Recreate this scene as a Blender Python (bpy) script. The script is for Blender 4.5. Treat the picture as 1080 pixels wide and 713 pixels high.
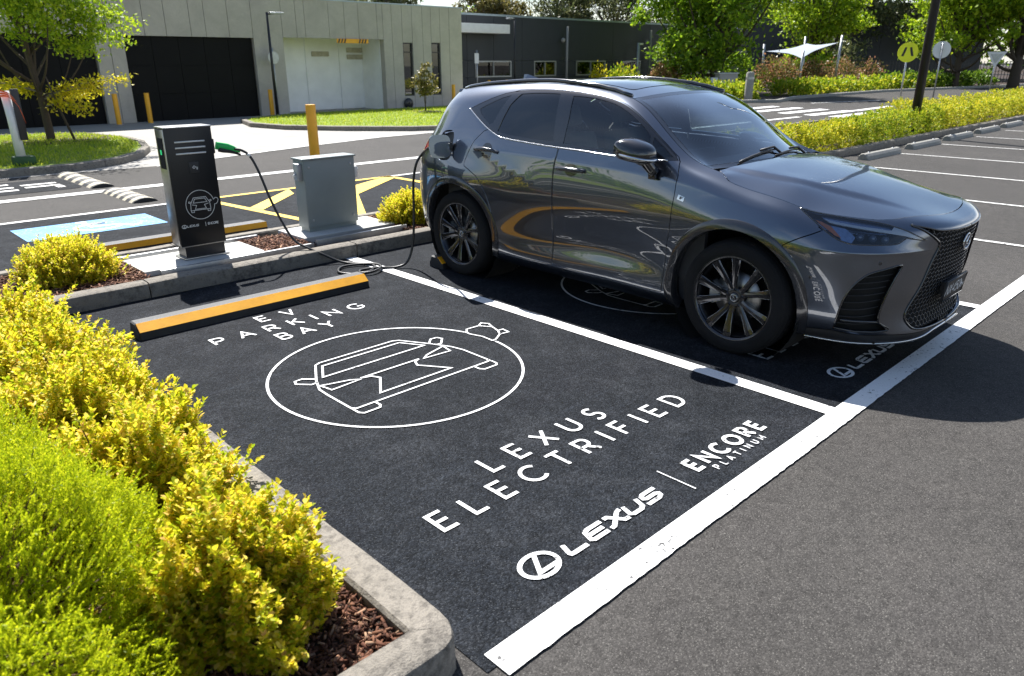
import bpy, bmesh, math, random
import numpy as np
from mathutils import Vector, Matrix
from mathutils.geometry import delaunay_2d_cdt

SC = bpy.context.scene
for o in list(bpy.data.objects): bpy.data.objects.remove(o)
COL = SC.collection
# ---------------------------------------------------------------- camera, sky, sun, exposure
cd = bpy.data.cameras.new('camera'); cam = bpy.data.objects.new('camera', cd); COL.objects.link(cam)
CAMP = (-3.7327, -1.4161, 1.7894); YAW, PITCH, ROLL = 0.76964, 0.35510, -0.00276
cd.sensor_fit = 'HORIZONTAL'; cd.sensor_width = 36.0; cd.lens = 36.0*783.39011/1080.0
cd.clip_start = 0.05; cd.clip_end = 3000
_f = Vector((math.sin(YAW)*math.cos(PITCH), math.cos(YAW)*math.cos(PITCH), -math.sin(PITCH)))
_r = Vector((math.cos(YAW), -math.sin(YAW), 0)); _u = _r.cross(_f)
_r2 = math.cos(ROLL)*_r+math.sin(ROLL)*_u; _u2 = -math.sin(ROLL)*_r+math.cos(ROLL)*_u
cam.matrix_world = Matrix(((_r2.x, _u2.x, -_f.x, CAMP[0]), (_r2.y, _u2.y, -_f.y, CAMP[1]), (_r2.z, _u2.z, -_f.z, CAMP[2]), (0, 0, 0, 1)))
cd.dof.use_dof = True; cd.dof.focus_distance = 4.9; cd.dof.aperture_fstop = 4.0
SC.camera = cam

SUN_DIR = Vector((.27, .75, 1.0)).normalized()      # towards the sun
SUN_EL = math.asin(SUN_DIR.z); SUN_AZ = math.atan2(SUN_DIR.x, SUN_DIR.y)
W = bpy.data.worlds.new('World'); SC.world = W; W.use_nodes = True
nt = W.node_tree; nt.nodes.clear()
sky = nt.nodes.new('ShaderNodeTexSky'); sky.sky_type = 'NISHITA'; sky.sun_disc = False
sky.sun_elevation = SUN_EL; sky.sun_rotation = SUN_AZ; sky.air_density = 1.0; sky.dust_density = 0.7; sky.ozone_density = 1.0
bg = nt.nodes.new('ShaderNodeBackground'); bg.inputs[1].default_value = 0.07
wo = nt.nodes.new('ShaderNodeOutputWorld'); 
# cloud layer added low in the sky to brighten fill and car reflections
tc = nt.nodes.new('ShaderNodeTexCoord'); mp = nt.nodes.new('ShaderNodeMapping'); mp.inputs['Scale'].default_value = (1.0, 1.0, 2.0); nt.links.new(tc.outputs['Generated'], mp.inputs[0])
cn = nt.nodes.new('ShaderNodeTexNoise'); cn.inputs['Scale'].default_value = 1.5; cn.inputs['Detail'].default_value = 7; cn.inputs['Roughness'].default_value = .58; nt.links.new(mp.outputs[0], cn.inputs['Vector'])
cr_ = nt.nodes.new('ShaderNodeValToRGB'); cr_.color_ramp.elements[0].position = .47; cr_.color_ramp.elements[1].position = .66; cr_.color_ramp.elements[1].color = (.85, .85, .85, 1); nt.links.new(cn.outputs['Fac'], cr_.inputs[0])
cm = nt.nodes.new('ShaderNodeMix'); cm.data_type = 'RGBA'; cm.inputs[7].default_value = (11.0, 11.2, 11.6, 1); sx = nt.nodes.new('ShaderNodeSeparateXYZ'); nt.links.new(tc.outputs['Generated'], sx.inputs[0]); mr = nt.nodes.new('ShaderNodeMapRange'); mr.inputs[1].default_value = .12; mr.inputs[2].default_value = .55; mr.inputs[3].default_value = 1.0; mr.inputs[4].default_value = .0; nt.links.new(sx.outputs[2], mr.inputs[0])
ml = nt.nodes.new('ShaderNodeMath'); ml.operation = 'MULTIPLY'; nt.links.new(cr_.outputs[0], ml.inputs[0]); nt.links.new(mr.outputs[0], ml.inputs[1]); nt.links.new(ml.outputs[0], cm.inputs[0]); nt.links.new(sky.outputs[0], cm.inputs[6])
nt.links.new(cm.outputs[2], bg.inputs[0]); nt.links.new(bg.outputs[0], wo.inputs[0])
sl = bpy.data.lights.new('sun', 'SUN'); sl.energy = 5.0; sl.angle = math.radians(0.53); sl.color = (1.0, 0.97, 0.925)
sun = bpy.data.objects.new('sun', sl); COL.objects.link(sun)
sun.rotation_euler = (-SUN_DIR).to_track_quat('-Z', 'Y').to_euler(); sun.location = (0, 0, 60)
SC.view_settings.view_transform = 'Standard'; SC.view_settings.look = 'None'
SC.view_settings.exposure = 1.15; SC.view_settings.gamma = 1.0; SC.view_settings.use_curve_mapping = False
SC.render.engine = 'CYCLES'; SC.cycles.use_denoising = True; SC.cycles.max_bounces = 8
SC.cycles.transparent_max_bounces = 12; SC.cycles.sample_clamp_indirect = 6.0
SC.cycles.caustics_reflective = False; SC.cycles.caustics_refractive = False
SC.cycles.use_adaptive_sampling = True

# ---------------------------------------------------------------- helpers
def link(o, parent=None):
    COL.objects.link(o)
    if parent is not None: o.parent = parent
    return o
def empty(name, loc=(0, 0, 0), rz=0.0, parent=None):
    o = bpy.data.objects.new(name, None); o.empty_display_size = .2
    o.location = loc; o.rotation_euler = (0, 0, rz)
    return link(o, parent)
def tag(o, label=None, cat=None, group=None, kind=None):
    if label: o['label'] = label
    if cat: o['category'] = cat
    if group: o['group'] = group
    if kind: o['kind'] = kind
    return o
def thing(name, label, cat, loc=(0, 0, 0), rz=0.0, group=None):
    return tag(empty(name, loc, rz), label, cat, group)
def copy_tree(o, parent=None):
    c = o.copy(); COL.objects.link(c)
    if parent is not None: c.parent = parent
    for ch in list(o.children): copy_tree(ch, c)
    return c

class MB:
    """collects faces and links them as ONE mesh object"""
    def __init__(s): s.v = []; s.f = []; s.sm = []
    def add(s, vs, fs, smooth=False):
        b = len(s.v); s.v.extend([tuple(map(float, p)) for p in vs]); s.f.extend([tuple(i+b for i in f) for f in fs]); s.sm.extend([smooth]*len(fs)); return s
    def box(s, x0, x1, y0, y1, z0, z1, bev=0.0, M=None):
        if bev <= 0:
            vs = [(x, y, z) for z in (z0, z1) for y in (y0, y1) for x in (x0, x1)]
            fs = [(0, 2, 3, 1), (4, 5, 7, 6), (0, 1, 5, 4), (1, 3, 7, 5), (3, 2, 6, 7), (2, 0, 4, 6)]
            if M is not None: vs = [M @ Vector(p) for p in vs]
            return s.add(vs, fs)
        bm = bmesh.new(); bmesh.ops.create_cube(bm, size=1)
        for v in bm.verts: v.co = Vector(((x0+x1)/2+v.co.x*(x1-x0), (y0+y1)/2+v.co.y*(y1-y0), (z0+z1)/2+v.co.z*(z1-z0)))
        bmesh.ops.bevel(bm, geom=bm.edges[:], offset=bev, segments=2, affect='EDGES', profile=.6)
        return s.bm(bm, M, True)
    def bm(s, bm, M=None, smooth=False):
        bm.verts.index_update()
        vs = [(M @ v.co if M is not None else v.co) for v in bm.verts]
        s.add(vs, [tuple(v.index for v in f.verts) for f in bm.faces], smooth); bm.free(); return s
    def poly(s, pts): return s.add(pts, [tuple(range(len(pts)))])
    def prism(s, pts, z0, z1, M=None):
        n = len(pts); vs = [(p[0], p[1], z0) for p in pts]+[(p[0], p[1], z1) for p in pts]
        a = sum(pts[i][0]*pts[(i+1) % n][1]-pts[(i+1) % n][0]*pts[i][1] for i in range(n))
        fs = [tuple(range(n-1, -1, -1)), tuple(range(n, 2*n))]+[(i, (i+1) % n, n+(i+1) % n, n+i) for i in range(n)]
        if a < 0: fs = [f[::-1] for f in fs]
        if M is not None: vs = [M @ Vector(p) for p in vs]
        return s.add(vs, fs)
    def tube(s, pts, r, n=8, closed=False, caps=True, smooth=True):
        P = [Vector(p) for p in pts]; m = len(P); R = r if hasattr(r, '__len__') else [r]*m
        rings = []; up = None; vs = []; fs = []
        for i in range(m):
            t = (P[(i+1) % m]-P[i-1]) if closed else (P[min(i+1, m-1)]-P[max(i-1, 0)])
            if t.length < 1e-9: t = Vector((0, 0, 1))
            t.normalize()
            if up is None: up = Vector((0, 0, 1)) if abs(t.z) < .9 else Vector((1, 0, 0))
            a = t.cross(up)
            if a.length < 1e-6: a = t.cross(Vector((.3, .9, .2)))
            a.normalize(); b = a.cross(t).normalized(); up = b
            for k in range(n):
                th = 2*math.pi*k/n; vs.append(P[i]+(a*math.cos(th)+b*math.sin(th))*R[i])
        for i in range(m if closed else m-1):
            j = (i+1) % m
            for k in range(n):
                l = (k+1) % n; fs.append((i*n+k, j*n+k, j*n+l, i*n+l))
        if caps and not closed:
            fs.append(tuple(range(n))); fs.append(tuple((m-1)*n+k for k in range(n-1, -1, -1)))
        return s.add(vs, fs, smooth)
    def lathe(s, prof, n=32, axis='z', c=(0, 0, 0), smooth=True, closed=False):
        """prof: (radius, height) list"""
        vs = []; fs = []; m = len(prof)
        for k in range(n):
            th = 2*math.pi*k/n; ca, sa = math.cos(th), math.sin(th)
            for r, h in prof:
                p = (r*ca, r*sa, h) if axis == 'z' else ((r*ca, h, -r*sa) if axis == 'y' else (h, r*ca, r*sa))
                vs.append((p[0]+c[0], p[1]+c[1], p[2]+c[2]))
        for k in range(n):
            l = (k+1) % n
            for i in range(m if closed else m-1):
                j = (i+1) % m
                fs.append((k*m+i, l*m+i, l*m+j, k*m+j))
        return s.add(vs, fs, smooth)
    def build(s, name, mat, parent=None, auto=None, recalc=False):
        me = bpy.data.meshes.new(name); me.from_pydata(s.v, [], s.f)
        me.polygons.foreach_set('use_smooth', s.sm)
        if recalc:
            b = bmesh.new(); b.from_mesh(me); bmesh.ops.recalc_face_normals(b, faces=b.faces[:]); b.to_mesh(me); b.free()
        me.update(); me.materials.append(mat)
        if auto is not None and any(s.sm):
            me.polygons.foreach_set('use_smooth', [True]*len(me.polygons)); me.set_sharp_from_angle(angle=math.radians(auto))
        return link(bpy.data.objects.new(name, me), parent)
def np_mesh(name, V, F, mat, parent=None, smooth=False):
    """fast mesh from numpy arrays; F is (n,3) or (n,4)"""
    me = bpy.data.meshes.new(name); V = np.asarray(V, np.float32); F = np.asarray(F, np.int32); k = F.shape[1]
    me.vertices.add(len(V)); me.vertices.foreach_set('co', V.ravel())
    me.loops.add(F.size); me.loops.foreach_set('vertex_index', F.ravel())
    me.polygons.add(len(F)); me.polygons.foreach_set('loop_start', np.arange(0, F.size, k, dtype=np.int32))
    if smooth: me.polygons.foreach_set('use_smooth', np.ones(len(F), bool))
    me.update(calc_edges=True); me.materials.append(mat)
    return link(bpy.data.objects.new(name, me), parent)
def in_poly(q, poly):
    q = np.atleast_2d(q); x, y = q[:, 0], q[:, 1]; r = np.zeros(len(q), bool); n = len(poly)
    for i in range(n):
        x1, y1 = poly[i]; x2, y2 = poly[(i+1) % n]
        if y1 == y2: continue
        r ^= ((y1 > y) != (y2 > y)) & (x < (x2-x1)*(y-y1)/(y2-y1)+x1)
    return r
def resample(pts, d, closed=False):
    P = [np.array(p, float) for p in pts]; out = []
    n = len(P)
    for i in range(n if closed else n-1):
        a, b = P[i], P[(i+1) % n]; k = max(1, int(math.ceil(np.linalg.norm(b-a)/d)))
        for j in range(k): out.append(a+(b-a)*j/k)
    if not closed: out.append(P[-1])
    return out
def smooth_path(pts, per=8, closed=False):
    """Catmull-Rom through the points"""
    P = [np.array(p, float) for p in pts]; n = len(P); out = []
    for i in range(n if closed else n-1):
        p0 = P[i-1] if (i > 0 or closed) else 2*P[0]-P[1]; p1 = P[i]; p2 = P[(i+1) % n]
        p3 = P[(i+2) % n] if (i+2 < n or closed) else 2*P[-1]-P[-2]
        for j in range(per):
            t = j/per; out.append(.5*((2*p1)+(-p0+p2)*t+(2*p0-5*p1+4*p2-p3)*t*t+(-p0+3*p1-3*p2+p3)*t**3))
    if not closed: out.append(P[-1])
    return out
# ---------------------------------------------------------------- materials (procedural)
def new_mat(name):
    m = bpy.data.materials.new(name); m.use_nodes = True; t = m.node_tree; t.nodes.clear()
    o = t.nodes.new('ShaderNodeOutputMaterial'); b = t.nodes.new('ShaderNodeBsdfPrincipled'); t.links.new(b.outputs[0], o.inputs[0])
    return m, t, b, o
def setp(b, **k):
    nm = dict(color='Base Color', rough='Roughness', metal='Metallic', spec='Specular IOR Level', coat='Coat Weight', coatr='Coat Roughness', trans='Transmission Weight', ior='IOR', alpha='Alpha', emit='Emission Color', emits='Emission Strength')
    for a, v in k.items():
        i = b.inputs[nm[a]]
        i.default_value = (*v, 1) if isinstance(v, (tuple, list)) and len(v) == 3 else v
def coords(t, kind='Object', scale=None):
    c = t.nodes.new('ShaderNodeTexCoord'); out = c.outputs[kind if kind != 'World' else 'Object']
    if kind == 'World':
        g = t.nodes.new('ShaderNodeNewGeometry'); out = g.outputs['Position']
    if scale is not None:
        mp = t.nodes.new('ShaderNodeMapping'); mp.inputs['Scale'].default_value = scale; t.links.new(out, mp.inputs[0]); out = mp.outputs[0]
    return out
def noise(t, vec, scale, detail=4, rough=.55, dist=0.0):
    n = t.nodes.new('ShaderNodeTexNoise'); n.inputs['Scale'].default_value = scale; n.inputs['Detail'].default_value = detail
    n.inputs['Roughness'].default_value = rough; n.inputs['Distortion'].default_value = dist; t.links.new(vec, n.inputs['Vector']); return n.outputs['Fac']
def ramp(t, fac, stops, interp='LINEAR'):
    r = t.nodes.new('ShaderNodeValToRGB'); e = r.color_ramp; e.interpolation = interp
    while len(e.elements) < len(stops): e.elements.new(.5)
    for x, (p, c) in zip(e.elements, stops): x.position = p; x.color = (*c, 1) if len(c) == 3 else c
    t.links.new(fac, r.inputs[0]); return r.outputs[0]
def mixc(t, fac, a, b, mode='MIX'):
    m = t.nodes.new('ShaderNodeMix'); m.data_type = 'RGBA'; m.blend_type = mode
    for s, v in ((m.inputs[0], fac), (m.inputs[6], a), (m.inputs[7], b)):
        if hasattr(v, 'links') or hasattr(v, 'is_linked'): t.links.new(v, s)
        else: s.default_value = (*v, 1) if isinstance(v, (tuple, list)) and len(v) == 3 else v
    return m.outputs[2]
def math_n(t, op, a, b=None):
    m = t.nodes.new('ShaderNodeMath'); m.operation = op
    for i, v in enumerate((a, b)):
        if v is None: continue
        if hasattr(v, 'is_linked'): t.links.new(v, m.inputs[i])
        else: m.inputs[i].default_value = v
    return m.outputs[0]
def bump(t, b, h, strength=.3, dist=.01):
    n = t.nodes.new('ShaderNodeBump'); n.inputs['Strength'].default_value = strength; n.inputs['Distance'].default_value = dist
    t.links.new(h, n.inputs['Height']); t.links.new(n.outputs[0], b.inputs['Normal']); return n
def plain(name, color, rough=.5, metal=0.0, var=.12, scale=6.0, bumps=0.0, bscale=60.0, **k):
    """a base colour with a slight mottling, optional fine bump"""
    m, t, b, o = new_mat(name); setp(b, rough=rough, metal=metal, **k)
    v = coords(t); n = noise(t, v, scale, 5)
    lo = tuple(c*(1-var) for c in color); hi = tuple(min(1, c*(1+var)) for c in color)
    t.links.new(ramp(t, n, [(.3, lo), (.7, hi)]), b.inputs['Base Color'])
    if bumps > 0: bump(t, b, noise(t, v, bscale, 4), bumps, .01)
    return m
M = {}
def asphalt(name, base, speck, wear, agg=115.0, patch=.9, bs=.55, rough=.85, contrast=1.0, spec=.18, streak=0.0):
    m, t, b, o = new_mat(name); v = coords(t, 'World')
    big = noise(t, v, .42, 4, .6, .8); mid = noise(t, v, 3.4, 6, .7, .4); blot = noise(t, v, 17, 5, .7, .2)
    vo = t.nodes.new('ShaderNodeTexVoronoi'); vo.inputs['Scale'].default_value = agg; t.links.new(v, vo.inputs['Vector'])
    v2 = t.nodes.new('ShaderNodeTexVoronoi'); v2.inputs['Scale'].default_value = agg*2.3; t.links.new(v, v2.inputs['Vector'])
    fine = noise(t, v, agg*.8, 3, .7); sep = t.nodes.new('ShaderNodeSeparateColor'); t.links.new(vo.outputs['Color'], sep.inputs[0])
    c0 = ramp(t, big, [(.3, tuple(x*.78 for x in base)), (.7, tuple(x*1.2 for x in base))])
    c1 = mixc(t, math_n(t, 'MULTIPLY', ramp(t, mid, [(.46, (0, 0, 0)), (.70, (1, 1, 1))]), patch*.55), c0, wear)
    c1 = mixc(t, math_n(t, 'MULTIPLY', ramp(t, blot, [(.36, (1, 1, 1)), (.52, (0, 0, 0))]), .5), c1, tuple(x*.45 for x in base))
    if streak > 0:      # faint scuffs dragged across the seal and a few old drips
        sv = t.nodes.new('ShaderNodeMapping'); sv.inputs['Rotation'].default_value = (0, 0, .62); sv.inputs['Scale'].default_value = (.55, 7.5, 1); t.links.new(v, sv.inputs[0]); sn = noise(t, sv.outputs[0], 1.3, 4, .6, .5)
        c1 = mixc(t, math_n(t, 'MULTIPLY', ramp(t, sn, [(.60, (0, 0, 0)), (.70, (1, 1, 1))]), .40*streak), c1, tuple(x*2.4 for x in base))
        dn = noise(t, v, 2.6, 2, .4); c1 = mixc(t, math_n(t, 'MULTIPLY', ramp(t, dn, [(.70, (0, 0, 0)), (.76, (1, 1, 1))]), .6*streak), c1, tuple(x*.4 for x in base))
    k = contrast; g = ramp(t, sep.outputs[0], [(0, (1-.55*k,)*3), (.45, (1-.15*k,)*3), (.8, (1+.25*k,)*3), (1, (1+.75*k,)*3)])
    c2 = mixc(t, 1.0, c1, g, 'MULTIPLY')
    s2 = t.nodes.new('ShaderNodeSeparateColor'); t.links.new(v2.outputs['Color'], s2.inputs[0])
    c2 = mixc(t, math_n(t, 'MULTIPLY', ramp(t, s2.outputs[1], [(.90, (0, 0, 0)), (.99, (1, 1, 1))]), .65), c2, speck)
    c3 = mixc(t, math_n(t, 'MULTIPLY', ramp(t, fine, [(.34, (1, 1, 1)), (.47, (0, 0, 0))]), .65), c2, tuple(x*.25 for x in base))
    t.links.new(c3, b.inputs['Base Color']); setp(b, rough=rough, spec=spec)
    h = math_n(t, 'ADD', math_n(t, 'MULTIPLY', vo.outputs['Distance'], -.8), math_n(t, 'ADD', fine, math_n(t, 'MULTIPLY', blot, .5)))
    bump(t, b, h, bs, .008); return m
M['asphalt'] = asphalt('worn_asphalt', (.055, .0515, .0485), (.22, .21, .19), (.070, .065, .060), 150, 1.1, .34, .85, .5)
M['seal'] = asphalt('dark_sealed_asphalt', (.0128, .0152, .0195), (.085, .092, .10), (.036, .039, .045), 125, 1.4, .6, .82, 1.0, .09, streak=1.0)
M['road'] = M['asphalt']
def paint_mat(name, color, wear, holes=.30, rough=.6):
    """road paint with worn pinholes showing the tar"""
    m, t, b, o = new_mat(name); v = coords(t, 'World')
    f = noise(t, v, 42, 5, .7); g = noise(t, v, 5.0, 3, .5); d = noise(t, v, 160, 2)
    hole = ramp(t, math_n(t, 'ADD', f, math_n(t, 'MULTIPLY', g, .35)), [(holes+.10, (1, 1, 1)), (holes+.15, (0, 0, 0))])
    c = ramp(t, d, [(.3, tuple(x*.88 for x in color)), (.7, color)])
    t.links.new(mixc(t, hole, c, wear), b.inputs['Base Color']); setp(b, rough=rough, spec=.4); bump(t, b, math_n(t, 'ADD', d, f), .35, .003); return m
M['line'] = paint_mat('white_line_paint', (.80, .80, .79), (.05, .05, .05), .415)
M['line_old'] = paint_mat('worn_white_line_paint', (.70, .69, .66), (.12, .115, .11), .47)
M['decal'] = paint_mat('white_stencil_paint', (.74, .75, .76), (.06, .06, .06), .435)
M['blue_paint'] = paint_mat('light_blue_paint', (.045, .27, .56), (.30, .42, .5), .46)
M['yellow_paint'] = paint_mat('yellow_line_paint', (.80, .52, .012), (.08, .07, .05), .42)
def concrete(name, base, stain, st=.6, bs=.35, rough=.85, scale=1.0):
    m, t, b, o = new_mat(name); v = coords(t, 'World')
    a = noise(t, v, 1.7*scale, 6, .68, .5); f = noise(t, v, 24*scale, 5, .7); g = noise(t, v, 140, 3)
    c = ramp(t, a, [(.3, tuple(x*.8 for x in base)), (.7, tuple(x*1.12 for x in base))])
    s = ramp(t, math_n(t, 'ADD', math_n(t, 'MULTIPLY', f, .6), math_n(t, 'MULTIPLY', a, .4)), [(.48, (0, 0, 0)), (.62, (1, 1, 1))])
    c = mixc(t, math_n(t, 'MULTIPLY', s, st), c, stain)
    c = mixc(t, math_n(t, 'MULTIPLY', ramp(t, g, [(.35, (1, 1, 1)), (.5, (0, 0, 0))]), .35), c, tuple(x*.45 for x in base))
    t.links.new(c, b.inputs['Base Color']); setp(b, rough=rough, spec=.3); bump(t, b, math_n(t, 'ADD', g, f), bs, .006); return m
M['kerb'] = concrete('kerb_concrete', (.25, .225, .19), (.075, .067, .058), .9, .7)
M['stopcon'] = concrete('wheel_stop_concrete', (.33, .32, .29), (.2, .19, .17), .6)
M['apron'] = concrete('driveway_concrete', (.34, .325, .30), (.25, .235, .215), .5, .2)
M['pad'] = concrete('pale_concrete', (.55, .54, .51), (.38, .37, .34), .4, .2)
M['panelcon'] = concrete('wall_concrete', (.52, .475, .425), (.44, .405, .365), .5, .15, scale=.7)
M['mulch_base'] = concrete('mulch_soil', (.045, .028, .020), (.02, .013, .01), .8, 1.0)
# car
def car_paint():
    m, t, b, o = new_mat('graphite_metallic_paint'); v = coords(t)
    vo = t.nodes.new('ShaderNodeTexVoronoi'); vo.inputs['Scale'].default_value = 900; t.links.new(v, vo.inputs['Vector'])
    c = mixc(t, math_n(t, 'MULTIPLY', ramp(t, vo.outputs['Color'], [(.80, (0, 0, 0)), (1, (1, 1, 1))]), .35), (.078, .094, .128), (.26, .29, .36))
    t.links.new(c, b.inputs['Base Color']); setp(b, rough=.28, metal=.94, coat=1.0, coatr=.004); b.inputs['Coat IOR'].default_value = 1.95; return m
M['paint'] = car_paint()
M['gloss'] = plain('gloss_black', (.012, .012, .014), .12, 0, .1, coat=1.0, coatr=.01)
M['archpl'] = plain('dark_gloss_moulding', (.030, .031, .036), .22, .3, .1, coat=.8, coatr=.03)
M['plastic'] = plain('black_plastic', (.020, .020, .022), .5, 0, .2, 8, .1, 200)
M['rubber'] = plain('tyre_rubber', (.010, .010, .011), .85, 0, .3, 5, .2, 220, spec=.22)
M['chrome'] = plain('satin_chrome', (.62, .63, .65), .12, 1.0, .05)
M['darkchrome'] = plain('dark_machined_alloy', (.060, .062, .070), .2, 1.0, .08, coat=.5)
M['rimdark'] = plain('black_alloy', (.025, .025, .028), .3, .6, .1, coat=.6)
M['steel'] = plain('brake_steel', (.34, .33, .32), .35, 1.0, .2, 20)
M['caliper'] = plain('brake_caliper_grey', (.30, .31, .32), .4, .6, .1)
M['interior'] = plain('interior_dark', (.055, .055, .06), .7, 0, .2)
M['seatfab'] = plain('seat_leather', (.38, .38, .38), .55, 0, .15, 10, .1, 90)
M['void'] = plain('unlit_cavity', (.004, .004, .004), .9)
def glass(name, tint, refl=1.0, rough=0.0):
    m = bpy.data.materials.new(name); m.use_nodes = True; t = m.node_tree; t.nodes.clear()
    o = t.nodes.new('ShaderNodeOutputMaterial'); tr = t.nodes.new('ShaderNodeBsdfTransparent'); tr.inputs[0].default_value = (*tint, 1)
    g = t.nodes.new('ShaderNodeBsdfGlossy'); g.inputs['Roughness'].default_value = rough
    f = t.nodes.new('ShaderNodeFresnel'); f.inputs[0].default_value = 1.52; mx = t.nodes.new('ShaderNodeMixShader')
    fac = math_n(t, 'MINIMUM', math_n(t, 'MULTIPLY', f.outputs[0], 2.1*refl), 1.0)
    t.links.new(fac, mx.inputs[0]); t.links.new(tr.outputs[0], mx.inputs[1]); t.links.new(g.outputs[0], mx.inputs[2]); t.links.new(mx.outputs[0], o.inputs[0]); return m
M['glass'] = glass('clear_car_glass', (.62, .70, .72)); M['screen'] = glass('windscreen_glass', (.46, .57, .62), 1.45)
M['privacy'] = glass('privacy_glass', (.045, .05, .06))
M['lens'] = glass('lamp_lens', (.86, .9, .95))
M['lamp_in'] = plain('lamp_reflector', (.16, .19, .25), .16, .9, .1)
M['drl'] = plain('frosted_light_guide', (.93, .94, .96), .25, .0, .03, coat=1)
M['proj'] = plain('projector_lens', (.10, .13, .20), .03, .2, .1, coat=1)
M['amber'] = plain('amber_lens', (.75, .17, .015), .15, 0, .1, coat=1)
M['redlens'] = plain('red_lamp_lens', (.30, .012, .010), .1, 0, .1, coat=1)
M['platechr'] = plain('plate_letters', (.90, .90, .90), .5, .0, .02)
# street
M['steelbrushed'] = plain('brushed_steel', (.42, .42, .42), .28, 1.0, .1, 30)
M['greybox'] = plain('grey_powdercoat', (.25, .285, .28), .42, .0, .08, 3, .06, 300)
M['yellow'] = plain('yellow_enamel', (.93, .43, .014), .42, 0, .08, 3, .05, 60)
M['yellowtape'] = plain('yellow_plastic', (.90, .41, .010), .5, 0, .14, 7, .12, 90)
M['blackrub'] = plain('black_recycled_rubber', (.018, .019, .021), .6, 0, .25, 9, .3, 160)
M['polblk'] = plain('black_pole_paint', (.014, .014, .017), .35, 0, .15)
M['galv'] = plain('galvanised_steel', (.45, .46, .47), .45, .8, .15, 12)
M['white'] = plain('white_enamel', (.78, .78, .76), .45, 0, .05)
M['green'] = plain('green_plastic', (.01, .50, .10), .35, 0, .1)
M['cable'] = plain('cable_rubber', (.014, .014, .015), .42)
M['hivis'] = plain('fluorescent_yellow', (.75, .80, .02), .5, 0, .05)
M['orange'] = plain('orange_ribbon', (.80, .13, .03), .6, 0, .2)
M['cream'] = plain('cream_rubber', (.46, .41, .31), .7, 0, .2, 8)
M['darkgreen'] = plain('weathered_green_plastic', (.03, .09, .03), .6, 0, .2)
M['chargerblk'] = plain('charger_black_steel', (.012, .012, .013), .30, 0, .1, spec=.35)
M['guide'] = plain('blue_tinted_light_block', (.22, .30, .46), .18, .6, .25, 60, coat=1)
M['machined'] = plain('machined_alloy', (.38, .38, .39), .22, 1.0, .08)
M['sail'] = plain('grey_sail_cloth', (.27, .31, .36), .7, 0, .06)
M['cable_end'] = M['cable']
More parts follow.
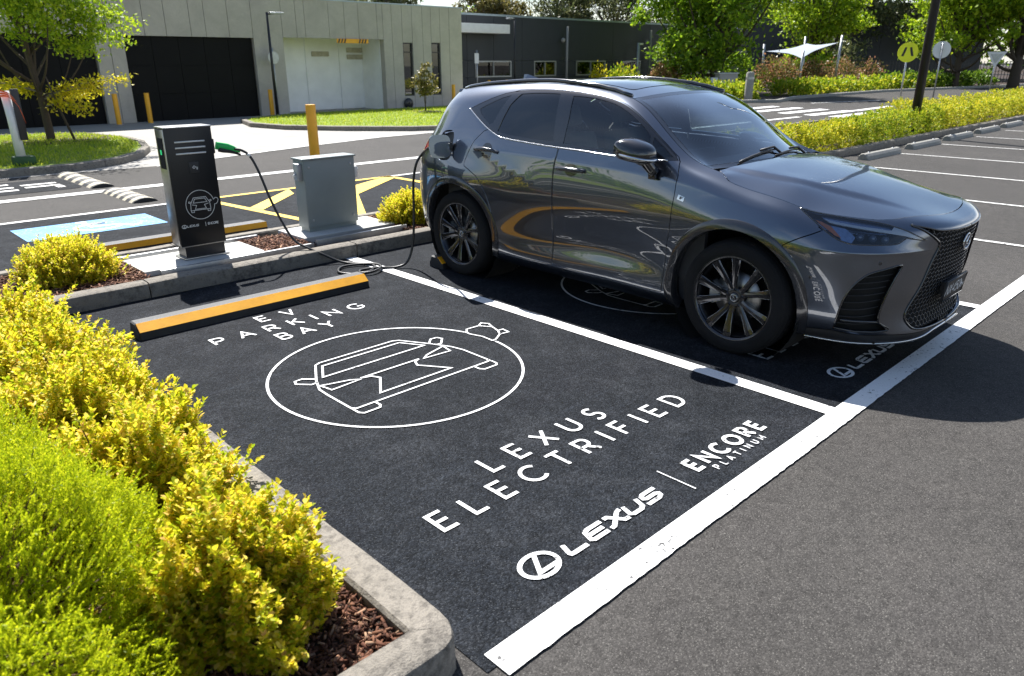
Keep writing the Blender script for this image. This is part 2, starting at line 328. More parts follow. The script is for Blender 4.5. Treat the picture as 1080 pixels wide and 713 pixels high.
# ---------------------------------------------------------------- stroke lettering
def glyphs(txt, h, adv, weight, slant=0.0, w=None, font=None):
    """stroke lettering -> list of polylines (x right, y up), total width"""
    f = font or FONT; x = 0; out = []
    for c in txt:
        if c == ' ': x += adv*.7; continue
        gw, strokes = f[c]
        for s in strokes: out.append([((x+px*(w or h)+slant*py*h), py*h) for px, py in s])
        x += gw*(w or h)+adv
    return out, x-adv
def arc(cx, cy, rx, ry, a0, a1, n=10): return [(cx+rx*math.cos(math.radians(a0+(a1-a0)*i/n)), cy+ry*math.sin(math.radians(a0+(a1-a0)*i/n))) for i in range(n+1)]
FONT = {
 'A': (.78, [[(0, 0), (.39, 1), (.78, 0)], [(.13, .32), (.65, .32)]]), 'B': (.60, [[(0, 0), (0, 1), (.33, 1)]+arc(.33, .755, .22, .245, 90, -90, 8)[1:]+[(0, .51)], [(.33, .51)]+arc(.35, .255, .25, .255, 90, -90, 8)[1:]+[(0, 0)]]),
 'C': (.80, [arc(.48, .5, .48, .5, 48, 312, 18)]), 'D': (.74, [[(0, 0), (0, 1), (.28, 1)]+arc(.28, .5, .46, .5, 90, -90, 14)+[(0, 0)]]),
 'E': (.56, [[(.56, 1), (0, 1), (0, 0), (.56, 0)], [(0, .51), (.50, .51)]]), 'F': (.54, [[(.54, 1), (0, 1), (0, 0)], [(0, .51), (.48, .51)]]),
 'G': (.84, [arc(.48, .5, .48, .5, 48, 330, 18)+[(.90, .46), (.55, .46)]]), 'I': (.02, [[(.01, 0), (.01, 1)]]), 'K': (.66, [[(0, 0), (0, 1)], [(.62, 1), (0, .42)], [(.22, .62), (.66, 0)]]),
 'L': (.52, [[(0, 1), (0, 0), (.52, 0)]]), 'M': (.86, [[(0, 0), (0, 1), (.43, .3), (.86, 1), (.86, 0)]]), 'N': (.74, [[(0, 0), (0, 1), (.74, 0), (.74, 1)]]), 'O': (.98, [arc(.49, .5, .49, .5, 0, 360, 28)]),
 'P': (.60, [[(0, 0), (0, 1), (.35, 1)]+arc(.35, .72, .25, .28, 90, -90, 8)[1:]+[(0, .44)]]), 'R': (.64, [[(0, 0), (0, 1), (.35, 1)]+arc(.35, .73, .25, .27, 90, -90, 8)[1:]+[(0, .46)], [(.30, .46), (.64, 0)]]),
 'S': (.60, [arc(.30, .745, .255, .255, 40, 250, 10)+arc(.30, .26, .285, .26, 75, -140, 10)]), 'T': (.68, [[(0, 1), (.68, 1)], [(.34, 1), (.34, 0)]]), 'U': (.68, [[(0, 1), (0, .34)]+arc(.34, .34, .34, .34, 180, 360, 12)+[(.68, 1)]]),
 'V': (.74, [[(0, 1), (.37, 0), (.74, 1)]]), 'X': (.70, [[(0, 0), (.70, 1)], [(0, 1), (.70, 0)]]), 'Y': (.72, [[(0, 1), (.36, .48), (.72, 1)], [(.36, .48), (.36, 0)]]),
 '4': (.62, [[(.50, 0), (.50, 1), (0, .3), (.62, .3)]]), '5': (.60, [[(.52, 1), (.08, 1), (.04, .56)]+arc(.28, .33, .30, .33, 120, -130, 10)]), '0': (.62, [arc(.31, .5, .31, .5, 0, 360, 20)]),
 'h': (.5, [[(0, 1), (0, 0)], [(0, .42)]+arc(.25, .40, .25, .22, 170, 0, 8)+[(.5, 0)]]), '+': (.4, [[(0, .4), (.4, .4)], [(.2, .2), (.2, .6)]]),
 'a': (.5, [arc(.25, .3, .25, .3, 0, 360, 14), [(.5, .6), (.5, 0)]]),
}
def strokes_mesh(strokes, wd, z0=0, thick=0.0, z=None):
    """flat ribbons with mitred joints from polylines (x, y)"""
    V = []; F = []
    for li, s in enumerate(strokes):
        P = [np.array(p, float) for p in s]
        Q = [P[0]]
        for p in P[1:]:
            if np.linalg.norm(p-Q[-1]) > 1e-6: Q.append(p)
        closed = len(Q) > 3 and np.linalg.norm(Q[0]-Q[-1]) < 1e-4
        if closed: Q = Q[:-1]
        n = len(Q)
        if n < 2: continue
        b = len(V); zz = z0+.0004*(li % 3)
        for i in range(n):
            a = Q[i]-Q[i-1] if (i > 0 or closed) else Q[1]-Q[0]; c = Q[(i+1) % n]-Q[i] if (i < n-1 or closed) else Q[-1]-Q[-2]
            a = a/np.linalg.norm(a); c = c/np.linalg.norm(c); t = a+c; L_ = np.linalg.norm(t)
            t = t/L_ if L_ > 1e-3 else a; nn = np.array([-t[1], t[0]]); k = 1/max(.45, abs(nn @ np.array([-a[1], a[0]])))
            V += [(*(Q[i]+nn*wd/2*k), zz), (*(Q[i]-nn*wd/2*k), zz)]
        for i in range(n if closed else n-1):
            j = (i+1) % n; F.append((b+2*i, b+2*i+1, b+2*j+1, b+2*j))
    return V, F
# ================================================================ SETTING: ground, kerbs, markings
def sheet(name, pts, z, mat, kind='structure'):
    n = len(pts); r = delaunay_2d_cdt([Vector(p[:2]) for p in pts], [(i, (i+1) % n) for i in range(n)], [], 0, 1e-7)
    xy = np.array([(q.x, q.y) for q in r[0]]); T = np.array([f for f in r[2] if len(f) == 3], int); T = T[in_poly(xy[T].mean(1), pts)]
    cr = np.cross(xy[T[:, 1]]-xy[T[:, 0]], xy[T[:, 2]]-xy[T[:, 0]]); T[cr < 0] = T[cr < 0][:, ::-1]
    return tag(np_mesh(name, np.concatenate([xy, np.full((len(xy), 1), z)], 1), T, M[mat]), kind=kind)
def slab(name, pts, z0, z1, mat):
    m = MB(); m.prism(pts, z0, z1); return tag(m.build(name, M[mat]), kind='structure')
def rect(x0, x1, y0, y1): return [(x0, y0), (x1, y0), (x1, y1), (x0, y1)]
def grown(pts, d):
    """polygon offset inwards by d"""
    L_ = [Vector(p[:2]) for p in pts]; n = len(L_); ar = sum(L_[i].x*L_[(i+1) % n].y-L_[(i+1) % n].x*L_[i].y for i in range(n)); s = 1 if ar > 0 else -1; out = []
    for i in range(n):
        a = (L_[i]-L_[i-1]).normalized(); c = (L_[(i+1) % n]-L_[i]).normalized(); na = Vector((-a.y, a.x))*s; nc = Vector((-c.y, c.x))*s
        b = (na+nc); b = b.normalized(); k = d/max(.4, b.dot(na)); out.append(tuple(L_[i]+b*k))
    return out
def fillet(pts, r, n=6):
    out = []
    for i, p in enumerate(pts):
        p = Vector(p); a = Vector(pts[i-1]); c = Vector(pts[(i+1) % len(pts)]); da = (a-p); dc = (c-p); rr = min(r if not hasattr(r, '__len__') else r[i], da.length*.45, dc.length*.45)
        if rr < 1e-3: out.append(tuple(p)); continue
        s, e = p+da.normalized()*rr, p+dc.normalized()*rr
        for k in range(n+1):
            t = k/n; q = s*(1-t)**2+p*2*t*(1-t)+e*t*t; out.append(tuple(q))
    return out
def kerb(name, loop, w=.15, h=.13, joint=1.9, mat='kerb', z0=-.02, rnd=random.Random(3)):
    """cast kerb round a closed island: rounded top edge, joints between the lengths, slight unevenness"""
    P = [Vector(p) for p in resample(loop, .22, True)]; P = P[-2:]+P[:-2]; n = len(P); inn = [Vector(p) for p in grown([tuple(p) for p in P], w)]; dirs = [(inn[i]-P[i])/w for i in range(n)]
    m = MB(); prof = [(0, z0), (.004, h-.030), (.012, h-.010), (.030, h), (w-.012, h+.002), (w, h-.012), (w, z0)]
    run = 0; start = 0; segs = []
    for i in range(n):
        run += (P[(i+1) % n]-P[i]).length
        if run > joint or i == n-1: segs.append((start, i+1)); start = i+1; run = 0
    for a, b in segs:
        V = []; idx = list(range(a, b+1)); k = len(prof)
        for j, i in enumerate(idx):
            i = i % n; t = Vector((0, 0)); sh = 0
            if j == 0: sh = .005
            if j == len(idx)-1: sh = -.005
            t = (P[(i+1) % n]-P[i-1]).normalized()*sh
            wob = rnd.uniform(-.004, .004); wz = rnd.uniform(-.003, .003)
            for d, z in prof: q = P[i]+dirs[i]*d+t; V.append((q.x+wob*dirs[i].x, q.y+wob*dirs[i].y, z+(wz if z > 0 else 0)))
        F = [(j*k+c, j*k+c+1, (j+1)*k+c+1, (j+1)*k+c) for j in range(len(idx)-1) for c in range(k-1)]
        F += [tuple(range(k)), tuple((len(idx)-1)*k+c for c in range(k-1, -1, -1))]
        m.add(V, F, True)
    return tag(m.build(name, M[mat], auto=35, recalc=True), kind='structure')
# base sheet to the horizon, then thin sheets above it
sheet('ground', rect(-400, 900, -300, 900), 0, 'asphalt')
sheet('sealed_bay', rect(-2.53, 2.66, -.06, 4.80), .004, 'seal')
sheet('sealed_bay', rect(-9, 5.2, 5.9, 9.10), .004, 'seal')
APRON = [(-60, 13.4), (-3, 13.4), (-.1, 13.36), (1.3, 13.25), (2.93, 13.82), (5.2, 14.5), (7.5, 15.05), (10.2, 15.2), (27, 15.5), (27, 30.2), (-60, 30.2)]
sheet('driveway', APRON, .004, 'apron')
# islands
PL = fillet([(-2.53, 0), (-2.53, 4.77), (2.90, 4.77), (2.90, 6.08), (-10, 6.08), (-10, 0)], [.156, .06, .35, .35, .1, .1], 5)
kerb('kerb', PL); 
MED = fillet([(5.3, 4.86), (70, 5.3), (70, 9.2), (5.3, 8.9)], [.6, .3, .3, .8], 6)
kerb('kerb', MED, .16, .13, 3.0)
for nm, pl_ in (('mulch_bed', PL), ('mulch_bed', MED)): sheet(nm, grown(pl_, .13), .085, 'mulch_base')
GR1 = [(-40, 13.5), (-3, 13.5), (-1.0, 13.50), (.1, 13.55), (.95, 14.0), (1.6, 14.75), (2.15, 15.9), (2.5, 17.2), (2.6, 18.6), (2.3, 20.2), (1.5, 21.1), (0, 21.5), (-40, 21.5)]
GR2 = [(6.65, 20.5), (6.9, 18.9), (7.9, 17.3), (9.2, 15.9), (10.2, 15.42), (11.5, 15.35), (26, 15.7), (26, 23.4), (12, 23.6), (9.2, 23.5), (7.2, 22.3)]
for g in (GR1, GR2): kerb('kerb', g, .16, .13, 2.4)
m_, t_, b_, o_ = new_mat('lawn'); v_ = coords(t_, 'World'); a_ = noise(t_, v_, 1.3, 5, .6); f_ = noise(t_, v_, 45, 4, .7)
t_.links.new(mixc(t_, f_, ramp(t_, a_, [(.3, (.20, .29, .02)), (.7, (.32, .38, .04))]), (.14, .21, .02)), b_.inputs['Base Color']); setp(b_, rough=.9); bump(t_, b_, f_, .8, .04); M['lawn'] = m_
for g in (GR1, GR2): sheet('lawn', grown(g, .14), .115, 'lawn')
# mulch ring round the kerbside tree
sheet('mulch_ring', [(1.15+1.15*math.cos(a), 18.9+1.3*math.sin(a)) for a in np.linspace(0, 2*math.pi, 20, endpoint=False)], .122, 'mulch_base')
VERGE = [(30.5, 16.0), (34.5, 17.1), (47, 17.4), (60, 15.4), (120, 9.0), (300, 9), (300, 200), (27.2, 200), (27.2, 21), (28.5, 17.5)]
sheet('far_verge', VERGE, .02, 'mulch_base')
kerb('kerb', [(30.5, 16.0), (34.5, 17.1), (47, 17.4), (60, 15.4), (120, 9.0), (120, 40), (27.2, 40), (27.2, 21), (28.5, 17.5)], .18, .14, 1.1, 'stopcon')
# ---- painted markings
def flat(name, polys, mat, z=.008):
    m = MB()
    for p in polys: m.poly([(q[0], q[1], z) for q in p])
    o = m.build(name, M[mat]); b = bmesh.new(); b.from_mesh(o.data)
    for f in b.faces:
        f.normal_update()
        if f.normal.z < 0: f.normal_flip()
    b.to_mesh(o.data); b.free(); return tag(o, kind='structure')
rj = random.Random(5)
def rough_edge(x0, x1, y0, y1, step=.03, a=.0022):
    up_ = [(x, y1) for x in np.arange(x1, x0, -.5)]+[(x0, y1)]; lo = [(x, y0+rj.uniform(-a, a)+.0012*math.sin(x*3.1)) for x in np.arange(x0, x1, step)]+[(x1, y0)]
    return lo+up_
def line_strip(x0, x1, y0, y1):
    out = []; x = x0
    while x < x1-1e-6: e = min(x+2, x1); out.append(rough_edge(x, e, y0, y1)); x = e
    return out
flat('bay_front_line', line_strip(-2.49, 60, -.118, 0.0), 'line', .0085)
flat('bay_side_line', [rect(-.002, .106, 0.001, 4.755)], 'line', .009)
flat('bay_side_line', [rect(2.62, 2.72, 0.001, 4.755)], 'line', .009)
flat('parking_line', [rect(x-.04, x+.04, 0.0, 4.30) for x in [5.25+2.579*k for k in range(22)]], 'line_old', .008)
flat('road_edge_line', [rect(-40, .62, 9.02, 9.115), rect(3.4, 5.2, 9.02, 9.115)], 'line_old', .009)
flat('road_centre_line', [rect(-40, 22, 10.72, 10.97)], 'line_old', .008)
flat('kerbside_line', [[(1.3, 13.16), (2.93, 13.72), (5.2, 14.4), (7.5, 14.96), (10.2, 15.1), (22, 15.32), (22, 15.40), (10.2, 15.19), (7.5, 15.04), (5.2, 14.49), (2.93, 13.81), (1.3, 13.24)]], 'line_old', .010)
flat('road_lettering', [rect(-3.2, -1.22, y, y+.13) for y in (12.47, 12.10, 11.78)]+[rect(-1.10, -.61, y, y+.13) for y in (12.23, 11.95)]+[rect(-.72, -.61, 11.7, 12.0)], 'line_old', .010)
sheet('dark_patch', fillet(rect(-4, -.42, 11.45, 12.85), .2), .005, 'seal')
flat('zebra_crossing', [[(22.6+.6*k*.5, y), (26.2+.6*k*.5, y), (26.4+.6*k*.5, y+.5), (22.8+.6*k*.5, y+.5)] for k, y in enumerate((9.7, 10.75, 11.9, 13.1, 14.3))], 'line', .008)
flat('give_way_line', [[(26.6, 10.7), (31.0, 10.95), (31.0, 11.3), (26.6, 11.05)], [(31, 14.6), (36, 13.4), (36.1, 13.55), (31.1, 14.75)]], 'line_old', .0085)
# accessible bay: blue panel with a white wheelchair figure
flat('accessible_bay_panel', [rect(-2.02, -.545, 7.78, 8.56)], 'blue_paint', .0085)
wc = [arc(-1.22, 8.10, .24, .20, 60, 330, 16), [(-1.30, 8.42), (-1.28, 8.12), (-1.02, 8.10), (-.90, 7.90), (-.80, 7.94)], arc(-1.31, 8.46, .035, .035, 0, 360, 10), [(-1.29, 8.28), (-1.08, 8.28)]]
V, F = strokes_mesh(wc, .055, .0115); tag(MB().add(V, F).build('accessible_symbol_marking', M['line']), kind='structure')
flat('yellow_hatch_marking', [[(.38, 9.02), (3.62, 9.02), (3.62, 9.13), (.38, 9.13)], [(.36, 9.015), (.47, 9.015), (.79, 6.285), (.68, 6.285)]], 'yellow_paint', .009)
flat('yellow_hatch_marking', [[(.62, 7.70), (.58, 7.98), (1.70, 9.02), (1.56, 8.60)], [(2.20, 7.9), (2.36, 8.5), (3.42, 9.04), (3.62, 8.92)], [(2.20, 7.9), (2.36, 8.5), (1.2, 6.5), (1.32, 6.35)]], 'yellow_paint', .0115)
flat('yellow_hatch_marking', [[(3.50, 8.9), (3.62, 8.9), (3.62, 6.2), (3.50, 6.2)], [(.80, 6.16), (3.5, 6.16), (3.5, 6.28), (.80, 6.28)]], 'yellow_paint', .0105)
# ---- bay graphics (the same set in both bays)
def text_line(txt, x0, y0, h, gap, wd): 
    st, w = glyphs(txt, h, gap, wd); return [[(x0+a, y0+b) for a, b in s] for s in st], w
def spread_text(txt, x0, x1, y0, h):
    base = sum(FONT[c][0]*h for c in txt if c != ' '); n = len(txt)-1; return text_line(txt, x0, y0, h, (x1-x0-base)/n, 0)[0]
def logo_word(x0, y0, w, h):
    """bold wide slanted capitals L E X U S with joined feet"""
    s = .32*h; L_ = []
    def T(pts, ox): return [(x0+ox+px+s*py, y0+py*h) for px, py in pts]
    u = w/5.0
    L_.append(T([(0, 1), (0, .18), (.05*u, .04), (.16*u, 0), (.80*u, 0)], 0))
    L_.append(T([(.86*u, 1), (.18*u, 1), (.03*u, .85), (.03*u, .15), (.16*u, 0), (.86*u, 0)], u)); L_.append(T([(.03*u, .5), (.78*u, .5)], u))
    L_.append(T([(.02*u, 1), (.20*u, .98), (.72*u, .03), (.95*u, 0)], 2*u)); L_.append(T([(.88*u, 1), (.72*u, .97), (.16*u, .03), (0, 0)], 2*u))
    L_.append(T([(.06*u, 1), (.06*u, .18), (.20*u, 0), (.62*u, 0), (.76*u, .18), (.76*u, 1)], 3*u))
    L_.append(T([(.84*u, 1), (.16*u, 1), (.04*u, .85), (.04*u, .65), (.16*u, .5), (.68*u, .5), (.80*u, .36), (.80*u, .14), (.68*u, 0), (0, 0)], 4*u)); return L_
def roundel(cx, cy, rx, ry): return [arc(cx, cy, rx, ry, 0, 360, 40), [(cx+.34*rx, cy+.93*ry), (cx-.38*rx, cy-.52*ry), (cx+.82*rx, cy-.52*ry)]]
def bay_graphics(dx):
    sets = []
    sets.append((spread_text('LEXUS', -1.69+dx, -.86+dx, .815, .128)+spread_text('ELECTRIFIED', -2.15+dx, -.40+dx, .612, .128), .0195))
    sets.append((spread_text('EV', -1.46+dx, -1.17+dx, 3.57, .125)+spread_text('PARKING', -1.90+dx, -.72+dx, 3.335, .125)+spread_text('BAY', -1.53+dx, -1.10+dx, 3.115, .125), .018))
    cx, cy, R = -1.285+dx, 2.125, .775
    C_ = lambda pts: [(cx+a, b) for a, b in pts]
    icon = [arc(cx, cy, R, R, 15.5, 356, 90)]
    sets.append((icon, .0165))
    car = [C_([(-.505, 2.20), (-.45, 2.33), (-.33, 2.545), (-.29, 2.565), (.27, 2.565), (.31, 2.545), (.43, 2.33), (.49, 2.20), (.51, 2.10), (.51, 1.86), (.49, 1.835), (-.49, 1.835), (-.51, 1.86), (-.51, 2.10), (-.505, 2.20)]),
           C_([(-.395, 2.345), (-.305, 2.505), (.285, 2.505), (.375, 2.345), (-.395, 2.345)]), C_([(-.24, 2.175), (.20, 2.175)]),
           C_([(-.24, 2.175), (-.175, 2.155), (-.15, 2.10), (-.275, 1.915), (.255, 1.915), (.13, 2.10), (.155, 2.155), (.20, 2.175)]),
           C_([(-.475, 2.245), (-.455, 2.145), (-.25, 2.16), (-.30, 2.195), (-.475, 2.245)]), C_([(.455, 2.245), (.435, 2.145), (.23, 2.16), (.28, 2.195), (.455, 2.245)]),
           C_([(-.455, 2.30), (-.50, 2.295), (-.565, 2.365), (-.55, 2.405), (-.50, 2.41), (-.44, 2.35)]), C_([(.435, 2.30), (.48, 2.295), (.545, 2.365), (.53, 2.405), (.48, 2.41), (.42, 2.35)]),
           C_([(-.51, 1.86), (-.51, 1.78), (-.49, 1.755), (-.39, 1.755), (-.37, 1.78), (-.37, 1.835)]), C_([(.51, 1.86), (.51, 1.78), (.49, 1.755), (.39, 1.755), (.37, 1.78), (.37, 1.835)]),
           C_([(.745, 2.335), (.79, 2.39), (.90, 2.385), (.955, 2.30), (.93, 2.215), (.89, 2.15), (.80, 2.095), (.765, 2.09)]), C_([(.745, 2.335), (.74, 2.30), (.77, 2.20), (.765, 2.09)]), C_([(.90, 2.385), (.955, 2.42), (.985, 2.37), (.955, 2.30)]), C_([(.93, 2.215), (.975, 2.21), (.965, 2.14), (.89, 2.15)])]
    sets.append((car, .0135))
    sets.append((roundel(-2.035+dx, .190, .084, .066), .0195)); sets.append((logo_word(-1.905+dx, .147, .625, .064), .021))
    sets.append(([[(-1.15+dx, .075), (-1.15+dx, .285)]], .0075))
    sets.append((spread_text('ENCORE', -1.005+dx, -.375+dx, .155, .088), .0215)); sets.append((spread_text('PLATINUM', -.925+dx, -.485+dx, .092, .036), .0065))
    m = MB()
    for k, (st, wd) in enumerate(sets): V, F = strokes_mesh(st, wd, .0085+.0001*k); m.add(V, F)
    o = m.build('bay_graphic_marking', M['decal']); b = bmesh.new(); b.from_mesh(o.data)
    for f in b.faces:
        if f.normal.z < 0: f.normal_flip()
    b.to_mesh(o.data); b.free(); tag(o, kind='structure')
bay_graphics(0); bay_graphics(2.655)
# faint tyre / seal streaks left on the bays
import math
# ---------------------------------------------------------------- car body surface (numpy)
# car frame: x rearwards from the front axle, y towards the driver side, z up (metres)
def spline_matrix(t, q):
    """natural C2 cubic spline through knots t evaluated at q -> matrix (len(q), len(t))"""
    t = np.asarray(t, float); q = np.atleast_1d(np.asarray(q, float)); n = len(t); h = np.diff(t)
    A = np.zeros((n, n)); B = np.zeros((n, n)); A[0, 0] = A[-1, -1] = 1
    for i in range(1, n-1):
        A[i, i-1] = h[i-1]; A[i, i] = 2*(h[i-1]+h[i]); A[i, i+1] = h[i]
        B[i, i-1] = 6/h[i-1]; B[i, i+1] = 6/h[i]; B[i, i] = -6/h[i-1]-6/h[i]
    M = np.linalg.solve(A, B)
    k = np.clip(np.searchsorted(t, q, side='right')-1, 0, n-2); hk = h[k]
    a = (t[k+1]-q)/hk; b = (q-t[k])/hk
    R = np.zeros((len(q), n)); ii = np.arange(len(q))
    np.add.at(R, (ii, k), a); np.add.at(R, (ii, k+1), b)
    R += ((a**3-a)*hk**2/6)[:, None]*M[k] + ((b**3-b)*hk**2/6)[:, None]*M[k+1]
    return R

# rows bottom -> top; columns nose centre -> driver side -> tail centre
ROWS = 12
COLS = [
 # nose centre
 [(-.80,0,.20),(-.960,0,.205),(-.985,0,.25),(-.955,0,.36),(-.970,0,.50),(-.988,0,.64),(-1.003,0,.75),(-1.013,0,.82),(-1.018,0,.862),(-1.002,0,.893),(-.948,0,.917),(-.885,0,.935)],
 [(-.78,.25,.20),(-.950,.25,.205),(-.975,.25,.25),(-.945,.25,.36),(-.957,.25,.50),(-.972,.25,.64),(-.985,.25,.75),(-.995,.25,.82),(-.998,.25,.866),(-.98,.25,.900),(-.928,.25,.926),(-.862,.25,.946)],
 [(-.74,.43,.20),(-.905,.44,.205),(-.932,.44,.25),(-.908,.44,.36),(-.916,.44,.50),(-.928,.44,.64),(-.935,.44,.75),(-.937,.44,.82),(-.930,.44,.870),(-.905,.44,.908),(-.858,.44,.936),(-.795,.44,.958)],
 [(-.66,.56,.20),(-.800,.60,.205),(-.826,.60,.25),(-.828,.60,.36),(-.843,.60,.50),(-.856,.60,.64),(-.856,.60,.75),(-.848,.60,.82),(-.826,.595,.876),(-.788,.590,.915),(-.735,.585,.945),(-.680,.575,.968)],
 [(-.55,.62,.20),(-.660,.715,.21),(-.700,.735,.26),(-.722,.745,.36),(-.735,.752,.50),(-.742,.755,.64),(-.730,.752,.75),(-.700,.745,.82),(-.660,.732,.880),(-.610,.715,.924),(-.560,.693,.957),(-.510,.668,.984)],
 [(-.42,.65,.20),(-.480,.785,.22),(-.510,.812,.28),(-.530,.835,.38),(-.540,.848,.51),(-.540,.853,.64),(-.520,.850,.75),(-.490,.838,.83),(-.450,.815,.894),(-.410,.785,.940),(-.380,.750,.975),(-.355,.712,1.004)],
 [(-.28,.66,.20),(-.300,.815,.22),(-.310,.850,.28),(-.315,.880,.38),(-.318,.897,.51),(-.318,.905,.65),(-.310,.902,.77),(-.295,.886,.87),(-.275,.855,.938),(-.250,.815,.980),(-.225,.774,1.010),(-.200,.733,1.036)],
 [(0,.66,.20),(0,.830,.20),(0,.875,.28),(0,.908,.38),(0,.921,.51),(0,.927,.66),(0,.924,.80),(0,.906,.91),(0,.873,.985),(.01,.832,1.030),(.02,.788,1.056),(.04,.742,1.076)],
 [(.30,.66,.19),(.30,.825,.19),(.30,.872,.27),(.30,.884,.37),(.30,.898,.51),(.30,.912,.68),(.30,.917,.84),(.30,.906,.96),(.30,.879,1.045),(.295,.839,1.093),(.285,.792,1.116),(.275,.742,1.130)],
 [(.60,.66,.19),(.60,.815,.19),(.60,.868,.26),(.60,.866,.37),(.60,.878,.52),(.60,.899,.70),(.60,.910,.86),(.60,.904,1.00),(.60,.880,1.095),(.585,.845,1.160),(.55,.793,1.196),(.51,.732,1.206)],
 [(.92,.66,.19),(.92,.810,.19),(.92,.866,.26),(.92,.860,.37),(.92,.869,.52),(.92,.893,.70),(.92,.907,.86),(.92,.903,1.02),(.92,.882,1.135),(.90,.838,1.27),(.86,.762,1.392),(.80,.684,1.402)],
 [(1.28,.66,.19),(1.28,.810,.19),(1.28,.866,.26),(1.28,.859,.37),(1.28,.867,.52),(1.28,.892,.70),(1.28,.908,.86),(1.28,.905,1.03),(1.28,.884,1.155),(1.25,.812,1.36),(1.19,.705,1.532),(1.13,.625,1.565)],
 [(1.65,.66,.19),(1.65,.810,.19),(1.65,.866,.26),(1.65,.861,.37),(1.65,.871,.52),(1.65,.895,.70),(1.65,.912,.86),(1.65,.909,1.04),(1.65,.886,1.168),(1.65,.808,1.38),(1.65,.700,1.578),(1.65,.610,1.630)],
 [(2.00,.66,.19),(2.00,.815,.19),(2.00,.868,.26),(2.00,.869,.37),(2.00,.884,.52),(2.00,.906,.70),(2.00,.922,.86),(2.00,.917,1.04),(2.00,.889,1.185),(2.01,.807,1.385),(2.02,.700,1.575),(2.03,.605,1.637)],
 [(2.36,.66,.20),(2.36,.830,.20),(2.36,.872,.27),(2.36,.890,.38),(2.36,.908,.52),(2.36,.925,.70),(2.36,.934,.86),(2.36,.925,1.03),(2.36,.893,1.20),(2.375,.808,1.385),(2.395,.702,1.553),(2.42,.600,1.620)],
 [(2.69,.66,.22),(2.69,.845,.22),(2.69,.885,.28),(2.69,.910,.38),(2.69,.926,.52),(2.69,.937,.70),(2.69,.938,.86),(2.69,.923,1.03),(2.695,.886,1.20),(2.70,.805,1.375),(2.71,.702,1.528),(2.72,.592,1.600)],
 [(2.95,.66,.26),(2.95,.835,.26),(2.95,.872,.30),(2.95,.900,.39),(2.95,.918,.52),(2.95,.926,.70),(2.95,.926,.86),(2.95,.908,1.02),(2.95,.864,1.185),(2.945,.783,1.348),(2.94,.685,1.497),(2.935,.577,1.575)],
 [(3.13,.64,.30),(3.15,.795,.30),(3.16,.838,.33),(3.165,.868,.41),(3.17,.886,.53),(3.17,.894,.70),(3.17,.893,.86),(3.165,.872,1.00),(3.15,.815,1.15),(3.13,.735,1.300),(3.095,.640,1.450),(3.05,.545,1.553)],
 [(3.26,.55,.32),(3.32,.700,.31),(3.345,.745,.34),(3.360,.775,.42),(3.365,.792,.54),(3.365,.800,.70),(3.362,.796,.86),(3.350,.775,.99),(3.310,.720,1.125),(3.25,.64,1.270),(3.17,.555,1.420),(3.10,.475,1.540)],
 [(3.34,.40,.32),(3.44,.540,.31),(3.485,.575,.34),(3.505,.600,.42),(3.515,.610,.55),(3.520,.615,.70),(3.520,.612,.86),(3.490,.598,.98),(3.415,.56,1.115),(3.325,.50,1.265),(3.215,.435,1.41),(3.13,.375,1.537)],
 [(3.38,.20,.32),(3.51,.285,.31),(3.555,.30,.34),(3.58,.315,.42),(3.595,.32,.55),(3.60,.32,.70),(3.60,.32,.87),(3.56,.315,.99),(3.475,.30,1.12),(3.37,.265,1.265),(3.245,.23,1.41),(3.15,.20,1.540)],
 [(3.38,0,.32),(3.53,0,.31),(3.575,0,.34),(3.605,0,.42),(3.62,0,.55),(3.63,0,.70),(3.63,0,.88),(3.585,0,1.0),(3.49,0,1.125),(3.38,0,1.265),(3.255,0,1.41),(3.155,0,1.543)],
]
NET = np.array(COLS, float)
NET[9:16, 7, 1] -= .010; NET[9:16, 8, 1] -= .013; NET[9:16, 9, 1] -= .006; NET[8, 7, 1] -= .006; NET[8, 8, 1] -= .006
NET[9:14, 2, 1] += .014; NET[9:14, 3, 1] += .019; NET[9:14, 4, 1] += .009; NET[9:14, 5, 1] += .006; NET[9:14, 6, 1] -= .002; NET[8, 4:6, 1] += .004; NET[8, 2:4, 1] += .008; NET[14, 2:4, 1] += .006                       # (22, 12, 3)
def knots(d): return np.concatenate([[0], np.cumsum(d)])
UK = knots(np.linalg.norm(np.diff(NET, axis=0), axis=2)[:, 3:9].mean(1))
VK = knots(np.linalg.norm(np.diff(NET, axis=1), axis=2)[7:17].mean(0))
UM, VM = UK[-1], VK[-1]
def relief(u, v):
    """pressed-in character of the flanks: door scallop, creases, haunches (outward metres)"""
    g = lambda a, sa, b, sb: np.exp(-((u-a)/sa)**2-((v-b)/sb)**2)
    win = lambda a, b, s: 1/(1+np.exp(-(u-a)/s))*1/(1+np.exp((u-b)/s))
    d = -.009*g(2.60, .46, .56, .10)+.016*g(2.56, .50, .365, .075)+.006*g(3.42, .45, .36, .07)+.012*g(1.57, .45, .86, .12)+.016*g(4.26, .50, .88, .13)
    l1 = .415+.028*(u-2.2); d = d+.0*np.exp(-np.abs(v-l1)/.06)*win(2.25, 3.75, .06)
    l2 = 1.075-.012*(u-2.6); d = d+.0065*np.exp(-np.abs(v-l2)/.06)*win(1.5, 4.6, .12)
    l3 = .90+.30*(u-3.42); d = d+.007*np.exp(-np.abs(v-l3)/.05)*win(3.42, 4.05, .07)
    return d*np.clip(v/.25, 0, 1)
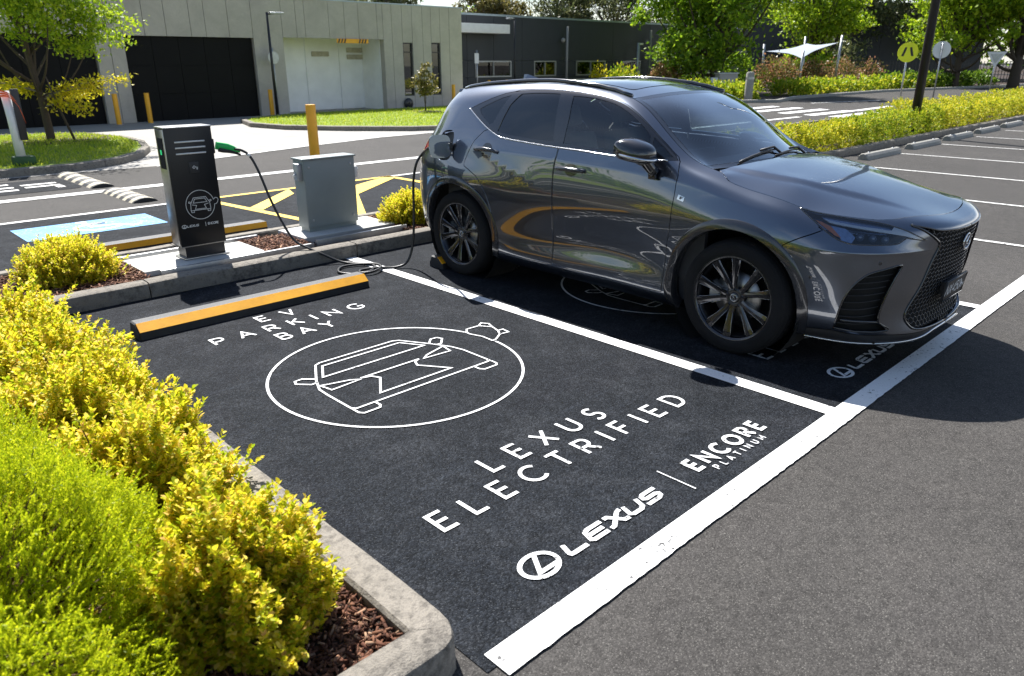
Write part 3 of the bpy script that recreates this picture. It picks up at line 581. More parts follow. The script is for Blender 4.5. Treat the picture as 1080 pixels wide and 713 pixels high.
def shell(u, v):
    """point of the body shell at surface coordinates u (m along the side), v (m up the section)"""
    u = np.atleast_1d(np.asarray(u, float)); v = np.atleast_1d(np.asarray(v, float))
    # mirror ghost columns keep the centre line smooth
    net = np.concatenate([NET[1:3][::-1]*[1, -1, 1], NET, NET[-3:-1][::-1]*[1, -1, 1]])
    uk = np.concatenate([-UK[1:3][::-1], UK, 2*UM-UK[-3:-1][::-1]])
    A = spline_matrix(uk, np.clip(u, 0, UM)); B = spline_matrix(VK, np.clip(v, 0, VM))
    P = np.einsum('ni,nj,ijk->nk', A, B, net)
    P[:, 1] += relief(u, v)*np.clip(P[:, 1]/.3, 0, 1)
    a = np.clip(u/1.25, 0, 1)*math.pi/2; w = 1/(1+np.exp(-(u-.46)/.04))/(1+np.exp((u-1.06)/.05)); k = .013*np.exp(-np.abs(v-.862)/.055)*w
    P[:, 0] -= k*np.cos(a); P[:, 1] += k*np.sin(a)
    return P
def shell_normal(u, v, e=2e-3):
    u = np.atleast_1d(np.asarray(u, float)); v = np.atleast_1d(np.asarray(v, float))
    du = shell(np.minimum(u+e, UM), v)-shell(np.maximum(u-e, 0), v)
    dv = shell(u, np.minimum(v+e, VM))-shell(u, np.maximum(v-e, 0))
    n = np.cross(dv, du)
    n /= np.linalg.norm(n, axis=1)[:, None]+1e-12
    return n
# ================================================================ THE CAR
CAR = thing('parked_suv', 'graphite grey metallic SUV charging in the marked bay with its fuel flap open', 'car', (1.345, .863, 0), math.pi/2)
# ---- trimming curves in surface coordinates (u along the side from the nose, v up the section)
def inv_side(x, z, u0=None, v0=None):
    """surface coordinates of a side point given (x, z)"""
    x = np.atleast_1d(np.asarray(x, float)); z = np.atleast_1d(np.asarray(z, float))
    u = np.interp(x, [-.3, 0, .6, 1.28, 2, 2.69, 3.13], [UK[6], UK[7], UK[9], UK[11], UK[13], UK[15], UK[17]]); v = np.interp(z, [.2, .4, 1.0, 1.6], [.17, .37, 1.0, 1.45])
    for _ in range(14):
        e = 1e-4; f = shell(u, v); fu = (shell(u+e, v)-f)/e; fv = (shell(u, v+e)-f)/e
        rx, rz = x-f[:, 0], z-f[:, 2]; det = fu[:, 0]*fv[:, 2]-fv[:, 0]*fu[:, 2]; det = np.where(np.abs(det) < 1e-6, 1e-6, det)
        u = np.clip(u+np.clip((rx*fv[:, 2]-rz*fv[:, 0])/det, -.1, .1), 0, UM); v = np.clip(v+np.clip((fu[:, 0]*rz-fu[:, 2]*rx)/det, -.1, .1), 0, VM)
    return np.stack([u, v], 1)
AX = {'front': (.03, .375), 'rear': (2.705, .375)}; ARCH_R = .452
DLO = [(4.215, 1.325), (4.13, 1.285), (4.052, 1.249), (3.975, 1.216), (3.90, 1.190), (3.82, 1.168), (3.73, 1.156), (3.461, 1.153), (3.123, 1.154), (2.85, 1.156), (2.634, 1.160), (2.45, 1.180), (2.30, 1.222), (2.20, 1.31), (2.152, 1.39),
       (2.20, 1.430), (2.295, 1.445), (2.43, 1.444), (2.625, 1.440), (2.838, 1.442), (3.0, 1.445), (3.23, 1.446), (3.506, 1.446), (3.725, 1.442), (3.835, 1.429), (3.982, 1.394), (4.12, 1.355)]
G_FRONT = [(3.105, 1.175), (3.118, 1.30), (3.150, 1.415), (3.0, 1.420), (2.82, 1.418), (2.62, 1.413), (2.47, 1.412), (2.405, 1.40), (2.36, 1.33), (2.325, 1.245), (2.45, 1.205), (2.634, 1.182), (2.85, 1.176)]
G_TRI = [(2.385, 1.415), (2.28, 1.415), (2.195, 1.395), (2.225, 1.33), (2.295, 1.262), (2.335, 1.33)]
G_REAR = [(3.205, 1.178), (3.235, 1.30), (3.262, 1.422), (3.506, 1.424), (3.66, 1.420), (3.742, 1.35), (3.79, 1.26), (3.815, 1.187), (3.72, 1.176), (3.461, 1.174)]
G_QUART = [(3.765, 1.412), (3.85, 1.398), (3.98, 1.360), (4.085, 1.325), (4.06, 1.292), (3.985, 1.252), (3.92, 1.225), (3.885, 1.235), (3.84, 1.32)]
DOOR_F = [(3.153, .285), (3.160, .40), (3.162, .554), (3.154, .70), (3.153, .854), (3.152, .95), (3.146, 1.02), (3.135, 1.09), (3.132, 1.15), (3.155, 1.25), (3.205, 1.452), (3.0, 1.454), (2.838, 1.452), (2.625, 1.450), (2.43, 1.454), (2.295, 1.456), (2.18, 1.440), (2.135, 1.39),
          (2.10, 1.28), (2.072, 1.142), (2.068, .968), (2.074, .843), (2.083, .717), (2.103, .611), (2.118, .45), (2.125, .285)]
DOOR_R = [(3.161, .285), (3.168, .40), (3.170, .554), (3.162, .70), (3.161, .854), (3.160, .95), (3.154, 1.02), (3.143, 1.09), (3.140, 1.15), (3.163, 1.25), (3.213, 1.452), (3.506, 1.456), (3.69, 1.452), (3.752, 1.438), (3.80, 1.37), (3.86, 1.27), (3.905, 1.195), (3.965, 1.178), (4.06, 1.110), (4.115, 1.036), (4.15, .975), (4.145, .948), (4.083, .925), (3.99, .885),
          (3.925, .82), (3.875, .73), (3.835, .60), (3.815, .45), (3.805, .285)]
HEAD = [(1.165, 1.362), (1.06, 1.372), (.959, 1.378), (.82, 1.362), (.693, 1.315), (.61, 1.20), (.54, 1.095), (.462, 1.008), (.53, 1.030), (.598, 1.055), (.625, 1.020), (.660, .985), (.74, .975), (.83, .972), (.915, .978), (.985, 1.035), (1.06, 1.16), (1.13, 1.29)]
INTAKE = [(.945, .285), (.942, .38), (.930, .47), (.887, .595), (.817, .685), (.72, .722), (.612, .748), (.640, .65), (.668, .52), (.680, .40), (.665, .34), (.60, .29)]
GRILLE = [(-.10, 1.128), (.11, 1.132), (.25, 1.136), (.366, 1.148), (.45, 1.215), (.535, 1.282), (.46, 1.13), (.395, 1.02), (.345, .915), (.372, .75), (.405, .593), (.440, .48), (.482, .368), (.455, .315), (.392, .285), (.2, .268), (-.10, .262)]
LOWER = [(-.10, -.1), (1.45, -.1), (1.30, .205), (.95, .262), (.62, .262), (.44, .256), (.2, .250), (-.1, .248)]
BUMP = [(-.2, -.2), (1.45, -.2), (1.30, .70), (1.280, .831), (1.16, .955), (1.032, 1.082), (1.10, 1.25), (1.166, 1.370), (1.0, 1.40), (.69, 1.38), (.60, 1.62), (-.2, 1.62)]
HOODV = [(-.2, 1.497), (.25, 1.500), (.40, 1.498), (.50, 1.475), (.60, 1.42), (.70, 1.385), (.82, 1.392), (.95, 1.397), (1.06, 1.392), (1.166, 1.385), (1.30, 1.395), (1.43, 1.400), (1.57, 1.392), (1.68, 1.392), (1.74, 1.415), (1.79, 1.48), (1.835, 1.531)]
HOODP = HOODV+[(1.835, 1.7), (-.2, 1.7)]
TAIL = [(4.62, 1.120), (4.72, 1.135), (4.95, 1.130), (5.25, 1.115), (5.9, 1.110), (5.9, 1.055), (5.25, 1.055), (4.98, 1.035), (4.80, 1.050), (4.68, 1.085)]
RGLASS = [(4.72, 1.185), (4.69, 1.27), (4.68, 1.36), (4.72, 1.43), (4.82, 1.462), (5.9, 1.462), (5.9, 1.18), (5.2, 1.18)]
FUELC, FUELR = (4.43, 1.070), .098
FUEL = [(FUELC[0]+FUELR*(abs(math.cos(a))**.6)*math.copysign(1, math.cos(a)), FUELC[1]+FUELR*(abs(math.sin(a))**.6)*math.copysign(1, math.sin(a))) for a in np.linspace(0, 2*math.pi, 24, endpoint=False)]
ARCHUV = {}
for k_, (ax_, az_) in AX.items():
    th = np.linspace(-.62, math.pi+.62, 60); ARCHUV[k_] = inv_side(ax_-ARCH_R*np.cos(th), az_+ARCH_R*np.sin(th))

def cdt_regions(polys, lines, u0, u1, v0, v1, du, dv):
    """triangulate the (u, v) rectangle with the given polygons / lines as edges"""
    uu = np.linspace(u0, u1, int((u1-u0)/du)+1); vv = np.linspace(v0, v1, int((v1-v0)/dv)+1)
    con = []
    for p in polys: con.append((resample(p, du*.8, True), True))
    for p in lines: con.append((resample(p, du*.8), False))
    grid = np.array([(a, b) for a in uu for b in vv])
    cp = np.concatenate([np.array(c) for c, _ in con])
    keep = np.ones(len(grid), bool)
    for i in range(0, len(grid), 2000):
        d = np.abs(grid[i:i+2000, None, :]-cp[None])/(du, dv); keep[i:i+2000] = (np.hypot(d[..., 0], d[..., 1]).min(1) > .55)
    edge = (grid[:, 0] <= u0+1e-9) | (grid[:, 0] >= u1-1e-9) | (grid[:, 1] <= v0+1e-9) | (grid[:, 1] >= v1-1e-9)
    pts = [Vector(p) for p in grid[keep | edge]]; E = []
    for c, closed in con:
        b = len(pts); n = len(c)
        for p in c: pts.append(Vector((min(max(p[0], u0), u1), min(max(p[1], v0), v1))))
        E += [(b+i, b+(i+1) % n) for i in range(n if closed else n-1)]
    r = delaunay_2d_cdt(pts, E, [], 0, 1e-6)
    return np.array([(p.x, p.y) for p in r[0]]), np.array([f for f in r[2] if len(f) == 3], int)
_polys = [DLO, G_FRONT, G_TRI, G_REAR, G_QUART, DOOR_F, DOOR_R, HEAD, INTAKE, TAIL, RGLASS, FUEL]
_lines = [GRILLE, LOWER, [(1.45, .2), (1.30, .70), (1.280, .831), (1.16, .955), (1.032, 1.082)], HOODV, ARCHUV['front'], ARCHUV['rear']]
def clipline(l): return [(min(max(a, 0), UM), min(max(b, 0), VM)) for a, b in l]
UVV, TRI = cdt_regions([clipline(p) for p in _polys], [clipline(l) for l in _lines], 0, UM, 0, VM, .030, .028)
SP = shell(UVV[:, 0], UVV[:, 1]); SN = shell_normal(UVV[:, 0], UVV[:, 1])
cen = UVV[TRI].mean(1); cen3 = SP[TRI].mean(1)
_a2 = np.abs(np.cross(UVV[TRI[:, 1]]-UVV[TRI[:, 0]], UVV[TRI[:, 2]]-UVV[TRI[:, 0]]))
lab = np.full(len(TRI), 'body', dtype=object)
def setl(mask, name): lab[mask] = name
setl(in_poly(cen, BUMP), 'bumper'); setl(in_poly(cen, LOWER), 'lower'); setl(in_poly(cen, RGLASS), 'rear_glass'); setl(in_poly(cen, TAIL), 'tail')
setl(in_poly(cen, DOOR_F), 'door_f'); setl(in_poly(cen, DOOR_R), 'door_r')
_d = in_poly(cen, DLO); setl(_d, 'trim')
for p_, n_ in ((G_FRONT, 'g_front'), (G_TRI, 'g_tri'), (G_REAR, 'g_rear'), (G_QUART, 'g_quart'), (HEAD, 'head'), (INTAKE, 'intake'), (GRILLE, 'grille'), (FUEL, 'fuel')): setl(in_poly(cen, p_), n_)
setl(in_poly(cen, HOODP), 'drop')
for k_, (ax_, az_) in AX.items(): setl((np.hypot(cen3[:, 0]-ax_, cen3[:, 2]-az_) < ARCH_R-.004) & (cen3[:, 1] > .5), 'drop')
setl(_a2 < 1e-9, 'drop')

def normals_mesh(name, V, F, Nrm, mat, parent):
    o = np_mesh(name, V, F, mat, parent, True); o.data.normals_split_custom_set_from_vertices([tuple(n) for n in Nrm]); return o
def panel_arrays(V3, N3, tris, uvv=None, off=0.0, gap=0.0, flange=0.0, open_u=True, flip=False, umax=None):
    """panel from a triangle set: offset, shrunk by the shut gap, with a turned-in edge"""
    used = np.unique(tris); mp = np.full(len(V3), -1); mp[used] = np.arange(len(used)); T = mp[tris]
    V = V3[used]+N3[used]*off; Nn = N3[used].copy()
    if gap > 0 or flange > 0:
        ed = np.concatenate([T[:, [0, 1]], T[:, [1, 2]], T[:, [2, 0]]]); key = np.sort(ed, 1); _, idx, cnt = np.unique(key, axis=0, return_index=True, return_counts=True)
        B = ed[idx[cnt == 1]]
        if uvv is not None:
            uu = uvv[used][:, 0]; B = B[~((uu[B[:, 0]] < 1e-6) & (uu[B[:, 1]] < 1e-6)) & ~((uu[B[:, 0]] > UM-1e-6) & (uu[B[:, 1]] > UM-1e-6))]
        t = V[B[:, 1]]-V[B[:, 0]]; n = Nn[B[:, 0]]; inw = np.cross(n, t); inw /= np.linalg.norm(inw, axis=1)[:, None]+1e-12
        # make sure it points into the panel (triangles wind counter-clockwise seen from outside)
        acc = np.zeros_like(V); np.add.at(acc, B[:, 0], inw); np.add.at(acc, B[:, 1], inw)
        bv = np.unique(B); a = acc[bv]; a /= np.linalg.norm(a, axis=1)[:, None]+1e-9
        V[bv] += a*gap
        if flange > 0:
            k = len(V); m2 = {int(b): k+i for i, b in enumerate(bv)}; m3 = {int(b): k+len(bv)+i for i, b in enumerate(bv)}
            V = np.concatenate([V, V[bv], V[bv]-Nn[bv]*flange+a*flange*.15]); fn = -a*.8+Nn[bv]*.6; fn /= np.linalg.norm(fn, axis=1)[:, None]+1e-9
            Nn = np.concatenate([Nn, fn, -a])
            q = []
            for i, j in B:
                i, j = int(i), int(j); q += [(m2[j], m2[i], m3[i]), (m2[j], m3[i], m3[j])]
            T = np.concatenate([T, np.array(q, int)])
    if flip: T = T[:, ::-1]
    return V, T, Nn
# orientation: make the triangles wind with the outward normal
_fn = np.cross(SP[TRI[:, 1]]-SP[TRI[:, 0]], SP[TRI[:, 2]]-SP[TRI[:, 0]])
_bad = (_fn*SN[TRI].mean(1)).sum(1) < 0; TRI[_bad] = TRI[_bad][:, ::-1]
def mirrored(V, T, Nn): return V*[1, -1, 1], T[:, ::-1], Nn*[1, -1, 1]
def both(a):
    V, T, Nn = a; V2, T2, N2 = mirrored(*a); return np.concatenate([V, V2]), np.concatenate([T, T2+len(V)]), np.concatenate([Nn, N2])
def region(l, **k): return panel_arrays(SP, SN, TRI[lab == l], UVV, **k)
def uv_panel(poly, off, h=.014, gap=0, flange=0, holes=()):
    """small panel lying on the body surface inside a (u, v) polygon"""
    p = np.array(poly); pts = resample(poly, h, True); n = len(pts)
    uu = np.arange(p[:, 0].min()+h*.5, p[:, 0].max(), h); vv = np.arange(p[:, 1].min()+h*.5, p[:, 1].max(), h)
    g = np.array([(a, b) for a in uu for b in vv]) if len(uu) and len(vv) else np.zeros((0, 2))
    if len(g):
        g = g[in_poly(g, poly)]
    if len(g):
        c = np.array(pts); dd = np.hypot(g[:, None, 0]-c[None, :, 0], g[:, None, 1]-c[None, :, 1]).min(1); g = g[dd > h*.5]
    vs = [Vector(q) for q in pts]+[Vector(q) for q in g]
    r = delaunay_2d_cdt(vs, [(i, (i+1) % n) for i in range(n)], [], 0, 1e-7)
    uv = np.array([(q.x, q.y) for q in r[0]]); T = np.array([f for f in r[2] if len(f) == 3], int); T = T[in_poly(uv[T].mean(1), poly)]
    P = shell(np.abs(uv[:, 0]), uv[:, 1]); Nn = shell_normal(np.abs(uv[:, 0]), uv[:, 1]); P[uv[:, 0] < 0] *= [1, -1, 1]; Nn[uv[:, 0] < 0] *= [1, -1, 1]
    fn = np.cross(P[T[:, 1]]-P[T[:, 0]], P[T[:, 2]]-P[T[:, 0]]); bad = (fn*Nn[T].mean(1)).sum(1) < 0; T[bad] = T[bad][:, ::-1]
    return panel_arrays(P, Nn, T, None, off=off, gap=gap, flange=flange)
def uv_path(pts, off=0.0, per=6, smooth=True):
    q = np.array(smooth_path(pts, per) if smooth else resample(pts, .02)); return shell(q[:, 0], q[:, 1])+shell_normal(q[:, 0], q[:, 1])*off
def pobj(name, arr, mat, parent): return normals_mesh(name, arr[0], arr[1], arr[2], M[mat], parent)
def sided(name, arr, mat, parents):
    """one copy on each side of the car"""
    out = []
    for s_, par in zip((1, -1), parents): out.append(pobj(name, arr if s_ > 0 else mirrored(*arr), mat, par))
    return out
def mir(path, s_): return [(p[0], p[1]*s_, p[2]) for p in path]
two = (CAR, CAR)
GAPW, FL = .0033, .018
BODY = pobj('body', both(region('body', gap=GAPW, flange=FL)), 'paint', CAR)
BUMPER = pobj('front_bumper', both(region('bumper', gap=GAPW, flange=FL)), 'paint', CAR)
pobj('lower_lip', both(region('lower', off=.002)), 'plastic', BUMPER)
DF = sided('front_door', region('door_f', gap=GAPW, flange=FL), 'paint', two)
DR = sided('rear_door', region('door_r', gap=GAPW, flange=FL), 'paint', two)
sided('window_frame', region('trim', off=-.002, flange=.012), 'gloss', two)
sided('window_pane', region('g_front', off=-.007), 'glass', DF)
sided('quarter_light', region('g_tri', off=-.007), 'glass', DF)
sided('window_pane', region('g_rear', off=-.007), 'privacy', DR)
sided('rear_quarter_window', region('g_quart', off=-.005), 'privacy', two)
pobj('rear_window', both(region('rear_glass', off=-.004)), 'gloss', CAR)
TL = pobj('tail_lamp', both(region('tail', off=.004, flange=.01)), 'redlens', CAR)
# dark inner liner behind gaps, grille and lamps
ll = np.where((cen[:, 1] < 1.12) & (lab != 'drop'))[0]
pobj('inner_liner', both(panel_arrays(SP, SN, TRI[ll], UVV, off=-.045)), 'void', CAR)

# ---- height-field caps: bonnet, windscreen, roof
def tps(P, z, lam=0.0):
    P = np.asarray(P, float); z = np.asarray(z, float); n = len(P)
    def U(r2): return np.where(r2 > 1e-14, .5*r2*np.log(np.maximum(r2, 1e-14)), 0)
    K = U(((P[:, None]-P[None])**2).sum(-1))+lam*np.eye(n); Q = np.concatenate([np.ones((n, 1)), P], 1)
    A = np.block([[K, Q], [Q.T, np.zeros((3, 3))]]); w = np.linalg.solve(A, np.concatenate([z, np.zeros(3)]))
    def f(q):
        q = np.atleast_2d(q); out = np.zeros(len(q))
        for i in range(0, len(q), 4000):
            s_ = q[i:i+4000]; out[i:i+4000] = U(((s_[:, None]-P[None])**2).sum(-1)) @ w[:n]+w[n]+s_ @ w[n+1:]
        return out
    return f
def cap(bound3, f, h=.03, holes=()):
    """mesh of z=f(x,y) inside the boundary curve (full width)"""
    b = [tuple(p) for p in bound3]; poly = [(p[0], p[1]) for p in b]; pts = resample(poly, h*.8, True); n = len(pts)
    pa = np.array(poly); xx = np.arange(pa[:, 0].min(), pa[:, 0].max(), h); yy = np.arange(-1, 1, h)
    g = np.array([(x, y) for x in xx for y in yy]); g = g[in_poly(g, poly)]; c = np.array(pts)
    dd = np.hypot(g[:, None, 0]-c[None, :, 0], g[:, None, 1]-c[None, :, 1]).min(1); g = g[dd > h*.5]
    vs = [Vector(q) for q in pts]+[Vector(q) for q in g]; E = [(i, (i+1) % n) for i in range(n)]
    for hp in holes:
        q = resample(hp, h*.8, True); k = len(vs); vs += [Vector(a) for a in q]; E += [(k+i, k+(i+1) % len(q)) for i in range(len(q))]
    r = delaunay_2d_cdt(vs, E, [], 0, 1e-7)
    xy = np.array([(q.x, q.y) for q in r[0]]); T = np.array([t_ for t_ in r[2] if len(t_) == 3], int); T = T[in_poly(xy[T].mean(1), poly)]
    z = f(xy); e = 2e-3
    nx = -(f(xy+[e, 0])-f(xy-[e, 0]))/(2*e); ny = -(f(xy+[0, e])-f(xy-[0, e]))/(2*e)
    Nn = np.stack([nx, ny, np.ones(len(xy))], 1); Nn /= np.linalg.norm(Nn, axis=1)[:, None]
    P = np.concatenate([xy, z[:, None]], 1)
    fn = np.cross(P[T[:, 1]]-P[T[:, 0]], P[T[:, 2]]-P[T[:, 0]])[:, 2] < 0; T[fn] = T[fn][:, ::-1]
    return P, Nn, T, xy
def half_to_full(pts):
    """curve from centre line out (y>=0) -> closed-loop half plus mirror"""
    return list(pts)+[(p[0], -p[1], p[2]) for p in pts[::-1] if abs(p[1]) > 1e-6]
# bonnet
hv = np.array([p for p in HOODV if p[0] >= 0]); hv = np.concatenate([[(0, 1.497)], hv]); hu = np.linspace(0, 1.835, 70)
hpath = np.stack([hu, np.interp(hu, hv[:, 0], hv[:, 1])], 1)
hp3 = shell(hpath[:, 0], hpath[:, 1])
yend = hp3[-1, 1]
cowl = [(.325-.105*(1-(y/yend)**2), y, 0) for y in np.linspace(yend, 0, 14)[1:]]
hb = [tuple(p) for p in hp3]
zc = lambda y: 1.158+(hp3[-1, 2]-1.158)*(y/yend)**2
cowl = [(x, y, zc(y)) for x, y, _ in cowl]
sup = [p for p in hb[::2]]+cowl
inner = [(-.62, 0, 1.006), (-.35, 0, 1.066), (-.1, 0, 1.112), (.1, 0, 1.142), (-.55, .38, 1.008), (-.3, .40, 1.062), (-.05, .42, 1.106), (.15, .42, 1.135), (-.20, .60, 1.068), (.05, .62, 1.103)]
S_ = sup+inner; S_ = S_+[(p[0], -p[1], p[2]) for p in S_ if p[1] > 1e-6]
f0 = tps([(p[0], p[1]) for p in S_], [p[2] for p in S_], 1e-5)
def sstep(a, b, x): t_ = np.clip((x-a)/(b-a), 0, 1); return t_*t_*(3-2*t_)
def fhood(q):
    q = np.atleast_2d(q); x, y = q[:, 0], np.abs(q[:, 1]); edge = .30+.30*sstep(-.95, .25, x)      # power dome, crease runs forward and inward
    dome = .016*(1-sstep(edge-.025, edge+.055, y))*sstep(-.86, -.45, x)*(1-sstep(.10, .30, x)*.6)
    return f0(q)+dome
full = [p for p in hb]+cowl; loop = half_to_full(full[::1])
# loop: nose centre -> edge -> cowl centre, then mirrored back
P_, N_, T_, xy_ = cap(loop, fhood, .017)
HOOD = pobj('bonnet', panel_arrays(P_, N_, T_, None, gap=.0032, flange=.02), 'paint', CAR)
# windscreen and roof
uw = np.linspace(1.90, 2.80, 30); pil = shell(uw, np.full(30, VM)); ur = np.linspace(2.80, 5.0, 60); rail = shell(ur, np.full(60, VM))
ye = pil[0, 1]
base = [(.385-.135*(1-(y/ye)**2), y, pil[0, 2]-.012-.0*(1-(y/ye)**2)+.012*(y/ye)**2) for y in np.linspace(0, ye, 14)[:-1]]
yt = pil[-1, 1]
head_ = [(1.085-.075*(1-(y/yt)**2), y, pil[-1, 2]+.040*(1-(y/yt)**2)) for y in np.linspace(yt, 0, 12)[1:]]
ws = base+[tuple(p) for p in pil]+head_
inn = [(.62, 0, 1.385), (.80, 0, 1.492), (.42, 0, 1.247), (.64, .42, 1.375), (.84, .42, 1.492)]
S_ = ws+inn; S_ = S_+[(p[0], -p[1], p[2]) for p in S_ if p[1] > 1e-6]
fws = tps([(p[0], p[1]) for p in S_], [p[2] for p in S_], 1e-5)
wsl = half_to_full(ws)
P_, N_, T_, xy_ = cap(wsl, fws, .035)
# clear glass inside, black ceramic border
def shrink(loop3, d):
    L_ = [Vector((p[0], p[1])) for p in loop3]; n = len(L_); out = []
    ar = sum(L_[i].x*L_[(i+1) % n].y-L_[(i+1) % n].x*L_[i].y for i in range(n)); sg = 1 if ar > 0 else -1
    for i in range(n):
        t_ = (L_[(i+1) % n]-L_[i-1]); t_.normalize(); out.append((L_[i].x-t_.y*d*sg, L_[i].y+t_.x*d*sg))
    return out
frit = shrink(wsl, .045)
P_, N_, T_, xy_ = cap(wsl, fws, .035, [frit])
ins = in_poly(xy_[T_].mean(1), frit)
WS = pobj('windscreen', panel_arrays(P_, N_, T_[ins]), 'screen', CAR)
pobj('windscreen_border', panel_arrays(P_, N_, T_[~ins], None, gap=.003, flange=.01), 'gloss', WS)
rc_ = [(1.01, 0, pil[-1, 2]+.040)]
fr = head_[::-1]
rr = [tuple(p) for p in rail]
RBk = len(rr)
rend = rr[-1]; back = [(rend[0]+.12*(1-(y/rend[1])**2), y, rend[2]+.004*(1-(y/rend[1])**2)) for y in np.linspace(rend[1], 0, 8)[1:]]
rl = fr+rr[0:]+back
inn = [(1.35, 0, 1.645), (1.7, 0, 1.664), (2.1, 0, 1.661), (2.5, 0, 1.632), (2.85, 0, 1.590), (1.4, .35, 1.640), (1.8, .35, 1.657), (2.2, .35, 1.650), (2.6, .33, 1.618)]
S_ = rl[::2]+inn+[rl[-1]]; S_ = S_+[(p[0], -p[1], p[2]) for p in S_ if p[1] > 1e-6]
froof = tps([(p[0], p[1]) for p in S_], [p[2] for p in S_], 1e-5)
rloop = half_to_full(rl)
def rrect(x0, x1, w, r=.06):
    out = []
    for cx, cy, a0 in ((x1-r, w-r, 0), (x0+r, w-r, 90), (x0+r, -w+r, 180), (x1-r, -w+r, 270)):
        for k in range(6): a = math.radians(a0+18*k); out.append((cx+r*math.cos(a), cy+r*math.sin(a)))
    return out
sun1 = rrect(1.20, 1.78, .47); sun2 = rrect(1.83, 2.55, .47)
P_, N_, T_, xy_ = cap(rloop, froof, .04, [sun1, sun2])
c_ = xy_[T_].mean(1); s1, s2 = in_poly(c_, sun1), in_poly(c_, sun2)
ROOF = pobj('roof', panel_arrays(P_, N_, T_[~(s1 | s2)], None, gap=.001, flange=.012), 'paint', CAR)
pobj('sunroof', panel_arrays(P_, N_, T_[s1], None, gap=.004, flange=.02, off=.003), 'gloss', ROOF)
pobj('sunroof', panel_arrays(P_, N_, T_[s2], None, gap=.004, flange=.02, off=.003), 'gloss', ROOF)
for s_ in (1, -1):
    # roof rail with feet
    xs = np.linspace(1.10, 2.95, 26); rp = []
    for x in xs:
        j = np.argmin(np.abs(rail[:, 0]-x)); lift = .016*math.sin(math.pi*min(1, max(0, (x-1.10)/1.85)))**.5
        rp.append((x, s_*(rail[j, 1]-.015), rail[j, 2]+.004+lift))
    MB().tube(rp, .017, 10).build('roof_rail', M['gloss'], CAR)
# spoiler lip
sp_ = [(3.02, .56, 1.552), (3.12, .42, 1.548), (3.20, .2, 1.553), (3.22, 0, 1.555)]; sp_ = smooth_path(sp_+[(p[0], -p[1], p[2]) for p in sp_[:-1][::-1]], 5)
MB().tube(sp_, .022, 8).build('spoiler', M['paint'], CAR)
MB().add([(2.52, 0, 1.636), (2.80, -.035, 1.612), (2.80, .035, 1.612), (2.74, 0, 1.690), (2.79, 0, 1.690), (2.80, -.012, 1.62), (2.80, .012, 1.62)], [(0, 3, 1), (0, 2, 3), (3, 4, 5, 1), (3, 2, 6, 4), (4, 6, 5)]).build('shark_fin_antenna', M['paint'], ROOF, recalc=True)
# ---- trim strips
for s_ in (1, -1):
    lo = [(4.222, 1.330), (4.13, 1.283), (4.052, 1.246), (3.975, 1.213), (3.90, 1.186), (3.82, 1.164), (3.73, 1.151), (3.461, 1.148), (3.123, 1.149), (2.85, 1.151), (2.634, 1.155), (2.45, 1.175), (2.30, 1.217), (2.20, 1.305)]
    MB().tube(mir(uv_path(lo, .003), s_), .0058, 6).build('chrome_window_strip', M['chrome'], CAR)
    lip = [(1.10, .125), (1.0, .130), (.78, .145), (.60, .155), (.45, .168), (.33, .20), (.22, .232), (.1, .238), (0.0, .238)]
    MB().tube(mir(uv_path(lip, .006), s_), .0075, 6).build('silver_lip_strip', M['chrome'], BUMPER)
    # wheel-arch mouldings
    for k_, (ax_, az_) in AX.items():
        th = np.linspace(-.33 if k_ == 'front' else -.28, math.pi+.40, 64); r_in = .437
        rows = []
        for rr_, off in ((r_in, -.06), (r_in, .006), (r_in+.006, .013), (r_in+.030, .012), (r_in+.060, .008), (r_in+.066, .004), (r_in+.067, -.006)):
            q = inv_side(ax_-rr_*np.cos(th), az_+rr_*np.sin(th)); p = shell(q[:, 0], q[:, 1]); n_ = shell_normal(q[:, 0], q[:, 1]); p = p+n_*off
            rows.append(p*[1, s_, 1])
        V = np.concatenate(rows); m_ = len(th); F = []
        for i in range(len(rows)-1):
            for j in range(m_-1):
                f = (i*m_+j, i*m_+j+1, (i+1)*m_+j+1, (i+1)*m_+j); F.append(f if s_ > 0 else f[::-1])
        am = MB(); am.add(V, F, True); am.build('wheel_arch_moulding', M['archpl'], CAR, auto=50)
        # dark wheel housing
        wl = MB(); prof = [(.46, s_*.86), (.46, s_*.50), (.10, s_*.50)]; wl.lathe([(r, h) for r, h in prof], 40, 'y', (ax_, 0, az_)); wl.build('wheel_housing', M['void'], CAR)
# floor and cabin
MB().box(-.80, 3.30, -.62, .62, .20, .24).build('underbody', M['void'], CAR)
# ---- front face
gb = both(region('grille', off=-.030)); GR = pobj('grille', gb, 'void', CAR)
gm = MB(); gpoly = [shell(abs(a), b)[0] for a, b in resample(GRILLE, .02)]
gyz = [(p[1], p[2]) for p in gpoly]
def shell_yz(y, z, off):
    """front-face point at lateral y, height z"""
    u, v = abs(y), z-.03 if z < .9 else z+.2
    for _ in range(12):
        e = 1e-4; f = shell(u, v)[0]; fu = (shell(u+e, v)[0]-f)/e; fv = (shell(u, v+e)[0]-f)/e
        J = np.array([[fu[1], fv[1]], [fu[2], fv[2]]]); s_ = np.linalg.solve(J+1e-9*np.eye(2), [abs(y)-f[1], z-f[2]])
        u = float(np.clip(u+np.clip(s_[0], -.08, .08), 0, 1.2)); v = float(np.clip(v+np.clip(s_[1], -.08, .08), 0, VM))
    p = shell(u, v)[0]+shell_normal(u, v)[0]*off
    return (p[0], math.copysign(p[1], y) if y else 0.0, p[2])
ghalf = [(y, z) for y, z in gyz if y >= 0]; gfull = ghalf+[(-y, z) for y, z in ghalf[::-1]]
gx_pts = [(y, z) for z in np.arange(.26, .95, .035) for y in np.arange(0, .54, .03)]
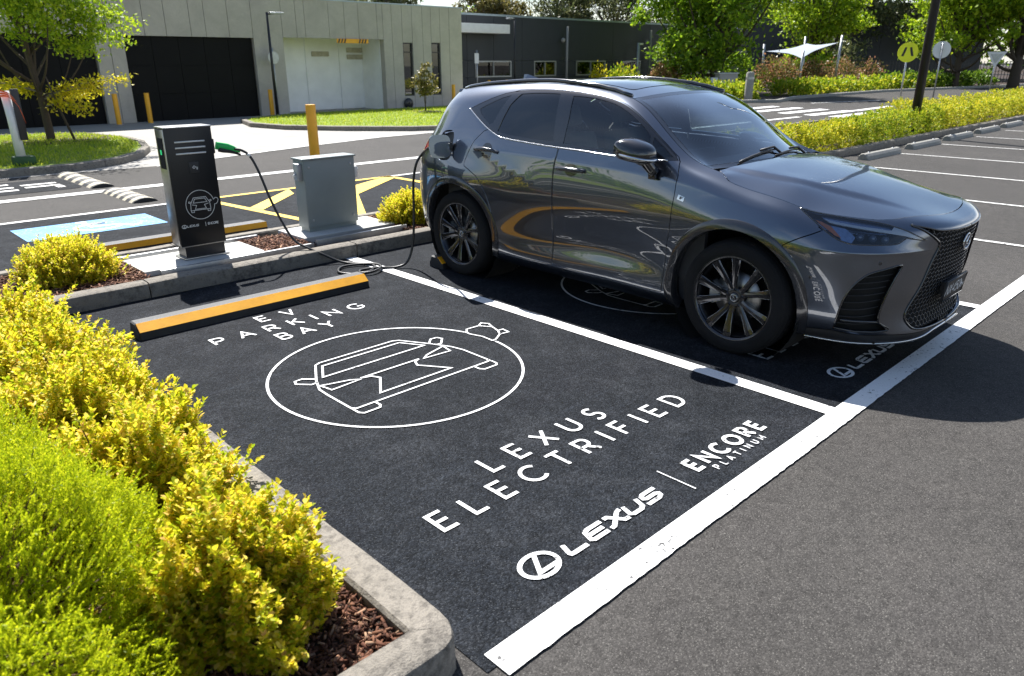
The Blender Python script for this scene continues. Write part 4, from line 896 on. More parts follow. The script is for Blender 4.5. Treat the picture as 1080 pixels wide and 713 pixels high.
gxa = np.array([shell_yz(y, z, 0)[0] for y, z in gx_pts]); gxf = tps(gx_pts+[(-y, z) for y, z in gx_pts if y > 0], list(gxa)+[x for (y, z), x in zip(gx_pts, gxa) if y > 0], 1e-4)
PW, PH = .040, .027
zi = 0; z = .262
while z < .93:
    segs = []; cur = []
    ys = np.arange(-.56, .5601, PW/4)
    for k, y in enumerate(ys):
        ph = (y/PW+.5*zi) % 1; zz = z+PH*.5*(abs(ph-.5)*2-.5)*1.0
        if in_poly([(y, zz)], gfull)[0]: cur.append((y, zz))
        else:
            if len(cur) > 1: segs.append(cur)
            cur = []
    if len(cur) > 1: segs.append(cur)
    for sg in segs:
        yz = np.array(sg); xv = gxf(yz)
        gm.tube([(x+.008, y, q) for x, (y, q) in zip(xv, sg)], .0027, 5, caps=False)
        for (y, q), x in zip(sg, xv):
            ph = (y/PW+.5*zi) % 1
            if abs(ph) < .06 or abs(ph-1) < .06:
                x2 = gxf([(y, q+PH*.5)])[0]
                if in_poly([(y, q+PH*.5)], gfull)[0]: gm.tube([(x+.006, y, q), (x2+.006, y, q+PH*.5)], .0026, 5, caps=False)
    zi += 1; z += PH
gm.build('grille_mesh', M['archpl'], GR)
for s_ in (1, -1):
    MB().tube(mir(uv_path([(0.0, 1.134), (.11, 1.137), (.25, 1.141), (.366, 1.153), (.45, 1.220), (.537, 1.290)], .001, 5), s_), .006, 6).build('grille_surround', M['archpl'], GR)
    MB().tube(mir(uv_path([(.535, 1.276), (.46, 1.127), (.398, 1.02), (.348, .915), (.375, .75), (.408, .593), (.443, .48), (.486, .368), (.458, .311), (.394, .280), (.2, .264), (0, .258)], .002, 4), s_), .0065, 6).build('grille_surround', M['gloss'], GR)
# emblem: oval ring with a slanted letter L
ex = float(gxf([(0, .765)])[0]); em = MB()
ring = [(ex-.012, .046*math.cos(a)*1.32, .765+.046*math.sin(a)) for a in np.linspace(0, 2*math.pi, 40, endpoint=False)]
em.tube(ring, .0062, 8, closed=True); em.tube([(ex-.012, -.020, .797), (ex-.012, .016, .747), (ex-.012, -.042, .747)], .0062, 8)
em.build('emblem', M['chrome'], GR); EMB = GR
MB().lathe([(.001, -.001), (.044, -.001), (.047, .006)], 32, 'x', (ex-.010, 0, .765)).build('emblem_backing', M['gloss'], EMB)
# ---- air intakes, lamps, plate
for s_ in (1, -1):
    a = region('intake', off=-.040); AI = pobj('air_intake', a if s_ > 0 else mirrored(*a), 'void', CAR)
    im = MB()
    for k in range(9):
        v0 = .31+.047*k; cur = [p for p in [(u, v0+.10*(.95-u)) for u in np.linspace(.56, .95, 30)] if in_poly([p], INTAKE)[0]]
        if len(cur) > 2: im.tube(mir(uv_path(cur, -.024, 2), s_), .0032, 5)
    im.build('intake_mesh', M['plastic'], AI)
    MB().tube(mir(uv_path(INTAKE+[INTAKE[0]], .0, 3), s_), .006, 6).build('intake_trim', M['gloss'], AI)
    MB().tube(mir(uv_path([(.92, .345), (.80, .350), (.70, .345), (.66, .34)], -.006, 4), s_), .009, 6).build('intake_trim', M['gloss'], AI)
    # headlamp: bucket, guide lights, projectors, amber, cover
    hb_ = region('head', off=-.045); HL = pobj('headlight', hb_ if s_ > 0 else mirrored(*hb_), 'lamp_in', CAR)
    def up(name, poly, off, mat, fl=.012):
        a = uv_panel(poly, off, .012, 0, fl); return pobj(name, a if s_ > 0 else mirrored(*a), mat, HL)
    up('light_block', [(1.0, 1.362), (.861, 1.362), (.704, 1.300), (.640, 1.252), (.655, 1.175), (.705, 1.180), (.838, 1.216), (.929, 1.275), (.985, 1.290)], -.018, 'guide')
    up('daytime_light', [(.990, 1.275), (.933, 1.250), (.787, 1.203), (.665, 1.160), (.640, 1.235), (.590, 1.175), (.485, 1.028), (.55, 1.050), (.595, 1.080), (.662, 1.106), (.772, 1.148), (.881, 1.190), (.965, 1.215)], -.003, 'drl')
    up('reflector_panel', [(.965, 1.19), (.89, 1.165), (.86, 1.06), (.89, .995), (.94, 1.015)], -.020, 'guide')
    up('amber_reflector', [(1.060, 1.215), (1.020, 1.205), (.972, 1.155), (.940, 1.035), (.968, 1.052), (1.012, 1.125)], -.004, 'amber')
    pj = MB()
    for uu_, vv_ in ((.83, 1.075), (.765, 1.065), (.70, 1.050)):
        p = shell(uu_, vv_)[0]-shell_normal(uu_, vv_)[0]*.038
        b_ = bmesh.new(); bmesh.ops.create_uvsphere(b_, u_segments=16, v_segments=10, radius=.024); pj.bm(b_, Matrix.Translation((p[0], p[1]*s_, p[2])), True)
    pj.build('projector', M['proj'], HL)
    hc = region('head', off=.001); pobj('headlight_cover', hc if s_ > 0 else mirrored(*hc), 'lens', HL)
    MB().tube(mir(uv_path(HEAD+[HEAD[0]], -.001, 3), s_), .004, 6).build('headlight_trim', M['gloss'], HL)
    # parking sensors and tow cover
    for uu_, vv_ in ((.755, .775), (1.12, .62)):
        p = shell(uu_, vv_)[0]; n_ = shell_normal(uu_, vv_)[0]*[1, s_, 1]; R_ = Vector(n_).to_track_quat('Z', 'Y').to_matrix().to_4x4(); R_.translation = Vector((p[0], p[1]*s_, p[2]))
        m_ = MB(); m_.lathe([(.0115, -.002), (.0115, .0012), (.009, .0018), (0, .0018)], 16); m_.v = [tuple(R_ @ Vector(q)) for q in m_.v]; m_.build('parking_sensor', M['archpl'], BUMPER)
# number plate
pc = Vector((-1.004, 0, .475)); PB = MB(); PB.box(-.0, .012, -.186, .186, -.067, .067, .004); tilt = math.radians(-7)
PBO = PB.build('number_plate', M['plastic'], CAR, auto=40); PBO.location = pc; PBO.rotation_euler = (0, tilt, 0)
MB().box(.012, .05, -.12, .12, -.04, .04).build('plate_bracket', M['plastic'], PBO)
MB().tube([(-.002, y, z_) for y, z_ in ((-.182, -.063), (.182, -.063), (.182, .063), (-.182, .063))], .0025, 5, closed=True).build('plate_rim', M['archpl'], PBO)
st, wd_ = glyphs('NX', .062, .012, .008, .18); st2, w2 = glyphs('450', .062, .012, .008, .18); st3, w3 = glyphs('h+', .052, .010, .006, .1)
tot = wd_+.022+w2+.012+w3; al = [[(p[0], p[1]) for p in s] for s in st]+[[(p[0]+wd_+.022, p[1]) for p in s] for s in st2]+[[(p[0]+wd_+.034+w2, p[1]) for p in s] for s in st3]
V, F = strokes_mesh(al, .0085); V = [(-.0016-z_*.5, -(x-tot/2), y-.030) for x, y, z_ in V]; MB().add(V, [f for f in F]).build('plate_lettering', M['platechr'], PBO)
# ---- mirrors
for s_, dr in ((1, DF[0]), (-1, DF[1])):
    # shell of the mirror: rounded wedge, cross-sections along y (outwards)
    secs = []
    for yy, sc, dx in ((.905, .72, .03), (.93, .90, .015), (.98, 1.0, .0), (1.04, .98, .006), (1.09, .84, .022), (1.115, .55, .045)):
        ring = []
        for a in np.linspace(0, 2*math.pi, 28, endpoint=False):
            ca, sa = math.cos(a), math.sin(a); ex_ = math.copysign(abs(ca)**.50, ca); ez_ = math.copysign(abs(sa)**.58, sa)
            xx = .735+dx+.125*sc*ex_*(1.0 if ca > 0 else 1.05); zz = 1.245+.073*sc*ez_-.026*(ex_ < 0)*abs(ex_)*(ez_ > 0)+.012*ex_
            ring.append((xx, yy*s_, zz))
        secs.append(ring)
    m_ = MB(); n = 28; V = [p for r in secs for p in r]; F = []
    for i in range(len(secs)-1):
        for k in range(n):
            f = (i*n+k, i*n+(k+1) % n, (i+1)*n+(k+1) % n, (i+1)*n+k); F.append(f if s_ < 0 else f[::-1])
    F += [tuple(range(n)), tuple((len(secs)-1)*n+k for k in range(n))]
    MI = m_.add(V, F, True).build('wing_mirror', M['gloss'], CAR, auto=60, recalc=True)
    # chrome blade round the lower front edge, lower half shell, stalk, mirror glass
    bl = [(.64, .915, 1.190), (.618, .95, 1.190), (.607, 1.0, 1.190), (.615, 1.05, 1.194), (.645, 1.095, 1.202), (.72, 1.118, 1.213), (.80, 1.112, 1.222)]
    MB().tube(mir(smooth_path(bl, 4), s_), .010, 8).build('mirror_indicator', M['chrome'], MI)
    if s_ < 0: MI.matrix_local = Matrix.Translation((.21, .04, -.085)) @ Matrix.Translation((.735, -.95, 1.2)) @ Matrix.Rotation(math.radians(38), 4, 'Z') @ Matrix.Translation((-.735, .95, -1.2))   # folded in
    MB().tube(mir([(.66, .90, 1.10), (.675, .925, 1.125), (.70, .96, 1.175), (.72, .99, 1.20)], s_), [.036, .036, .042, .05], 10).build('mirror_stalk', M['gloss'], MI)
    MB().box(.645, .70, min(s_*.898, s_*.925), max(s_*.898, s_*.925), 1.055, 1.12, .008).build('mirror_foot', M['gloss'], MI)
    mg = [(.868, s_*(.93+.15*.5*(1+math.cos(a))), 1.245+.055*math.sin(a)) for a in np.linspace(0, 2*math.pi, 24, endpoint=False)]
    MB().poly(mg).build('mirror_glass', M['chrome'], MI)
    # door handles with the dished recess
# ---- door handles
for s_, df, dr in ((1, DF[0], DR[0]), (-1, DF[1], DR[1])):
    for (ua, va, ub, vb), par in (((3.110, 1.004, 2.855, 1.010), df), ((4.005, 1.062, 3.770, 1.060), dr)):
        um, vm = (ua+ub)/2, (va+vb)/2
        rec = [(um+.062*math.cos(a), vm+.001+.047*math.sin(a)) for a in np.linspace(0, 2*math.pi, 28, endpoint=False)]
        a = uv_panel(rec, .0015, .012); HD0 = None
        path = [(ua, va-.004), (ua-.01, va), (um+.03, vm+.004), (um-.03, vm+.004), (ub+.02, vb+.002), (ub, vb-.006)]
        offs = [.006, .026, .034, .034, .028, .008]; q = np.array(path); P = shell(q[:, 0], q[:, 1])+shell_normal(q[:, 0], q[:, 1])*np.array(offs)[:, None]
        P = smooth_path([tuple(p*[1, s_, 1]) for p in P], 5); nP = len(P)
        R = [.009+.0075*math.sin(math.pi*min(1, .12+i/(nP-1)*.85)) for i in range(nP)]
        hm = MB(); hm.tube(P, R, 10); hm.v = [(x, y, z_) for x, y, z_ in hm.v]
        HD = par; hm.build('door_handle', M['archpl'], par)
        pobj('handle_recess', a if s_ > 0 else mirrored(*a), 'gloss', HD)
        MB().tube([tuple(Vector(p)+Vector((0, s_*.004, .0135))) for p in P[4:-4]], .0032, 6).build('handle_strip', M['gloss'], HD)
# badge on the wing
for s_ in (1, -1):
    a = uv_panel([(2.035, .985), (2.042, .945), (1.990, .938), (1.984, .978)], .003, .01, 0, .004); BD = pobj('wing_badge', a if s_ > 0 else mirrored(*a), 'chrome', CAR)
    a = uv_panel([(2.020, .975), (2.024, .952), (2.012, .950), (2.010, .960), (2.000, .959), (2.0, .965), (2.009, .967), (2.008, .971), (1.994, .970), (1.993, .976)], .0042, .01); pobj('badge_letter', a if s_ > 0 else mirrored(*a), 'gloss', BD)
# ---- fuel flap standing open, socket behind it
pf = shell(FUELC[0], FUELC[1])[0]
a = region('fuel', off=-.035); pobj('charge_recess', a, 'plastic', CAR); a = mirrored(*region('fuel', gap=.002, flange=.012)); pobj('charge_flap_cover', a, 'paint', CAR)
fl = MB(); pts = [(FUELR*.98*math.copysign(abs(math.cos(t_))**.55, math.cos(t_)), FUELR*.98*math.copysign(abs(math.sin(t_))**.55, math.sin(t_))) for t_ in np.linspace(0, 2*math.pi, 32, endpoint=False)]
fl.prism(pts, -.006, .006); FLAP = fl.build('charge_flap', M['paint'], CAR, auto=40)
hinge = Vector((pf[0]-.105, pf[1]+.018, pf[2])); nrm = Vector((-.94, .34, .0)).normalized(); side = Vector((.34, .94, 0)).normalized()
upv = Vector((.02, -.22, 1)).normalized(); upv = (upv-side*upv.dot(side)).normalized()
Rm = Matrix((side, upv, side.cross(upv))).transposed().to_4x4(); Rm.translation = hinge+side*.105; FLAP.matrix_local = Rm
MB().box(-.115, -.085, -.03, .03, -.012, .012, .004).build('flap_hinge', M['plastic'], FLAP)
SOCKET = pf+shell_normal(FUELC[0], FUELC[1])[0]*.0
MB().lathe([(.036, 0), (.036, .012), (.030, .014), (.030, .004), (0, .004)], 24, 'y', (pf[0], pf[1]-.034, pf[2])).build('charge_socket', M['gloss'], CAR)
# ---- wipers
for y0, y1, x0, x1 in ((.42, -.10, .16, .30), (-.02, -.52, .13, .32)):
    p = [(x, y, float(fws([(x, y)])[0])+.014) for x, y in zip(np.linspace(x0+.16, x1+.04, 8), np.linspace(y0, y1, 8))]
    wp = MB(); wp.tube(p, .0065, 6); WPR = wp.build('wiper', M['plastic'], CAR)
    MB().tube([(p[-1][0]-.03, p[-1][1]-.05, p[-1][2]-.03), (p[-1][0]+.0, p[-1][1]+.02, p[-1][2]+.02), (p[4][0], p[4][1], p[4][2]+.018)], .009, 6).build('wiper_arm', M['plastic'], WPR)
# cowl panel under the wipers
cw = MB(); cwl = [(x-.004, y, z_-.014) for x, y, z_ in cowl]; cwr = [(.385-.135*(1-(y/ye)**2)+.05, y, pil[0, 2]-.03) for _, y, _ in cowl]
n = len(cwl); V = cwl+cwr; V2 = [(x, -y, z_) for x, y, z_ in V]
cw.add(V, [(i, i+1, n+i+1, n+i) for i in range(n-1)]); cw.add(V2, [(i, n+i, n+i+1, i+1) for i in range(n-1)]); cw.build('cowl', M['plastic'], CAR)
# ---- cabin
IN = MB(); IN.box(.30, 2.95, -.78, .78, .24, .40); IN.box(.30, 2.95, -.80, -.765, .40, 1.10); IN.box(.30, 2.95, .765, .80, .40, 1.10); IN.build('cabin_tub', M['interior'], CAR)
ds = MB(); ds.box(.42, .92, -.76, .76, .88, 1.09, .06); ds.box(.86, .98, .18, .56, 1.05, 1.13, .03); ds.box(.90, 1.6, -.12, .12, .45, .82, .03); ds.box(.88, .92, -.20, .12, 1.02, 1.17, .012); ds.build('dashboard', M['interior'], CAR, auto=40)
sw = MB(); R_ = Matrix.Translation((1.07, .36, 1.02)) @ Matrix.Rotation(math.radians(-24), 4, 'Y')
for pth, r in (([(0, .185*math.cos(a), .185*math.sin(a)) for a in np.linspace(0, 2*math.pi, 32, endpoint=False)], .015),): sw.tube([R_ @ Vector(p) for p in pth], r, 8, closed=True)
for pth in ([(0, -.18, 0), (0, .18, 0)], [(0, 0, 0), (0, 0, -.18)]): sw.tube([R_ @ Vector(p) for p in pth], .022, 8)
sw.build('steering_wheel', M['interior'], CAR)
def seat(x, y, name, w=.50):
    b = MB(); b.box(x-.10, x+.42, y-w/2, y+w/2, .50, .68, .05)
    Rb = Matrix.Translation((x+.42, y, .62)) @ Matrix.Rotation(math.radians(17), 4, 'Y'); b.box(-.07, .07, -w/2, w/2, 0, .66, .055, Rb)
    s = b.build(name, M['seatfab'], CAR, auto=40)
    if w < .6:
        h = MB(); h.box(-.055, .045, -.13, .13, .70, .88, .045, Rb); h.tube([Rb @ Vector((0, -.05, .62)), Rb @ Vector((0, -.05, .74))], .008, 6); h.tube([Rb @ Vector((0, .05, .62)), Rb @ Vector((0, .05, .74))], .008, 6); h.build('headrest', M['seatfab'], s, auto=40)
    return s
seat(1.28, .36, 'seat'); seat(1.28, -.36, 'seat'); seat(2.18, 0, 'rear_bench', 1.25)
MB().box(2.75, 2.80, -.6, .6, .5, 1.05).build('rear_bench_panel', M['interior'], CAR)
MB().box(.98, 1.02, -.115, .115, 1.46, 1.535, .015).build('rear_view_mirror', M['plastic'], WS)
# ---- wheels
def make_wheel():
    """axis along +y (outer face towards +y), centre at the origin"""
    r = empty('wheel')
    ty = [(.268, .098), (.274, .107), (.300, .115), (.330, .112), (.352, .104), (.364, .090), (.3705, .070), (.372, .04), (.372, -.04), (.3705, -.075), (.360, -.098), (.33, -.112), (.29, -.112), (.262, -.10)]
    t = MB(); t.lathe(ty, 96, 'y'); t.build('tyre', M['rubber'], r); T_ = r
    tr = MB()       # tread blocks and shoulder lugs
    for k in range(72):
        a = 2*math.pi*k/72
        for y0, y1, r0, sk in ((.058, .098, .3675, .0), (.016, .050, .3722, .02), (-.03, .008, .3722, -.02), (-.085, -.042, .3705, .0)):
            c0, c1 = a+sk, a+2*math.pi/72*.80+sk
            p = []
            for rr_ in (r0-.01, r0+.0030):
                for yy in (y0, y1):
                    dr_ = -.010 if yy > .09 else (-.004 if yy < -.08 else 0)
                    for aa in (c0, c1): p.append(((rr_+dr_)*math.cos(aa), yy, -(rr_+dr_)*math.sin(aa)))
            tr.add(p, [(4, 5, 7, 6), (0, 1, 5, 4), (2, 6, 7, 3), (0, 4, 6, 2), (1, 3, 7, 5)])
    tr.build('tyre_tread', M['rubber'], T_, recalc=True)
    tw = MB()
    for rr_ in (.345, .300): tw.lathe([(rr_-.004, .1080 if rr_ > .34 else .1135), (rr_, .1100 if rr_ > .34 else .1158), (rr_+.004, .1055 if rr_ > .34 else .1135)], 96, 'y')
    tw.build('sidewall_rib', M['rubber'], T_)
    rm = MB(); rm.lathe([(.262, .100), (.266, .106), (.268, .103), (.262, .092), (.250, .082), (.243, .04), (.236, -.09), (.262, -.10)], 80, 'y'); rm.build('rim', M['rimdark'], r); RIM = r
    lp = MB(); lp.lathe([(.255, .084), (.258, .095), (.264, .1035), (.270, .1065), (.2745, .1085), (.277, .1075)], 80, 'y'); lp.build('rim_lip', M['darkchrome'], RIM)
    fc = MB(); sd = MB(); eg_ = MB()
    for k in range(5):
        for sg in (-1, 1):
            a = 2*math.pi*k/5+sg*math.radians(16.5)+math.radians(90-16)
            # spoke centre line leaves the hub near the pair axis and fans out
            a0 = a-sg*math.radians(6)
            def pt(rr_, aa, w, h): return (rr_*math.cos(aa)-w*math.sin(aa), h, (rr_*math.sin(aa)+w*math.cos(aa)))
            st_ = [(.045, a0, .022, .066), (.10, a0+(a-a0)*.35, .0165, .074), (.17, a0+(a-a0)*.75, .0195, .086), (.226, a, .0255, .096), (.258, a, .0300, .1000)]
            V = []
            for rr_, aa, w, h in st_:
                V += [pt(rr_, aa, -w, h-.004), pt(rr_, aa, -w*.15, h), pt(rr_, aa, w*.8, h), pt(rr_, aa, w, h-.006)]
            nS = len(st_); F = [(4*i+j, 4*i+j+1, 4*(i+1)+j+1, 4*(i+1)+j) for i in range(nS-1) for j in (0, 1, 2)]
            fc.add(V, F)
            for q_ in (0, 3): eg_.tube([V[4*i+q_] for i in range(1, nS)], .0017, 5)
            V2 = []
            for rr_, aa, w, h in st_:
                V2 += [pt(rr_, aa, -w, h-.004), pt(rr_, aa, -w*.85, h-.05), pt(rr_, aa, w*.85, h-.05), pt(rr_, aa, w, h-.006)]
            F2 = [(4*i+j, 4*(i+1)+j, 4*(i+1)+j+1, 4*i+j+1) for i in range(nS-1) for j in (0, 1, 2)]; sd.add(V2, F2)
    fc.build('spoke_face', M['darkchrome'], RIM, recalc=True); eg_.build('spoke_edge', M['machined'], RIM); sd.build('spoke_side', M['rimdark'], RIM, recalc=True)
    hb2 = MB(); hb2.lathe([(.070, .02), (.068, .058), (.055, .068), (.036, .070), (.034, .066)], 40, 'y'); hb2.build('hub', M['rimdark'], RIM)
    cp = MB(); cp.lathe([(.034, .064), (.033, .072), (.026, .075), (0, .075)], 32, 'y'); cp.build('centre_cap', M['gloss'], RIM); CP = r
    lg = MB(); lg.tube([(.021*math.cos(a)*1.15, .0755, .021*math.sin(a)) for a in np.linspace(0, 2*math.pi, 28, endpoint=False)], .0022, 6, closed=True); lg.tube([(.008, .0755, .015), (-.008, .0755, -.008), (.019, .0755, -.008)], .0022, 6); lg.build('cap_emblem', M['chrome'], CP)
    for k in range(5):
        a = 2*math.pi*k/5+.3; MB().lathe([(.010, .052), (.010, .070), (.007, .073), (0, .073)], 6, 'y', (.056*math.cos(a), 0, .056*math.sin(a)), False).build('wheel_nut', M['darkchrome'], RIM)
    dk = MB(); dk.lathe([(.06, .030), (.165, .030), (.165, .004), (.06, .004)], 48, 'y'); dk.build('brake_disc', M['steel'], r)
    cb = MB()
    prof = [(.115, -.9), (.182, -.9), (.188, -.45), (.188, .45), (.182, .9), (.115, .9)]
    ring = []
    for aa in np.linspace(-.42, .42, 8):
        for rr_, yy in ((.11, .0), (.11, .052), (.17, .056), (.192, .045), (.192, 0)): ring.append((rr_*math.cos(aa), yy, rr_*math.sin(aa)))
    F = [(5*i+j, 5*i+j+1, 5*(i+1)+j+1, 5*(i+1)+j) for i in range(7) for j in range(4)]; F += [(0, 1, 2, 3, 4), tuple(35+k for k in (4, 3, 2, 1, 0))]
    cb.add(ring, F); cb.box(.118, .185, .052, .062, -.05, .05, .004); cb.build('brake_caliper', M['caliper'], r, recalc=True)
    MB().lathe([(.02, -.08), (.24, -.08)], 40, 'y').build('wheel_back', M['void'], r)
    return r
w0 = make_wheel(); wheels = [w0]+[copy_tree(w0) for _ in range(3)]
for wv, (x, y, rot) in zip(wheels, ((0, .816, 0), (2.69, .812, 0), (0, -.816, math.pi), (2.69, -.812, math.pi))):
    wv.parent = CAR; wv.location = (x, y, .372)
    # caliper sits ahead of / behind the axle; x runs rearwards, so the front one is at the rear side
    wv.rotation_euler = (0, 0, rot)
# ================================================================ STREET FURNITURE
def wheel_stop(x0, x1, y, label, mats, group, h=.105, w=.19, run=.064):
    t = thing('wheel_stop', label, 'wheel stop', ((x0+x1)/2, y+w/2, .004), 0, group); L_ = (x1-x0)/2
    prof = [(-w/2, 0), (-w/2+.006, h*.46), (-w/2+.006+run, h*.985), (-w/2+.021+run, h), (w/2-.03, h), (w/2, h*.4), (w/2, 0)]
    def ext(pr, xa, xb, ch):
        m = MB(); n = len(pr); V = []
        for x, s_ in ((xa, 0), (xa+ch, 1), (xb-ch, 1), (xb, 0)):
            for yy, zz in pr: V.append((x, yy*(1 if s_ else .90), zz*(1 if s_ else .93)))
        F = [(i*n+k, i*n+(k+1) % n, (i+1)*n+(k+1) % n, (i+1)*n+k) for i in range(3) for k in range(n)]+[tuple(range(n-1, -1, -1)), tuple(3*n+k for k in range(n))]
        return m.add(V, F)
    ext(prof, -L_, L_, .012).build('body', M[mats[0]], t, recalc=True)
    if mats[1]:
        yl = MB(); a, b = -L_+.008, L_-.008; y0, z0, y1, z1 = -w/2+.0065, h*.49, -w/2+.004+run, h*.975
        yl.add([(a, y0, z0), (b, y0, z0), (b, y1, z1), (a, y1, z1), (a, y0+.008, z0-.006), (b, y0+.008, z0-.006), (b, y1+.008, z1-.006), (a, y1+.008, z1-.006)], [(0, 1, 2, 3), (4, 7, 6, 5), (0, 4, 5, 1), (3, 2, 6, 7), (0, 3, 7, 4), (1, 5, 6, 2)])
        yl.v = [(x, yy-.002, z+.0026) for x, yy, z in yl.v]; yl.build('yellow_strip', M[mats[1]], t, recalc=True)
    return t
ws_group = 'yellow and black rubber wheel stops'
wheel_stop(-2.24, -.37, 3.79, 'yellow topped black rubber wheel stop in the empty charging bay', ('blackrub', 'yellowtape'), ws_group)
wheel_stop(.42, 2.28, 3.79, 'black rubber wheel stop behind the rear tyre of the parked SUV', ('blackrub', 'yellowtape'), ws_group)
wheel_stop(-1.72, .05, 6.42, 'yellow faced wheel stop lying behind the charger beside the blue accessible panel', ('blackrub', 'yellowtape'), ws_group, h=.125, run=.012)
ST_LAB = ['nearest grey concrete wheel stop by the median hedge beyond the bonnet', 'second grey concrete wheel stop along the median hedge', 'third grey concrete wheel stop along the median hedge', 'fourth grey concrete wheel stop along the median hedge', 'farthest grey concrete wheel stop in frame at the right edge']
def con_stop(x0, x1, y, label):
    t = thing('concrete_wheel_stop', label, 'wheel stop', ((x0+x1)/2, y, .0), 0, 'concrete wheel stops along the median'); L_ = (x1-x0)/2
    pr = [(-.11, 0), (-.09, .07), (-.05, .115), (0, .128), (.05, .115), (.09, .07), (.11, 0)]; m = MB(); n = len(pr); V = []
    for x, s_ in ((-L_, .90), (-L_+.03, 1), (L_-.03, 1), (L_, .90)):
        for yy, zz in pr: V.append((x, yy*s_, zz*s_))
    F = [(i*n+k, i*n+k+1, (i+1)*n+k+1, (i+1)*n+k) for i in range(3) for k in range(n-1)]+[tuple(range(n)), tuple(3*n+k for k in range(n-1, -1, -1))]
    m.add(V, F); m.build('body', M['stopcon'], t, recalc=True)
    pn = MB()
    for x in (-L_*.7, L_*.7): pn.lathe([(.022, .10), (.022, .134), (.010, .136), (0, .136)], 12, 'z', (x, 0, 0))
    pn.build('fixing_pin', M['galv'], t)
for k in range(5):
    xl = 12.99+2.579*k; con_stop(xl-1.62, xl+.12, 4.40+.05*k, ST_LAB[k])
# ---- the charger
CH = thing('charging_station', 'black slim charging pedestal with three white louvres and a car roundel on its face', 'charger', (-1.12, 5.40, .13))
cx0, cx1 = -.205, .205
b = MB(); b.box(cx0, cx1, -.10, .10, .115, 1.145, .006); b.build('cabinet', M['chargerblk'], CH, auto=40)
b = MB(); b.box(cx0+.035, cx1-.015, -.085, .085, .012, .118); b.build('pedestal', M['polblk'], CH)
b = MB(); b.box(cx0+.01, cx1+.01, -.12, .12, 0, .014, .003); b.build('base_plate', M['steelbrushed'], CH, auto=40)
b = MB(); b.box(cx0-.004, cx1+.004, -.106, .106, 1.140, 1.152, .004); b.build('top_cap', M['steelbrushed'], CH, auto=40)
b = MB(); b.box(cx0+.0, cx1, -.1035, -.099, .112, .120); b.build('edge_trim', M['steelbrushed'], CH)
b = MB(); b.box(cx0-.006, cx0+.002, -.088, .088, .13, 1.13, .002); SP_ = b.build('side_panel', M['steelbrushed'], CH, auto=40)
b = MB(); b.box(cx0-.009, cx0-.004, -.06, .06, .80, 1.06); b.build('socket_recess', M['void'], SP_)
m_, t_, b2_, o_ = new_mat('status_light_green'); setp(b2_, color=(.02, .3, .1), emit=(.05, 1, .35), emits=.25); M['led'] = m_
b = MB(); b.box(cx0-.012, cx0-.008, -.012, .012, .92, .96); b.build('status_light', M['led'], SP_)
for k in range(3):
    z = .905+.0495*(2-k)+.02; MB().tube([(-.130, -.104, z-.130+.13), (.130, -.104, z)], .0068, 8).build('louvre', M['white'], CH)
b = MB(); b.box(-.035, .052, -.1035, -.099, .755, .850, .004); RD = b.build('card_reader', M['plastic'], CH, auto=40)
def decal(name, strokes, wd, mat, parent, y, ox, oz):
    V, F = strokes_mesh(strokes, wd); return MB().add([(x+ox, y-z*.3, yy+oz) for x, yy, z in V], F).build(name, M[mat], parent)
decal('reader_symbol', [[(-.014, 0), (0, .014), (.012, .004), (-.002, -.010), (-.014, 0)], arc(.012, -.008, .010, .010, -60, 60, 6), arc(.012, -.008, .017, .017, -50, 50, 6)], .004, 'white', RD, -.1045, .008, .803)
ic = [arc(0, 0, .128, .128, 14, 356, 50), [(.125, .035), (.140, .048), (.158, .044), (.166, .028), (.158, .006), (.142, -.010), (.128, -.008)]]
cr = [[(-.085, .015), (-.055, .066), (.055, .066), (.085, .015), (.09, -.045), (-.09, -.045), (-.085, .015)], [(-.062, .020), (-.046, .054), (.046, .054), (.062, .020), (-.062, .020)], [(-.075, .006), (-.035, -.003), (-.05, -.036), (.05, -.036), (.035, -.003), (.075, .006)], [(-.086, -.045), (-.086, -.062), (-.062, -.062), (-.062, -.045)], [(.086, -.045), (.086, -.062), (.062, -.062), (.062, -.045)], [(-.085, .018), (-.102, .026), (-.098, .036), (-.080, .028)], [(.085, .018), (.102, .026), (.098, .036), (.080, .028)]]
decal('car_roundel', ic+cr, .0048, 'white', CH, -.1022, .015, .475)
lw = roundel(-.130, .012, .020, .015)+[[(x*1.0, y) for x, y in s] for s in logo_word(-.105, .004, .105, .016)]
decal('maker_lettering', lw, .0042, 'white', CH, -.1022, -.025, .285)
decal('dealer_lettering', spread_text('ENCORE', .040, .135, .004, .018)+[[(.018, -.006), (.018, .03)]], .0045, 'white', CH, -.1022, .02, .285)
# holster and green plug on the right flank
b = MB(); b.box(cx1-.001, cx1+.035, -.05, .05, .90, 1.03, .01); b.build('plug_holster', M['plastic'], CH, auto=40)
b = MB(); b.box(cx1-.001, cx1+.022, -.03, .03, .74, .80, .008); b.build('lock_button', M['plastic'], CH, auto=40)
